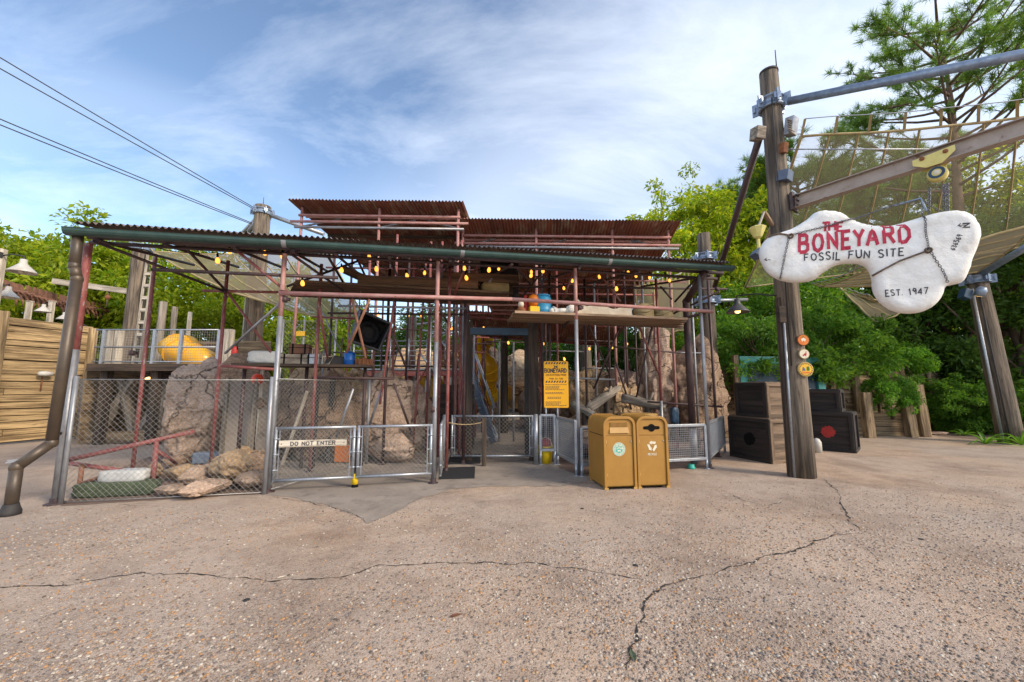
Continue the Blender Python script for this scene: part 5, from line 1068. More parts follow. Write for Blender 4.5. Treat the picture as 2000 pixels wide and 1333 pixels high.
# yellow notice
def notice():
    Yn = 8.75; a = P(1062, 706, Yn); c = P(1111, 797, Yn); W = c.x - a.x; H = a.z - c.z; o = V((a.x, Yn, c.z)); root = thing('notice_board', 'yellow black-striped opening hours notice on a post by the gate', 'sign', V((o.x + W / 2, Yn, 0)))
    b = MB(); r_ = .03; out = []
    for cx_, cz_, a0 in ((W - r_, r_, -90), (W - r_, H - r_, 0), (r_, H - r_, 90), (r_, r_, 180)):
        for k in range(5): t = rad(a0 + 22.5 * k); out.append(o + V((cx_ + r_ * math.cos(t), 0, cz_ + r_ * math.sin(t))))
    b.prism(out, V((0, .012, 0))); b.build('panel', 'sign_yellow', root)
    put = lambda x, y, k: o + V((x, -.0035 - k, y)); b = MB()
    for y0 in (H * .935, H * .535):
        n = 8
        for i in range(n):
            x = W * .06 + W * .88 * i / n; b.add([put(x, y0, 0), put(x + W * .06, y0, 0), put(x + W * .10, y0 + H * .045, 0), put(x + W * .04, y0 + H * .045, 0)], [(0, 1, 2, 3)])
        b.build('hazard_stripe', 'ink', root); b = MB()
    b = MB(); text(b, 'THE', (W / 2, H * .855), H * .045, .24, put, serif=True, center=True); text(b, 'BONEYARD', (W / 2, H * .755), H * .085, .22, put, gap=.24, serif=True, center=True, sx=.86); b.build('lettering', 'ink', root)
    b = MB(); text(b, 'EXCAVATIONS FROM', (W / 2, H * .685), H * .035, .18, put, gap=.22, center=True, sx=.98); text(b, '9:00 TO 7:00', (W / 2, H * .605), H * .035, .18, put, gap=.25, center=True); b.build('lettering', 'rust', root)
    b = MB(); r = random.Random(2)
    for i, y in enumerate([.49, .455, .43, .405, .38, .32, .295, .22, .195, .12, .095, .07, .045]):
        x = W * (.06 if i not in (7, 8) else .14); end = W * (.93 if i == 0 else r.uniform(.62, .92))
        while x < end: l = r.uniform(.02, .06) * W * 1.4; b.add([put(x, H * y, 0), put(min(x + l, end), H * y, 0), put(min(x + l, end), H * (y + .011), 0), put(x, H * (y + .011), 0)], [(0, 1, 2, 3)]); x += l + W * .02
    b.build('fine_print', 'ink', root)
    for x in (W * .08, W * .55): stick('post', V((o.x + x, Yn + .05, 0)), V((o.x + x, Yn + .05, o.z + H * .9)), ('cyl', .022, .022), 'galv', root)
notice()

# ---------------------------------------------------------------- the two bins
def bin_(label, kind, loc, rz):
    W, D, H = .545, .74, 1.14; root = thing('waste_bin', label, 'bin', (0, 0, 0), 'brown bins by the barrier'); z0 = .035; R = .145
    def arch(w, h, r, y, n=8):
        o = [V((-w / 2, y, z0)), V((w / 2, y, z0))]
        for k in range(n + 1): a = math.pi / 2 * k / n; o.append(V((w / 2 - r + r * math.cos(a), y, h - r + r * math.sin(a))))
        for k in range(n + 1): a = math.pi / 2 * (1 + k / n); o.append(V((-w / 2 + r + r * math.cos(a), y, h - r + r * math.sin(a))))
        return o
    def ring(b, o, i, d):
        n = len(o); vs = o + i + [p + V((0, d, 0)) for p in o] + [p + V((0, d, 0)) for p in i]
        b.add(vs, [(j, (j + 1) % n, n + (j + 1) % n, n + j) for j in range(n)] + [(j, 2 * n + j, 2 * n + (j + 1) % n, (j + 1) % n) for j in range(n)] + [(n + j, n + (j + 1) % n, 3 * n + (j + 1) % n, 3 * n + j) for j in range(n)])
    b = MB(); b.prism(arch(W - .02, H - .01, R - .01, .04), V((0, D - .06, 0))); b.build('body', 'bin', root, bevel=.004)
    b = MB(); ring(b, arch(W, H, R, 0), arch(W - .085, H - .045, R - .045, 0), .05); b.build('front_frame', 'bin', root, bevel=.006)
    b = MB(); b.box((0, .036, z0 + .40), (W - .095, .02, .77)); b.build('door', 'bin', root, bevel=.003)
    b = MB(); ring(b, arch(W, H, R, D - .03), arch(W - .085, H - .045, R - .045, D - .03), .03); b.build('rear_frame', 'bin', root)
    hp_ = []; w2 = W - .10; hz0 = z0 + .80; h2 = H - .05; r2 = R - .05
    o = [V((-w2 / 2, .03, hz0)), V((w2 / 2, .03, hz0))] + [V((w2 / 2 - r2 + r2 * math.cos(math.pi / 2 * k / 6), .03, h2 - r2 + r2 * math.sin(math.pi / 2 * k / 6))) for k in range(7)] + [V((-w2 / 2 + r2 - r2 * math.sin(math.pi / 2 * k / 6), .03, h2 - r2 + r2 * math.cos(math.pi / 2 * k / 6))) for k in range(7)]
    b = MB(); b.prism(o, V((0, .02, 0))); b.build('hood_panel', 'bin', root, bevel=.003)
    for sx in (-1, 1):
        for y in (.03, D - .06): b = MB(); b.box((sx * (W / 2 - .03), y, z0 / 2), (.06, .06, z0)); b.build('foot', 'bin_light', root)
    for sx in (-1, 1): b = MB(); b.box((sx * (W / 2 - .008), D * .5, z0 + .80), (.006, D - .12, .008)); b.build('side_seam', 'black', root)
    for zz in (.2, .72): b = MB(); b.tube([V((-W / 2 + .052, .022, zz - .04)), V((-W / 2 + .052, .022, zz + .04))], .007, n=6); b.build('hinge', 'bin_light', root)
    b = MB(); b.lathe((W / 2 - .075, .024, .74), [(.012, 0), (.012, .006), (.006, .008)], 10, m=Matrix.Rotation(rad(90), 3, 'X')); b.build('lock', 'galv', root)
    if kind == 'trash':
        b = MB(); b.add([V((-.155, .026, hz0 + .135)), V((.155, .026, hz0 + .135)), V((.165, .004, hz0 + .04)), V((-.165, .004, hz0 + .04)), V((-.155, .029, hz0 + .135)), V((.155, .029, hz0 + .135)), V((.165, .029, hz0 + .04)), V((-.165, .029, hz0 + .04))],
                                 [(0, 3, 2, 1), (4, 5, 6, 7), (0, 1, 5, 4), (3, 7, 6, 2), (0, 4, 7, 3), (1, 2, 6, 5)]); b.build('push_flap', 'bin_light', root, bevel=.003)
        b = MB(); b.box((0, .027, hz0 + .175), (.31, .006, .075)); b.build('slot', 'bin', root)
        for k in range(15): b = MB(); b.box((-.14 + .02 * k, .018, hz0 + .175), (.006, .014, .07)); b.build('louvre', 'bin_light', root)
        c = V((-.01, .0228, .62)); put = lambda x, z, k=0: c + V((x, -k, z)); b = MB(); n = 40
        vs = [put(.108 * math.cos(2 * math.pi * k / n), .108 * math.sin(2 * math.pi * k / n)) for k in range(n)]; b.add(vs, [tuple(range(n))]); e = b.build('emblem', 'cream', root)
        b = MB()
        def disc(r0, r1, a0, a1, k, n=30):
            A = [rad(a0 + (a1 - a0) * i / n) for i in range(n + 1)]; b.add([put(r0 * math.cos(t), r0 * math.sin(t), k) for t in A] + [put(r1 * math.cos(t), r1 * math.sin(t), k) for t in A], [(i, i + 1, n + 2 + i, n + 1 + i) for i in range(n)])
        disc(.100, .104, 0, 359.9, .0015); disc(.068, .072, 0, 359.9, .0015)
        for i in range(26): a0 = 360 / 26 * i; disc(.078, .094, a0 + 2, a0 + (9 if i % 4 else 5), .0015, 2)
        disc(.002, .060, 180, 360, .0015, 20)
        for i in range(9): a0 = 20 + i * 17; disc(.026 + .01 * (i % 2), .050 + .008 * ((i * 5) % 3), a0, a0 + 11, .0015, 3)
        disc(.0, .016, 0, 359.9, .0018, 14); b.build('emblem_print', 'teal_mark', e)
        b = MB(); an = [(-.032, -.018), (-.024, -.006), (.0, .0), (.022, -.006), (.032, -.02), (.026, -.022), (.026, -.036), (.018, -.036), (.016, -.025), (-.012, -.025), (-.014, -.036), (-.024, -.036), (-.026, -.024)]
        b.add([put(x, z - .008, .003) for x, z in an], [tuple(range(len(an)))]); b.build('animal_print', 'cream', e)
    else:
        b = MB(); n = 24; c = V((0, .024, hz0 + .115))
        def blob(x, z): return c + V((x, 0, z))
        out = []
        for k in range(13): a = rad(28 + 124 * k / 12); out.append((.062 * math.cos(a), .062 * math.sin(a)))
        L_ = [(-.12 - .025 * math.sin(rad(180 * k / 6)), .025 * math.cos(rad(180 * k / 6))) for k in range(7)]; B_ = [(.062 * math.cos(rad(208 + 124 * k / 12)), .062 * math.sin(rad(208 + 124 * k / 12))) for k in range(13)]; R_ = [(.12 + .025 * math.sin(rad(180 * k / 6)), -.025 * math.cos(rad(180 * k / 6))) for k in range(7)]
        poly = out + L_ + B_ + R_; b.prism([blob(x, z) for x, z in poly], V((0, .004, 0))); b.build('opening', 'black', root)
        c = V((0, .0225, .66)); put = lambda x, z, k=0: c + V((x, -k, z)); b = MB()
        for i in range(3):
            a = rad(120 * i + 90); rot = lambda x, z, a=a: put(x * math.cos(a) - z * math.sin(a), x * math.sin(a) + z * math.cos(a), .0004 * i)
            b.add([rot(.030, -.052), rot(.066, -.066), rot(.074, .012), rot(.034, .012)], [(0, 1, 2, 3)]); b.add([rot(.022, .012), rot(.086, .012), rot(.050, .056)], [(0, 1, 2)])
        b.build('recycle_mark', 'cream', root); b = MB(); text(b, 'RECYCLE', (0, -.145), .030, .22, put, center=True, gap=.2); b.build('lettering', 'cream', root)
    root.location = loc; root.rotation_euler = (0, 0, rz); return root
ba = G(1182, 958); bb = G(1310, 953); bax = (bb - ba); brz = math.atan2(bax.y, bax.x); bax.normalize()
bin_('brown rubbish bin with a push flap and round green emblem', 'trash', ba + bax * .27, brz); bin_('brown recycling bin with a black opening and white arrows', 'recycle', ba + bax * .83, brz)
p = G(1250, 925) + V((.12, .35, 0)); b = MB(); TB = thing('round_tub', 'round yellow-brown tub lid standing behind the bins', 'tub', p); b.lathe(p, [(.30, 0), (.33, .95), (.36, 1.06), (.36, 1.09), (.2, 1.10)], 22); b.build('tub', 'bin_light', TB)

# ---------------------------------------------------------------- sign pole, beam and bone sign
pq = G(1566, 931); SPO = thing('sign_pole', 'thick weathered timber pole carrying the bone sign', 'pole', pq); zt = P(1505, 145, pq.y).z
stick('pole', pq, pq + UP * zt, ('cyl', .225, .165, 22), 'wood_pole', SPO, rough=.025); stick('cap', pq + UP * zt, pq + UP * (zt + .05), ('cyl', .172, .168, 18), 'soot', SPO); stick('antenna', pq + UP * zt + V((.1, -.1, 0)), pq + UP * (zt + .45) + V((.1, -.1, 0)), ('cyl', .012, .008), 'soot', SPO)
zc = P(1505, 205, pq.y).z; clamp(SPO, pq + UP * zc, .175)
e0 = pq + UP * zc; e1 = P(2080, 90, 5.0); stick('spar', e0 + (e1 - e0).normalized() * .3, e1 + (e1 - e0) * .9, ('cyl', .075, .075, 14), 'galv_blue', SPO)
stick('spar', pq + UP * P(1480, 262, pq.y).z + V((-.2, .15, 0)), P(1396, 560, 11.5), ('cyl', .07, .07, 12), 'pipe_dark', SPO)
for px, py, s, rz, m in ((1545, 248, (.2, .16, .34), .5, 'pipe_grey'), (1480, 262, (.2, .2, .24), .2, 'wood_grey'), (1533, 345, (.24, .2, .2), .6, 'steel_blue'), (1530, 290, (.12, .12, .2), .3, 'rust')):
    b = MB(); b.box(P(px, py, pq.y - .2), s, Matrix.Rotation(rz, 3, 'Z') @ Matrix.Rotation(.2, 3, 'X')); b.build('floodlight', m, SPO, bevel=.012)
for k in range(6): b = MB(); b.box(P(1545, 248, pq.y - .29) + UP * (-.12 + .048 * k), (.19, .03, .02), Matrix.Rotation(.5, 3, 'Z')); b.build('louvre', 'wood_grey', SPO)
stick('conduit', pq + V((-.205, -.11, .0)), pq + V((-.18, -.12, 3.0)), ('cyl', .022, .022), 'galv', SPO); stick('conduit', pq + V((-.22, -.03, .0)), pq + V((-.2, -.05, 3.3)), ('box', .07, .07), 'wood_dark', SPO); stick('conduit', pq + V((-.16, -.2, 2.0)), pq + V((-.12, -.2, zc)), ('cyl', .012, .012), 'soot', SPO)
b = MB(); b.box(P(1526, 615, pq.y - .3), (.12, .08, .3)); b.build('junction_box', 'wood_dark', SPO, bevel=.01)
# I-beam
i0 = P(1548, 397, 7.35); i1 = P(2040, 245, 5.0); i1.z = i0.z + .02; BE = thing('steel_beam', 'long rusty pink I-beam running out from the sign pole', 'beam', V((i0.x, i0.y, i0.z - .15))); d = (i1 - i0); d.normalize(); i1 = i0 + d * 6.5
stick('web', i0, i1, ('box', .02, .22), 'beam', BE); stick('top_flange', i0 + UP * .118, i1 + UP * .118, ('box', .16, .016), 'beam', BE); stick('bottom_flange', i0 - UP * .118, i1 - UP * .118, ('box', .16, .016), 'beam', BE)
sdn = V((d.y, -d.x, 0)); b = MB(); b.box(i0 + d * .02, (.05, .26, .34), frame(d)); b.build('bracket', 'pipe_dark', BE)
for k in (-.1, 0, .1): b = MB(); b.tube([i0 + d * .1 + UP * k - V((d.y, -d.x, 0)) * .12, i0 + d * .1 + UP * k + V((d.y, -d.x, 0)) * .12], .018, n=6); b.build('bolt', 'pipe_dark', BE)
if sdn.y > 0: sdn = -sdn
# trolley hoist
r_ = ray(1828, 318); o_ = V((0, 0, EYE)); nn_ = sdn; k_ = (i0 - o_).dot(nn_) / r_.dot(nn_); tp = o_ + r_ * k_; tp.z = i0.z
HO = thing('chain_hoist', 'yellow trolley hoist with a round hub hanging under the beam', 'hoist', tp - UP * .4)
for s in (1, -1):
    b = MB(); base = tp + sdn * (.10 * s); b.prism([base + d * x + UP * z for x, z in ((-.24, .02), (.22, .06), (.22, -.03), (.07, -.16), (-.1, -.16), (-.24, -.07))], sdn * .015 * s); b.build('side_plate', 'yellow_pale', HO, bevel=.004)
    for x in (-.13, .12): b = MB(); b.lathe(base + d * x + sdn * .014 * s, [(.03, 0), (.03, .02), (.015, .028)], 10, m=frame(sdn * s) @ Matrix(((0, 0, 1), (0, 1, 0), (-1, 0, 0)))); b.build('axle', 'rust', HO)
AX = frame(sdn) @ Matrix(((0, 0, 1), (0, 1, 0), (-1, 0, 0))); hc = tp - UP * .27 - sdn * .07
b = MB(); b.lathe(hc, [(.09, -.02), (.115, 0), (.115, .10), (.10, .14), (.05, .15)], 22, m=AX); b.build('hub', 'yellow_pale', HO)
b = MB(); b.lathe(hc, [(.055, .1515), (.092, .1515)], 24, m=AX, caps=False); b.build('hub_ring', 'dark_blue', HO); b = MB(); b.lathe(hc, [(.001, .156), (.035, .155), (.038, .15)], 16, m=AX, caps=False); b.build('hub_cap', 'cream', HO)
for dx, ln in ((-.10, .55), (.05, .85), (.09, .8)): b = MB(); links(b, chain_pts(tp + d * dx - UP * .44, tp + d * (dx - .06) - UP * (.44 + ln), 0, 4)); b.build('chain', 'chain', HO)
# bone sign
sA = V((P(1482, 520, 6.72).x, 6.72, 0)); sB = V((P(1915, 450, 5.5).x, 5.5, 0)); sax = (sB - sA); sax.normalize(); sn = V((sax.y, -sax.x, 0))
def SPX(px, py):                                     # picture point -> sign plane metres
    r = ray(px, py); o = V((0, 0, EYE)); k = (sA - o).dot(sn) / r.dot(sn); q = o + r * k; return ((q - sA).dot(sax), q.z)
OUT = [(1482, 500), (1490, 475), (1510, 460), (1545, 448), (1575, 430), (1592, 416), (1615, 412), (1640, 416), (1665, 430), (1695, 440), (1735, 442), (1775, 432), (1815, 420), (1850, 413), (1880, 414), (1902, 426), (1914, 450), (1912, 475), (1900, 505), (1890, 535), (1878, 552), (1855, 558), (1846, 562), (1838, 582), (1820, 600), (1795, 611), (1765, 613), (1740, 607), (1718, 592), (1704, 570), (1701, 545), (1694, 528), (1680, 518), (1655, 516), (1630, 520), (1605, 535), (1588, 548), (1555, 553), (1522, 548), (1497, 532)]
o2 = [SPX(*p) for p in OUT]; n_ = len(o2)
cr_ = []                                             # smooth the outline (closed Catmull-Rom)
for i in range(n_):
    p0, p1, p2, p3 = (V(o2[(i + k) % n_]) for k in (-1, 0, 1, 2))
    for t in (0, .25, .5, .75): cr_.append(.5 * ((2 * p1) + (p2 - p0) * t + (2 * p0 - 5 * p1 + 4 * p2 - p3) * t * t + (3 * p1 - p0 - 3 * p2 + p3) * t ** 3))
ON = np.array([[p.x, p.y] for p in cr_]); A1 = ON; B1 = np.roll(ON, -1, 0); AB = B1 - A1
def sdist(x, y):
    q = np.array([x, y]); t = np.clip(((q - A1) * AB).sum(1) / (AB ** 2).sum(1), 0, 1); return float(np.sqrt((((A1 + AB * t[:, None]) - q) ** 2).sum(1).min()))
def inside(x, y):
    c = False; j = len(ON) - 1
    for i in range(len(ON)):
        if (ON[i, 1] > y) != (ON[j, 1] > y) and x < (ON[j, 0] - ON[i, 0]) * (y - ON[i, 1]) / (ON[j, 1] - ON[i, 1]) + ON[i, 0]: c = not c
        j = i
    return c
RB = .13
def sh(x, y):                                        # half thickness of the plaster bone at a point of its plane
    t = min(sdist(x, y) / RB, 1.0) if inside(x, y) else 0.0; return .125 * math.sqrt(max(0, 1 - (1 - t) ** 2)) + t * .022 * noise.noise(V((x * 3.2, y * 3.2, 1.0))) + t * .008 * noise.noise(V((x * 8, y * 9, 4.0)))
SX, SY = ON[:, 0], ON[:, 1]; pts2 = [V((a, b)) for a, b in ON]; st_ = .035; y = SY.min()
while y < SY.max():
    x = SX.min()
    while x < SX.max():
        if inside(x, y) and sdist(x, y) > .012: pts2.append(V((x, y)))
        x += st_
    y += st_
for ds in (.01, .03, .06): pass
ne = len(ON); cd = geometry.delaunay_2d_cdt(pts2, [(i, (i + 1) % ne) for i in range(ne)], [], 1, 1e-5); v2, f2 = cd[0], cd[2]
def s3(x, y, h): return sA + sax * x + UP * y + sn * h
BS = thing('bone_sign', 'big white plaster bone sign lettered THE BONEYARD FOSSIL FUN SITE', 'sign', s3(float(SX.mean()), float(SY.min()), 0)); b = MB(); hh = [sh(p.x, p.y) for p in v2]; nv_ = len(v2)
b.add([s3(p.x, p.y, h) for p, h in zip(v2, hh)] + [s3(p.x, p.y, -h * .9) for p, h in zip(v2, hh)], [tuple(f) for f in f2] + [tuple(nv_ + i for i in f[::-1]) for f in f2], True)
bo = b.build('bone', 'bone_white', BS); bm = bmesh.new(); bm.from_mesh(bo.data); bmesh.ops.remove_doubles(bm, verts=bm.verts, dist=.0008); bmesh.ops.recalc_face_normals(bm, faces=bm.faces); bm.to_mesh(bo.data); bm.free()
sput = lambda x, y, k: s3(x, y, sh(x, y) + .005 + k)
def sign_text(s, pa, pb, h_px, t, m, jit=.05, sx=None, nm='lettering', gap=.2):
    a = SPX(*pa); c = SPX(*pb); h = abs(SPX(pa[0], pa[1] - h_px)[1] - a[1]); rot = math.atan2(c[1] - a[1], c[0] - a[0]); tw = (sum(GL[q][0] + gap for q in s) - gap) * h; L = math.hypot(c[0] - a[0], c[1] - a[1])
    x = 0.0; k = L / tw
    for wd_ in s.split(' '):
        b = MB(); text(b, wd_, (a[0] + x * math.cos(rot), a[1] + x * math.sin(rot)), h, t, sput, gap=gap, jit=jit, rot=rot, sx=k); b.build(nm, m, BS)
        x += (sum(GL[q][0] + gap for q in wd_) + GL[' '][0] + gap) * h * k
sign_text('THE', (1602, 458), (1646, 455), 17, .24, 'sign_red', .06); sign_text('BONEYARD', (1559, 497), (1781, 478), 31, .22, 'sign_red', .045, gap=.36)
sign_text('FOSSIL FUN SITE', (1568, 514), (1758, 505), 14, .17, 'ink', .07, gap=.34); sign_text('EST. 1947', (1724, 582), (1804, 578), 12, .18, 'ink', .06, gap=.3); sign_text('N', (1885, 450), (1885, 442), 10, .2, 'ink', 0); sign_text('636569', (1856, 494), (1870, 466), 7, .2, 'ink', .05, gap=.3)
for (x0_, y0_, x1_, y1_) in ((1876, 446, 1862, 447), (1503, 512, 1492, 511)):
    a = SPX(x0_, y0_); c = SPX(x1_, y1_); b = MB()
    for q, p2_ in ((a, c), ):
        dx, dy = c[0] - a[0], c[1] - a[1]
        for pl in ([(a[0], a[1]), (c[0], c[1])], [(c[0] - dx * .45 - dy * .4, c[1] - dy * .45 + .03), (c[0], c[1]), (c[0] - dx * .45, c[1] - .03)]):
            L_, R_ = ribbon(pl, .010); b.add([sput(x, y, .0004 * len(pl)) for x, y in L_ + R_], [(i, len(pl) + i, len(pl) + i + 1, i + 1) for i in range(len(pl) - 1)])
    b.build('arrow_mark', 'ink', BS)
# chains and ropes round the bone
def over(*pp, n=7, lift=.02):
    out = []
    for (a, b2) in zip(pp, pp[1:]):
        for i in range(n): x, y = SPX(a[0] + (b2[0] - a[0]) * i / n, a[1] + (b2[1] - a[1]) * i / n); out.append(s3(x, y, (sh(x, y) if inside(x, y) else .03) + lift))
    x, y = SPX(*pp[-1]); out.append(s3(x, y, (sh(x, y) if inside(x, y) else .03) + lift)); return out
for nm, pl in (('hanging_chain', [over((1798, 396), (1800, 460), (1804, 493))]), ('hanging_chain', [over((1808, 497), (1825, 525), (1843, 556))]), ('hanging_chain', [over((1538, 470), (1530, 505), (1522, 548))]), ('hanging_chain', [over((1545, 464), (1610, 448), (1668, 430))])):
    for q in pl: b = MB(); links(b, q, .045, .0052, .027); b.build(nm, 'chain', BS)
b = MB(); q1_ = tp - UP * .9; links(b, [s3(*SPX(1668, 430), .05), s3(*SPX(1735, 406), .05), s3(*SPX(1796, 391), .03), q1_ ], .05, .0058, .029); b.build('hanging_chain', 'chain', BS)
b = MB(); b.tube([s3(*SPX(1745, 404), .04), s3(*SPX(1796, 390), .04), s3(*SPX(1799, 420), .16)], .016, n=6); b.build('hanger_bar', 'galv_blue', BS)
b = MB(); b.tube(over((1701, 541), (1750, 515), (1800, 497)), .013, n=6); b.build('rope', 'rope', BS); b = MB(); b.tube(over((1500, 465), (1520, 461), (1540, 466)), .016, n=6); b.build('rope', 'rope', BS)
for px, py in ((1804, 495), (1541, 467)):
    x, y = SPX(px, py); c = s3(x, y, sh(x, y) + .02); b = MB()
    for k in range(3): a = k * 1.05; b.tube([c + (sax * math.cos(t) + UP * math.sin(t)) * .035 + sn * (.018 * math.sin(t * 2 + a)) for t in [2 * math.pi * i / 10 for i in range(10)]], .013, n=5, closed=True)
    b.build('rope_knot', 'rope', BS)
# lantern and small floodlight left of the bone
LN = thing('hanging_lantern', 'small yellow basket lantern on an arm left of the bone sign', 'lantern', P(1481, 470, 7.2)); b = MB(); c = P(1481, 468, 7.2); b.lathe(c, [(.01, 0), (.07, .04), (.15, .22), (.13, .24), (.05, .25)], 8, smooth=False); b.build('basket', 'yellow_pale', LN); stick('arm', P(1492, 415, 7.2), P(1508, 440, 7.4), ('box', .07, .06), 'wood_shelf', LN); stick('strap', P(1481, 445, 7.2), P(1492, 415, 7.2), ('box', .05, .02), 'bone', LN); stick('stem', c, P(1483, 500, 7.2), ('cyl', .03, .03), 'yellow_pale', LN)
b = MB(); c = P(1479, 497, 7.0); b.box(c, (.14, .2, .14), Matrix.Rotation(.7, 3, 'Y')); b.solo('sign_floodlight', 'steel_blue', 'small blue-grey floodlight at the left tip of the bone sign', 'floodlight', bevel=.01)
# pendant lamp
plain_light('lit pendant lamp with a wide shade left of the sign pole', P(1441, 611, 8.3), pq + UP * P(1530, 578, pq.y).z + V((-.2, 0, 0)), 'shade_dark', 1.0, True, 'lit pendant lamps')
# round badges on the pole
for px, py, rr, m, lb in ((1567, 665, .105, 'orange', 'round orange wooden badge, top of three on the sign pole'), (1569, 692, .093, 'cream', 'round cream badge with a red beast, middle of three on the sign pole'), (1572, 722, .135, 'yellow', 'round yellow painted badge, lowest of three on the sign pole')):
    c = P(px, py, pq.y - .225); nb = V((-.1, -1, 0)).normalized(); AXb = frame(nb) @ Matrix(((0, 0, 1), (0, 1, 0), (-1, 0, 0))); rt = V((-nb.y, nb.x, 0)); rt = -rt if rt.x < 0 else rt; root = thing('round_badge', lb, 'badge', c - UP * rr, 'badges on the sign pole'); b = MB(); b.lathe(c, [(rr, 0), (rr, .022), (rr - .008, .028)], 26, m=AXb); b.build('disc', 'rust' if m == 'orange' else 'canvas', root)
    b = MB(); b.lathe(c, [(.0005, .0305), (rr - .014, .0305)], 26, m=AXb, caps=False); b.build('face', m, root); pt = lambda x, z, k=0: c + rt * x * rr + UP * z * rr + nb * (.033 + k); b = MB()
    if m == 'orange': b.add([pt(*q) for q in ((-.4, .15), (0, .45), (.4, .15), (.25, -.3), (0, -.1), (-.25, -.3))], [tuple(range(6))]); b.build('print', 'cream', root); b = MB(); b.add([pt(x, z, .002) for x, z in ((-.35, .35), (0, .7), (.35, .35), (0, .5))], [(0, 1, 2, 3)]); b.build('print', 'leaf_mid', root)
    elif m == 'cream': b.add([pt(*q) for q in ((-.6, -.3), (-.2, -.15), (0, .1), (.2, .12), (.25, .45), (.45, .5), (.35, .3), (.4, -.1), (.3, -.3), (.25, -.5), (.12, -.3), (-.1, -.32), (-.2, -.5), (-.28, -.25))], [tuple(range(14))]); b.build('print', 'red', root)
    else:
        for i in range(20):
            a = 2 * math.pi * i / 20; b.add([pt(.72 * math.cos(a), .72 * math.sin(a)), pt(.86 * math.cos(a), .86 * math.sin(a)), pt(.86 * math.cos(a + .16), .86 * math.sin(a + .16)), pt(.72 * math.cos(a + .16), .72 * math.sin(a + .16))], [(0, 1, 2, 3)])
        b.build('print', 'ink', root)
        for pl_, mm in ((((-.6, -.3), (.6, -.3), (.45, -.55), (-.45, -.55)), 'orange'), (((-.5, -.2), (-.35, .35), (-.1, .1), (-.05, -.2)), 'steel_blue'), (((.1, -.2), (.1, .3), (.35, .45), (.5, .0), (.4, -.2)), 'leaf_mid')): b = MB(); b.add([pt(*q) for q in pl_], [tuple(range(len(pl_)))]); b.build('print', mm, root)
# slanted pole at the right edge
pr = G(1976, 866); RP = thing('slanted_pole', 'thick slanted timber pole with a metal collar at the right edge', 'pole', pr); ptop = P(1906, 535, pr.y); stick('pole', pr, ptop, ('cyl', .28, .22, 20), 'wood_pole', RP, rough=.02); dd = (ptop - pr).normalized(); clamp(RP, pr + dd * ((ptop - pr).length - .2), .23)
stick('spar', ptop - UP * .1, P(2060, 450, 9.5), ('cyl', .09, .09, 12), 'galv_blue', RP); stick('spar', ptop - UP * .12, P(1830, 556, 13.5), ('cyl', .06, .06), 'galv_blue', RP); stick('conduit', pr + V((-.36, -.1, 0)), ptop + V((-.3, -.1, -.5)), ('cyl', .035, .035), 'galv', RP); stick('conduit', pr + V((-.28, -.22, 0)), ptop + V((-.22, -.2, -.5)), ('cyl', .02, .02), 'soot', RP)
b = MB(); c = P(1912, 578, pr.y - .4); b.lathe(c, [(.12, 0), (.13, .16), (.08, .26)], 14, m=Matrix.Rotation(.5, 3, 'X')); b.build('spotlight', 'galv_blue', RP); b = MB(); b.lathe(c + V((0, .0, -.006)), [(.001, 0), (.1, .0)], 14, m=Matrix.Rotation(.5, 3, 'X'), caps=False); b.build('spotlight_lens', 'lamp_glow', RP); b = MB(); b.box(P(1885, 575, pr.y - .3), (.22, .2, .3), Matrix.Rotation(.4, 3, 'Y')); b.build('floodlight', 'dark_blue', RP, bevel=.02)

# ---------------------------------------------------------------- crates
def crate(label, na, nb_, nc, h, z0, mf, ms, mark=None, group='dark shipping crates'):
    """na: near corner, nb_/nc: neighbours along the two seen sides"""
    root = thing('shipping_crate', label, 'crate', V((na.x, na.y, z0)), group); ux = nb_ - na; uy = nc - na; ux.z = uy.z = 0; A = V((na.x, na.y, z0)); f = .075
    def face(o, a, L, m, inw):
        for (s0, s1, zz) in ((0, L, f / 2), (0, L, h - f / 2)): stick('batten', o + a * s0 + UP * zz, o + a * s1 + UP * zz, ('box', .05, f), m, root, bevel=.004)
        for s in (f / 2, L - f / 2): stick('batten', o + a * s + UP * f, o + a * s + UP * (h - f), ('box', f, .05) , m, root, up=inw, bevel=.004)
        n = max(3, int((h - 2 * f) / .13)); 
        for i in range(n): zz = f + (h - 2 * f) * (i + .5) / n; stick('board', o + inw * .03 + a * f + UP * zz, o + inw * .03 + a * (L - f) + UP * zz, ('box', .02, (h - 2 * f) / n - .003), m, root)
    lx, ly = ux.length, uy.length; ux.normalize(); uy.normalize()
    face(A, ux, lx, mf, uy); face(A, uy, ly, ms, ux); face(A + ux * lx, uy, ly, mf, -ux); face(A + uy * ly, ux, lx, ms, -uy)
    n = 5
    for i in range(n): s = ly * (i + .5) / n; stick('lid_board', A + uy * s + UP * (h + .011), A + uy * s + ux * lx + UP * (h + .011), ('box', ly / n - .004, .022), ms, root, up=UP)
    if mark:
        c = A + ux * lx * .5 + UP * h * .5 + uy * .0155; nr = -uy; b = MB(); r = random.Random(3)
        pts = [c + ux * (.15 * q * math.cos(t)) + UP * (.15 * q * math.sin(t)) for t, q in [(2 * math.pi * i / 36, r.uniform(.8, 1.1)) for i in range(36)]]; b.add(pts + [c], [(i, (i + 1) % 36, 36) for i in range(36)]); b.build('stencil', mark, root)
    return root
k0 = G(1508, 907); k1 = G(1427, 891); k2 = k0 + (V((k0.x - k1.x, k0.y - k1.y, 0)).orthogonal() if 0 else V((-(k1.y - k0.y), (k1.x - k0.x), 0)).normalized() * -1.0)
if k2.y < k0.y: k2 = k0 * 2 - k2
h1_ = P(1508, 820, k0.y).z
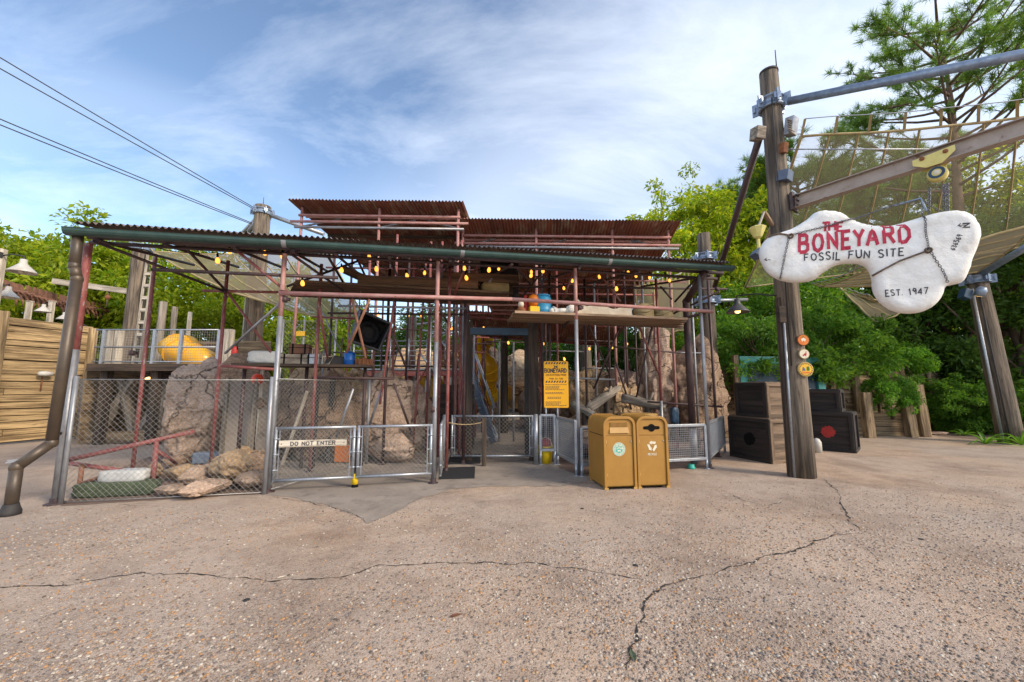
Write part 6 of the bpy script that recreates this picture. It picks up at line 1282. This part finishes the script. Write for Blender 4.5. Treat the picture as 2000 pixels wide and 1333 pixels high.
crate('lower dark crate with a faint black stencil left of the sign pole', k0, k1, k2, h1_, .0, 'wood_crate', 'wood_crate_light', 'black')
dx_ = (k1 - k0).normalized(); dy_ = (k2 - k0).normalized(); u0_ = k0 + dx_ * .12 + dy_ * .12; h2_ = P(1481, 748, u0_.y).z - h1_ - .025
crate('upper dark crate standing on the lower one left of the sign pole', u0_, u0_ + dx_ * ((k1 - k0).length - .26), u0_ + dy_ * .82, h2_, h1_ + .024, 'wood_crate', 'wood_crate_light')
k0 = G(1671, 886); k1 = G(1592, 879); w_ = (k1 - k0).length; k1 = k0 + (k1 - k0).normalized() * max(w_, 1.0); nrm_ = V((-(k1.y - k0.y), k1.x - k0.x, 0)).normalized(); nrm_ = nrm_ if nrm_.y > 0 else -nrm_; h3_ = P(1667, 808, k0.y).z
crate('lower dark crate with a red stencil right of the sign pole', k0, k1, k0 + nrm_ * .95, h3_, 0, 'wood_crate', 'wood_crate', 'red')
dx_ = (k1 - k0).normalized(); u0_ = k0 + dx_ * .22 + nrm_ * .15; crate('upper dark crate on the red-stencilled crate right of the sign pole', u0_, u0_ + dx_ * .72, u0_ + nrm_ * .7, P(1645, 762, u0_.y).z - h3_ - .025, h3_ + .024, 'wood_crate', 'wood_crate')
b = MB(); c = G(1593, 884) + V((.05, .0, 0)); b.lathe(c, [(.1, 0), (.1, .25), (.06, .33), (.01, .35)], 12); b.solo('bollard', 'enamel', 'small pale bollard between the sign pole and the red-stencilled crate', 'bollard')

# ---------------------------------------------------------------- right plank wall, board, planter
def plankwall(root, a, b_, h, m, r, t=.06):
    z = .03; d = (b_ - a).normalized(); nr = V((d.y, -d.x, 0))
    while z < h:
        hh_ = r.uniform(.14, .2); L = (b_ - a).length; s = 0
        while s < L - .05: l = min(L - s, r.uniform(1.4, 2.6)); off = nr * r.uniform(-.02, .02); stick('plank', a + d * s + UP * (z + hh_ / 2) + off, a + d * (s + l - .01) + UP * (z + hh_ / 2 + r.uniform(-.02, .02)) + off, ('box', t, hh_ - .006), m, root, rough=.14, bevel=.008); s += l
        z += hh_
r = random.Random(12); ra = rpx(1325, 12.9); rb = rpx(1665, 13.9); rc = rpx(1860, 16.6); RW = thing('retaining_wall', 'weathered horizontal plank wall behind the crates', 'wall', ra); plankwall(RW, ra, rb, 2.25, 'wood_retain', r); plankwall(RW, rb, rc, 2.2, 'wood_retain', r)
for px, Y, h in ((1345, 12.8, 2.7), (1600, 13.6, 2.4), (1625, 13.65, 2.35), (1672, 13.7, 2.5), (1716, 14.4, 2.6), (1762, 15.1, 2.5), (1815, 15.7, 2.5)): p = rpx(px, Y); stick('wall_post', p, p + UP * h, ('box', .17, .15), 'wood_retain', RW, rough=.06, bevel=.01)
stick('backing', ra + V((0, .12, 1.0)), rb + V((0, .12, 1.0)), ('box', .03, 1.9), 'wood_dark', RW); stick('backing', rb + V((0, .12, 1.0)), rc + V((0, .12, 1.0)), ('box', .03, 1.9), 'wood_dark', RW)
TB_ = thing('teal_board', 'teal framed notice board on the plank wall behind the crates', 'notice board', rpx(1520, 12.7)); a = P(1448, 760, 12.55); c = P(1612, 705, 12.95); zl, zh = 1.0, c.z
A0 = V((a.x, 12.6, 0)); A1_ = V((c.x, 13.1, 0)); dd = (A1_ - A0).normalized(); Lb = (A1_ - A0).length
stick('top_frame', A0 + UP * zh, A1_ + UP * zh, ('box', .1, .24), 'teal', TB_, bevel=.02); stick('side_frame', A0 + dd * .12 + UP * zl, A0 + dd * .12 + UP * (zh - .12), ('box', .1, .26), 'teal', TB_, up=dd); stick('side_frame', A1_ - dd * .12 + UP * zl, A1_ - dd * .12 + UP * (zh - .12), ('box', .1, .26), 'teal', TB_, up=dd); stick('side_post', A0 - dd * .12, A0 - dd * .12 + UP * (zh + .15), ('box', .14, .14), 'wood_shelf', TB_)
stick('panel', A0 + dd * .25 + UP * ((zh + zl) / 2 - .1) + V((0, .03, 0)), A1_ - dd * .25 + UP * ((zh + zl) / 2 - .1) + V((0, .03, 0)), ('box', .02, zh - zl - .1), 'dark_blue', TB_); stick('poster', A0 + dd * .42 + UP * (zl + .32) + V((0, .0, 0)), A1_ - dd * .5 + UP * (zl + .32), ('box', .012, .5), 'cream', TB_)
PLT = thing('timber_planter', 'timber planter box with leaning posts in front of the plank wall', 'planter', G(1732, 853)); pa, pb_ = G(1650, 852), G(1778, 852)
for i in range(5): stick('plank', pa + UP * (.08 + i * .155), pb_ + UP * (.08 + i * .155), ('box', .07, .148), 'wood_retain', PLT, rough=.12, bevel=.008)
stick('side_board', pa + V((0, .0, .4)), pa + V((-.2, 1.2, .4)), ('box', .07, .75), 'wood_retain', PLT); stick('side_board', pb_ + V((0, .0, .4)), pb_ + V((.1, 1.2, .4)), ('box', .07, .75), 'wood_retain', PLT)
b = MB(); b.add([pa + V((0, 0, .62)), pb_ + V((0, 0, .62)), pb_ + V((.1, 1.2, .62)), pa + V((-.2, 1.2, .62))], [(0, 1, 2, 3)]); b.build('soil', 'dirt', PLT)
for px, py, top, lean in ((1694, 855, 767, .0), (1778, 854, 780, -.12), (1803, 853, 752, -.1)): p = G(px, py) + V((0, -.08, 0)); t = P(px, top, p.y); stick('post', p, V((p.x + lean, p.y, t.z)), ('box', .27, .22), 'wood_retain', PLT, rough=.08, bevel=.02)

# ---------------------------------------------------------------- shelf load on the right
def sfp(px, off, z): q = u_at(px, off); q.z = z; return q
zsh = zs + .024
p = sfp(1062, .45, zsh); BL = thing('blue_drum', 'light blue plastic drum on the shelf', 'drum', p, 'drums'); b = MB(); b.lathe(p, [(.15, 0), (.17, .02), (.17, .10), (.178, .115), (.17, .13), (.17, .24), (.178, .255), (.17, .27), (.168, .36), (.13, .40), (.05, .405)], 20); b.build('drum', 'blue_light', BL); b = MB(); b.lathe(p + UP * .39, [(.14, 0), (.15, .02), (.15, .04), (.03, .05)], 18); b.build('lid', 'blue_light', BL)
p = sfp(1043, .4, zsh); b = MB(); b.box(p + UP * .085, (.2, .2, .17), frame(DF)); b.solo('yellow_box', 'post_yellow', 'bright yellow box on the shelf', 'box', bevel=.012); b = MB(); b.lathe(p + UP * .172, [(.06, 0), (.1, .06), (.11, .14), (.09, .22), (.02, .26)], 16); BU = b.solo('orange_buoy', 'orange', 'orange buoy standing on the yellow box', 'buoy')
p = sfp(1027, .5, zsh); b = MB(); b.lathe(p, [(.1, 0), (.09, .02), (.05, .3), (.03, .42), (.01, .43)], 14); b.solo('red_cone', 'red', 'dark red cone on the shelf beside the yellow box', 'cone')
p = sfp(1018, .35, zsh); TJ = thing('terracotta_jar', 'small terracotta jar with a white neck at the left end of the shelf', 'jar', p); b = MB(); b.lathe(p, [(.06, 0), (.09, .05), (.09, .1), (.05, .15)], 14); b.build('pot', 'rust', TJ); b = MB(); b.lathe(p + UP * .15, [(.05, 0), (.06, .05), (.05, .1), (.055, .14)], 14); b.build('neck', 'cream', TJ)
def bone_shape(label, px0, px1, off, z, m):
    a, c = sfp(px0, off, z), sfp(px1, off, z); ax = (c - a).normalized(); L = (c - a).length; n = 36; top = []
    for i in range(n + 1): t = i / n; top.append((t * L, .24 + .05 * math.sin(t * 16) * (1 - t * .5) + .10 * math.exp(-((t - .06) / .07) ** 2) + .06 * math.exp(-((t - .3) / .06) ** 2) + .07 * math.exp(-((t - .97) / .05) ** 2)))
    poly = [a] + [c] + [a + ax * x + UP * h for x, h in top[::-1]]; b = MB(); b.prism(poly, NF * .18); return b.solo('carved_bone', m, label, 'bone', bevel=.02, seg=3)
bone_shape('long pale carved bone slab lying on the shelf', 1122, 1240, .35, zsh, 'bone')
b = MB(); a, c = sfp(1082, .3, zsh + .09), sfp(1120, .3, zsh + .12); b.tube([a, a.lerp(c, .25), a.lerp(c, .75), c], [.10, .05, .05, .09], n=10); b.lathe(c + V((-.02, -.02, -.13)), [(.03, 0), (.1, .04), (.12, .12), (.1, .2), (.02, .24)], 12); b.lathe(a + V((0, 0, -.1)), [(.03, 0), (.09, .03), (.08, .13), (.02, .17)], 12); b.solo('fossil_bone', 'bone_white', 'short knobbly pale fossil bone on the shelf', 'bone')
def bundle(label, px, off, z, r, h, seed):
    p = sfp(px, off, z); root = thing('canvas_bundle', label, 'bundle', p, 'canvas bundles on the shelf'); b = MB(); b.lathe(p, [(r * .9, 0), (r, .03), (r * 1.03, h * .5), (r * .97, h * .9), (r * .6, h), (.02, h * 1.02)], 20); b.build('bundle', 'canvas', root)
    for k in range(3): b = MB(); b.tube([p + V((r * 1.05 * math.cos(t), r * 1.05 * math.sin(t), h * (.3 + .25 * k) + .05 * math.sin(t * 2 + k + seed))) for t in [2 * math.pi * i / 16 for i in range(16)]], .011, n=5, closed=True); b.build('rope', 'rope_pale', root)
bundle('larger canvas wrapped bundle on the shelf', 1262, .45, zsh, .21, .36, 1); bundle('smaller canvas wrapped bundle at the right end of the shelf', 1301, .4, zsh, .20, .27, 2)
b = MB(); a, c = sfp(938, 1.35, zd + .16), sfp(992, 1.35, zd + .17); b.tube([a, a.lerp(c, .1), c], [.06, .12, .12], n=14); b.solo('canvas_roll', 'canvas', 'tan canvas roll at the right end of the overhead deck', 'roll')
def tarp(label, x0, y0, x1, y1, off):
    a, c, d_ = FP(x0, y0, off), FP(x1, y0, off), FP(x0, y1, off); h = a.z - d_.z; root = thing('black_panel', label, 'panel', V((a.x, a.y, d_.z))); n = 10; b = MB(); vs = []
    for i in range(n + 1):
        for j in range(n + 1): q = a.lerp(c, i / n); vs.append(V((q.x, q.y, a.z - h * j / n)) + NF * (.05 * math.sin(i * 1.7) * j / n))
    b.add(vs, [(i * (n + 1) + j, (i + 1) * (n + 1) + j, (i + 1) * (n + 1) + j + 1, i * (n + 1) + j + 1) for i in range(n) for j in range(n)], True); o = b.build('cloth', 'tarp_black', root); md = o.modifiers.new('thick', 'SOLIDIFY'); md.thickness = .02
    stick('hanging_pole', a + UP * .03, c + UP * .03, ('cyl', .03, .03), 'pipe_dark', root)
tarp('black tarpaulin hanging under the roof above the gateway', 938, 508, 1012, 578, 1.9)

# ---------------------------------------------------------------- load on the ledge behind the fence
lz = P(560, 714, 8.0).z; LG = thing('loading_ledge', 'dark timber ledge on pipes carrying cases behind the fence', 'ledge', rpx(600, 8.0)); la, lb_ = rpx(452, 7.7, lz), rpx(722, 8.3, lz)
for j in range(3): stick('ledge_board', la + NF * (j * .22), lb_ + NF * (j * .22), ('box', .21, .05), 'wood_dark', LG)
for t in (.05, .5, .95): p = la.lerp(lb_, t) + NF * .2; stick('ledge_post', V((p.x, p.y, 0)), p, ('cyl', .035, .035), 'pipe_dark', LG)
def lp(px, o=.2): q = la.lerp(lb_, (px - 452) / 270.0) + NF * o; q.z = lz + .025; return q
def softbox(name, label, cat, c, s, m, seed, rz=0.0, sub=3, group=None, amp=.06):
    bm = bmesh.new(); bmesh.ops.create_cube(bm, size=2.0); bmesh.ops.subdivide_edges(bm, edges=bm.edges, cuts=7, use_grid_fill=True); q = Matrix.Rotation(rz, 3, 'Z'); o_ = V((seed * 5.1, 0, 0))
    for v in bm.verts:
        d = v.co; p = V([math.copysign(abs(t) ** 1.0, t) for t in d]); n = sum(abs(t) ** 5 for t in d) ** (1 / 5.0); p = d / n; p *= 1 + amp * noise.noise(p * 2.2 + o_) + amp * .5 * noise.noise(p * 5.5 + o_); v.co = q @ V((p.x * s[0], p.y * s[1], p.z * s[2] + s[2]))
    for f in bm.faces: f.smooth = True
    me = bpy.data.meshes.new(name); bm.to_mesh(me); bm.free(); o = bpy.data.objects.new(name, me); o.location = c; fin(o, m, None, 0, 2, {}); return tag(o, label, cat, group) if label else o
softbox('plaster_bundle', 'white plaster wrapped fossil bundle on the ledge', 'bundle', lp(505), (.29, .2, .13), 'canvas_white', 1, .2, group='plaster wrapped fossils')
def case(label, px, s, m, z=0.0, o=.2, group='cases on the ledge'):
    c = lp(px, o) + UP * z; root = thing('old_case', label, 'case', c, group); F = frame(DF); b = MB(); b.box(c + UP * s[2] / 2, s, F); b.build('case', m, root, bevel=.015)
    for t in (-.3, .3): b = MB(); b.box(c + DF * (s[0] * t) + UP * s[2] / 2, (.03, s[1] + .012, s[2] + .012), F); b.build('strap', 'black', root)
    b = MB(); b.box(c + UP * s[2] * .62, (s[0] + .008, s[1] + .008, .012), F); b.build('lid_joint', 'black', root)
case('grey wooden case on the ledge under the brown suitcase', 562, (.52, .32, .20), 'wood_grey'); case('brown leather suitcase on top of the grey case', 572, (.38, .26, .20), 'suit_brown', .21); case('pale grey metal case beside the suitcase', 600, (.24, .26, .22), 'galv')
p = lp(674); DB = thing('blue_drum', 'deep blue plastic barrel on the ledge', 'drum', p, 'drums'); b = MB(); b.lathe(p, [(.1, 0), (.115, .02), (.115, .1), (.12, .11), (.115, .12), (.115, .24), (.09, .27), (.03, .275)], 18); b.build('drum', 'blue', DB); b = MB(); b.lathe(p + UP * .272, [(.04, 0), (.04, .02)], 10); b.build('bung', 'blue', DB)
p = lp(704); RG = thing('rusty_gear', 'thick rusty gear wheel lying at the right end of the ledge', 'gear', p); b = MB(); n = 48; b.prism([p + V(((.185 if (i // 2) % 2 else .16) * math.cos(2 * math.pi * i / n), (.185 if (i // 2) % 2 else .16) * math.sin(2 * math.pi * i / n), 0)) for i in range(n)], UP * .13); b.build('wheel', 'rust', RG, bevel=.004); b = MB(); b.lathe(p + UP * .13, [(.07, 0), (.07, .03), (.03, .03)], 14); b.build('hub', 'rust', RG)
p = lp(642); WB = thing('upturned_cowl', 'dark upturned car cowl with a pale window frame on the ledge', 'car part', p); b = MB(); b.prism([p + DF * x + UP * z for x, z in ((-.2, 0), (.28, 0), (.24, .17), (.0, .2), (-.14, .18))], NF * .3); b.build('cowl', 'soot', WB, bevel=.02); b = MB(); pts = [p - NF * .015 + DF * x + UP * z for x, z in ((-.24, .01), (-.1, .01), (-.02, .17), (-.22, .17))]; b.tube(pts, .014, n=6, closed=True); b.build('window_frame', 'cream', WB)
# red ball float on a post
p = G(500, 905); FT = thing('float_post', 'slim grey post inside the fence with a red ball float', 'post', p); q = P(487, 712, p.y); stick('post', p, V((p.x, p.y, q.z)), ('box', .07, .05), 'wood_pale', FT); b = MB(); c = P(503, 741, p.y - .1); b.lathe(c - UP * .12, [(.005, 0), (.07, .02), (.115, .08), (.12, .12), (.115, .16), (.07, .22), (.02, .24)], 18); b.build('float', 'ball_red', FT); stick('cord', c + UP * .1, V((p.x, p.y - .03, q.z - .03)), ('cyl', .008, .008), 'rope', FT)
# hanging vehicle hood (dark tilted open shell)
HD = thing('hanging_hood', 'dark tilted vehicle shell hanging among the leaning pipes', 'car part', P(725, 690, 8.2)); q = [P(702, 603, 8.0), P(767, 632, 8.3), P(741, 688, 8.3), P(683, 668, 8.0)]; nr = (q[1] - q[0]).cross(q[3] - q[0]).normalized(); nr = nr if nr.y > 0 else -nr; dp = nr * .7
for i, m in enumerate(('tarp_black', 'tarp_black', 'tarp_black', 'steel_blue')):
    a, c = q[i], q[(i + 1) % 4]; b = MB(); b.prism([a, c, c + dp, a + dp], (sum(q, V((0, 0, 0))) / 4 - (a + c) / 2).normalized() * .05); b.build('side_panel', m, HD, bevel=.015)
cq = sum(q, V((0, 0, 0))) / 4; b = MB(); b.prism([cq + (p - cq) * .96 + dp * .96 for p in q], dp.normalized() * .03); b.build('back_panel', 'soot', HD)
b = MB(); ring = [cq + dp * .75 + ((q[1] - q[0]).normalized() * math.cos(t) + (q[3] - q[0]).normalized() * math.sin(t)) * .2 for t in [2 * math.pi * i / 16 for i in range(16)]]; b.tube(ring, .06, n=7, closed=True); b.build('wheel', 'rubber', HD)
for p in (q[0], q[1]): stick('hanging_rope', p, p + UP * .5, ('cyl', .012, .012), 'rope', HD)
# things behind the left fence: stretcher, plaster bundle, rowing float, slab panels, table frame
c = G(215, 958); softbox('long_float', 'dark green canvas roll lying behind the left fence', 'roll', G(208, 972) + V((.05, .1, 0)), (.52, .13, .11), 'canvas_green', 3, .22, amp=.08); softbox('plaster_bundle', 'white plaster bundle lying on the green canvas roll', 'bundle', G(212, 972) + V((.08, .13, .2)), (.30, .12, .09), 'canvas_white', 4, .22, group='plaster wrapped fossils', amp=.05)
TR = thing('pipe_trestle', 'rusty pipe trestle under the green canvas roll', 'trestle', G(130, 975)); a = G(138, 975) + V((0, .1, 0)); stick('leg', a, a + UP * .48, ('cyl', .03, .03), 'pipe_rust', TR); stick('rail', a + V((-.35, .02, .5)), a + V((.5, .1, .36)), ('cyl', .032, .032), 'pipe_red', TR); stick('rail', a + UP * .18, a + V((.45, .1, .36)), ('cyl', .026, .026), 'pipe_rust', TR)
SD = thing('fossil_slabs', 'two grey stone slabs standing upright behind the fence', 'slabs', G(465, 905)); 
for x0_, x1_, y0_, m in ((432, 480, 740, 'galv'), (495, 532, 745, 'concrete')): pa = G(x0_, 906); pb_ = G(x1_, 904); t = P(x0_, y0_, pa.y).z; b = MB(); b.prism([pa, pb_, pb_ + UP * t + V((.02, .05, 0)), pa + UP * t + V((.02, .05, 0))], V((0, .09, 0))); b.build('slab', 'concrete', SD, bevel=.015)
for x0_ in (430, 487): pa = G(x0_, 908); stick('slab_frame', pa, V((pa.x + .03, pa.y, P(x0_, 738, pa.y).z)), ('box', .06, .08), 'wood_grey', SD)
b = MB(); c = P(508, 788, G(495, 905).y - .03); b.lathe(c, [(.10, 0), (.12, .015), (.085, .02), (.08, .01)], 18, m=Matrix.Rotation(rad(90), 3, 'X')); b.build('fossil', 'rock_brown', SD)
TF = thing('sawhorse_frame', 'pale timber frame standing behind the rock pile', 'frame', G(385, 905)); pa, pb_ = G(355, 905), G(440, 893); za = P(355, 832, pa.y).z
for t in (0, .32, .66, 1): p = pa.lerp(pb_, t); stick('upright', p, p + UP * za, ('box', .045, .05), 'wood_pale', TF)
stick('top_rail', pa + UP * za, pb_ + UP * za, ('box', .06, .05), 'wood_pale', TF); p = pa + V((.05, .45, 0)); stick('upright', p, p + UP * za, ('box', .045, .05), 'wood_pale', TF); stick('side_rail', pa + UP * za, p + UP * za, ('box', .05, .045), 'wood_pale', TF)
b = MB(); b.box(G(420, 905) + UP * .13, (.75, .26, .22), Matrix.Rotation(.2, 3, 'Z')); b.solo('mesh_tray', 'galv_blue', 'long grey metal tray in front of the timber frame', 'tray', bevel=.01)
# things behind the gates
b = MB(); a = P(655, 775, 7.4); LDR = thing('dark_uprights', 'pair of dark timber uprights with rungs behind the gate', 'ladder', G(620, 910)); p0_ = G(608, 915); p1_ = G(640, 905)
for p in (p0_, p1_): stick('upright', p, V((p.x + .02, p.y, P(650, 740, p.y).z)), ('box', .09, .09), 'soot', LDR)
for z_ in (.5, 1.0, 1.5): stick('rung', p0_ + UP * z_, p1_ + UP * z_, ('cyl', .02, .02), 'pipe_dark', LDR)
b = MB(); c = G(668, 905); b.box(c + UP * .2, (.3, .12, .34)); b.solo('orange_toolbox', 'orange', 'orange toolbox on the ground behind the do not enter board', 'toolbox', bevel=.015)
stick_t = thing('leaning_plank', 'pale plank leaning behind the do not enter board', 'plank', G(545, 915)); stick('plank', G(545, 915) + V((0, .1, .05)), P(600, 765, 7.9), ('box', .06, .03), 'wood_pale', stick_t)
stick_u = thing('split_rail_fence', 'short pale split-rail fence behind the right gate', 'fence', rpx(825, 10.5))
for px in (805, 818, 838, 850): p = rpx(px, 10.5); stick('upright', p, p + UP * 1.35, ('box', .13, .1), 'wood_shelf', stick_u, rough=.06)
for z_ in (.4, .8): stick('rail', rpx(800, 10.6, z_), rpx(855, 10.6, z_), ('box', .06, .14), 'wood_dark', stick_u)
# dark shed and steel stair left of the gateway, steel walkway behind
SH = thing('dark_shed', 'dark panelled hut at the foot of the steel stairs', 'hut', rpx(905, 11.0)); b = MB(); b.box(rpx(890, 11.3) + UP * .85, (1.0, 1.0, 1.7)); b.build('wall', 'soot', SH, bevel=.01)
for i in range(6): a = rpx(858, 10.75, .15 + i * .28); stick('cladding', a, V((rpx(925, 10.75).x, 10.75, a.z)), ('box', .03, .26), 'wood_dark', SH)
b = MB(); b.box(P(883, 745, 10.7), (.14, .02, .2)); b.build('label_plate', 'enamel', SH)
ST = thing('steel_stair', 'steel staircase with tube handrails beside the gateway', 'stairs', rpx(970, 11.5)); s0_ = P(908, 700, 12.3); s1_ = V((rpx(965, 11.6).x, 11.6, .05))
for dx in (0, .8): stick('stringer', s0_ + V((0, dx, 0)), s1_ + V((0, dx, 0)), ('box', .05, .24), 'galv_blue', ST); stick('handrail', s0_ + V((0, dx, .95)), s1_ + V((0, dx, .95)), ('cyl', .025, .025), 'galv', ST); stick('handrail', s0_ + V((0, dx, .5)), s1_ + V((0, dx, .5)), ('cyl', .02, .02), 'rust', ST)
for i in range(9): p = s0_.lerp(s1_, (i + .5) / 9); stick('tread', p, p + V((0, .8, 0)), ('box', .24, .03), 'galv', ST, up=UP)
for t in (.05, .5, .95): p = s0_.lerp(s1_, t); stick('baluster', p, p + UP * .95, ('cyl', .022, .022), 'galv', ST)
WK = thing('steel_walkway', 'raised steel walkway with railings behind the leaning pipes', 'walkway', rpx(770, 13.0)); zw = P(770, 722, 13).z; wx0, wx1 = rpx(690, 13).x, rpx(905, 13).x
for j in range(4): stick('floor_plank', V((wx0, 13 + j * .3, zw)), V((wx1, 13 + j * .3, zw)), ('box', .28, .05), 'galv', WK)
stick('edge_beam', V((wx0, 12.85, zw - .14)), V((wx1, 12.85, zw - .14)), ('box', .06, .16), 'pipe_red', WK)
for h in (.12, .28, .44, .6, .76, .92): stick('rail', V((wx0, 12.9, zw + h)), V((wx1, 12.9, zw + h)), ('cyl', .016, .016), 'galv', WK)
for i in range(7): x = wx0 + (wx1 - wx0) * i / 6; stick('rail_post', V((x, 12.9, zw)), V((x, 12.9, zw + 1.0)), ('cyl', .025, .025), 'galv', WK); stick('leg', V((x, 12.95, 0)), V((x, 12.95, zw)), ('cyl', .05, .05), 'pipe_red' if i % 2 else 'galv', WK)
for px in (838, 858, 912): p = rpx(px, 12.8); stick('tower_leg', p, p + UP * 4.3, ('cyl', .05, .05), 'galv', WK)
for a_, c_ in (((815, 634), (860, 628)), ((820, 645), (905, 655)), ((838, 660), (905, 640)), ((860, 665), (900, 710)), ((820, 690), (850, 730))): stick('tower_brace', P(a_[0], a_[1], 12.8), P(c_[0], c_[1], 12.8), ('cyl', .035, .035), 'galv', WK)
for px in (800, 870): b = MB(); b.box(P(px, 712, 12.8), (.05, .02, .3)); b.build('plate', 'wood_dark', WK)
b = MB(); b.box(rpx(872, 12.9, zw + .45), (.9, .03, .75)); b.build('side_panel', 'suit_brown', WK); b = MB(); b.box(P(890, 692, 12.75), (.13, .02, .14)); b.solo('warning_tag', 'yellow', 'small yellow tag on the brown walkway panel', 'sign', 'small yellow warning plates')
b = MB(); b.box(P(587, 652, 11.8), (.26, .015, .14)); o = b.solo('warning_plate', 'yellow', 'small yellow plate on the wire fence behind the brown suitcase', 'sign', 'small yellow warning plates')
p = rpx(587, 11.82); fence('tall wire fence holding the small yellow plate', rpx(545, 11.85, 0), rpx(650, 11.85, 0), 3.6, (0, .4, 1), .1, .12, group='chain-link fence panels', r=.004)
b = MB(); c = P(458, 690, 11.2); EX = thing('fire_extinguisher', 'red fire extinguisher on the railing behind the huge boulder', 'extinguisher', c); b.lathe(c - UP * .2, [(.06, 0), (.08, .02), (.08, .32), (.03, .4)], 12); b.build('bottle', 'red', EX); b = MB(); b.tube([c + UP * .2, c + V((.06, -.02, .26)), c + V((.1, -.02, .1))], .014, n=5); b.build('hose', 'black', EX)
# dig site logs and dinosaur-like stump
DG = 'timber in the dig site'
for i, (a_, c_, Ya, Yc, rr, lb) in enumerate((((1145, 800), (1210, 758), 10.2, 10.6, .14, 'thick log slanting up from the left of the dig site'), ((1215, 778), (1300, 795), 10.0, 9.6, .12, 'long grey log lying across the dig site'), ((1118, 790), (1160, 812), 9.8, 9.4, .11, 'short log left of the dig site'))):
    a, c = P(a_[0], a_[1], Ya), P(c_[0], c_[1], Yc); o = thing('old_log', lb, 'log', V((a.x, a.y, min(a.z, c.z) - rr)), DG); stick('trunk', a, c, ('cyl', rr, rr * .8, 12), 'wood_grey', o, rough=.12); k = a.lerp(c, .6); stick('branch_stub', k, k + V((.1, -.12, .25)), ('cyl', rr * .35, rr * .2), 'wood_grey', o)
    stick('support', V((k.x, k.y + .05, 0)), k, ('cyl', .09, .08), 'wood_dark', o)
for lb, px, Y, s, sd, m in (('twisted tan fossil trunk standing in the dig site, left', 1190, 10.8, (.34, .3, .85), 61, 'rock_tan'), ('twisted tan fossil trunk standing in the dig site, right', 1222, 10.6, (.28, .3, .95), 62, 'rock_tan')): rock(lb, rpx(px, Y), s, sd, m, 4, 'fossil trunks in the dig site', sd, .55, 5, 'petrified_stump', 'fossil')
softbox('blue_tarp', 'blue tarpaulin hung over a rail in the dig site', 'tarpaulin', P(1318, 828, 9.6), (.09, .07, .19), 'dark_blue', 9, amp=.2)
# ---------------------------------------------------------------- shade nets and overhead cables
def sail(label, c4, m, sag, seams, group='shade nets', n=28, rope='wood_shelf', w_=.03):
    root = thing('shade_net', label, 'shade net', (c4[0] + c4[1] + c4[2] + c4[3]) / 4, group)
    def s(u, v): p = (c4[0].lerp(c4[1], u)).lerp(c4[3].lerp(c4[2], u), v); return p - UP * sag * (4 * u * (1 - u) * .6 + 4 * v * (1 - v) * .6) + UP * (.12 * sag + .03) * math.sin(u * seams * math.pi * 2) * (4 * v * (1 - v)) + UP * .06 * noise.noise(V((u * 6, v * 5, sag * 9)))
    b = MB(); b.add([s(i / n, j / n) for j in range(n + 1) for i in range(n + 1)], [(j * (n + 1) + i, j * (n + 1) + i + 1, (j + 1) * (n + 1) + i + 1, (j + 1) * (n + 1) + i) for j in range(n) for i in range(n)], True); b.build('netting', m, root)
    for k in range(seams + 1): b = MB(); b.tube([s(k / seams, j / n) - UP * .004 for j in range(n + 1)], w_ * (1.2 if k in (0, seams) else .8), n=5); b.build('seam', 'canvas', root)
    for v in (0, 1): b = MB(); b.tube([s(i / n, v) for i in range(n + 1)], w_, n=5); b.build('edge_rope', 'canvas', root)
    b = MB(); b.tube([s(i / n, -.05) + UP * .12 for i in range(n + 1)], .012, n=4); b.build('edge_cable', 'galv', root)
    for k in range(13): a = s(k / 12, 0); q = s(k / 12, -.05) + UP * .12; stick('strap', a, q, ('box', .05, .012), 'canvas', root)
sail('large see-through tan shade net spread behind the bone sign', [P(1565, 267, 8.8), P(2500, 145, 7.0), P(2500, 385, 12.5), P(1455, 562, 14.0)], 'net_tan', .35, 14)
sail('small shade net hanging low behind the bone sign', [P(1640, 562, 15.5), P(1705, 585, 15.0), P(1790, 590, 16.0), P(1715, 632, 14.0)], 'net_dense', .1, 3)
sail('dense shade net strip reaching to the slanted pole collar', [P(1600, 560, 13.5), P(1700, 525, 11.5), P(2050, 425, 10.5), P(1890, 545, 13.5)], 'net_dense', .12, 6)
sail('tan shade net sagging behind the left scaffold bays', [P(300, 492, 15.0), P(640, 480, 17.0), P(715, 622, 13.5), P(528, 592, 13.0)], 'net_dense', .35, 7)
sail('pale shade net above the rocks seen through the gateway', [P(955, 632, 22), P(1100, 628, 24), P(1015, 650, 20), P(955, 668, 19)], 'net_pale', .1, 3)
sail('dense shade net behind the right end of the scaffold', [P(1240, 560, 14), P(1345, 540, 15), P(1345, 640, 14), P(1250, 660, 13.5)], 'net_dense', .15, 3)
stick('net_cable', pq + UP * P(1520, 262, pq.y).z, P(1565, 262, 8.8), ('cyl', .012, .012), 'galv', SPO); stick('net_cable', pq + UP * P(1530, 292, pq.y).z, P(1840, 292, 6.6), ('cyl', .012, .012), 'galv', SPO)
e = V((m1b.x, m1b.y, m1t - .2))
for i, (y, lb, ye) in enumerate(((101, 'topmost overhead cable at the upper left', 0), (122, 'second overhead cable from the top at the upper left', -.05), (202, 'third overhead cable from the top at the upper left', -.5), (212, 'lowest overhead cable at the upper left', -.55))):
    b = MB(); a = P(-40, y - 24, 9.0); a = a + (a - e) * 1.2; b.tube(chain_pts(a, e + V((-.1 - .3 * (i > 1), 0, ye)), .12, 20), .016, n=5); b.solo('overhead_cable', 'soot', lb, 'cable', 'overhead cables')
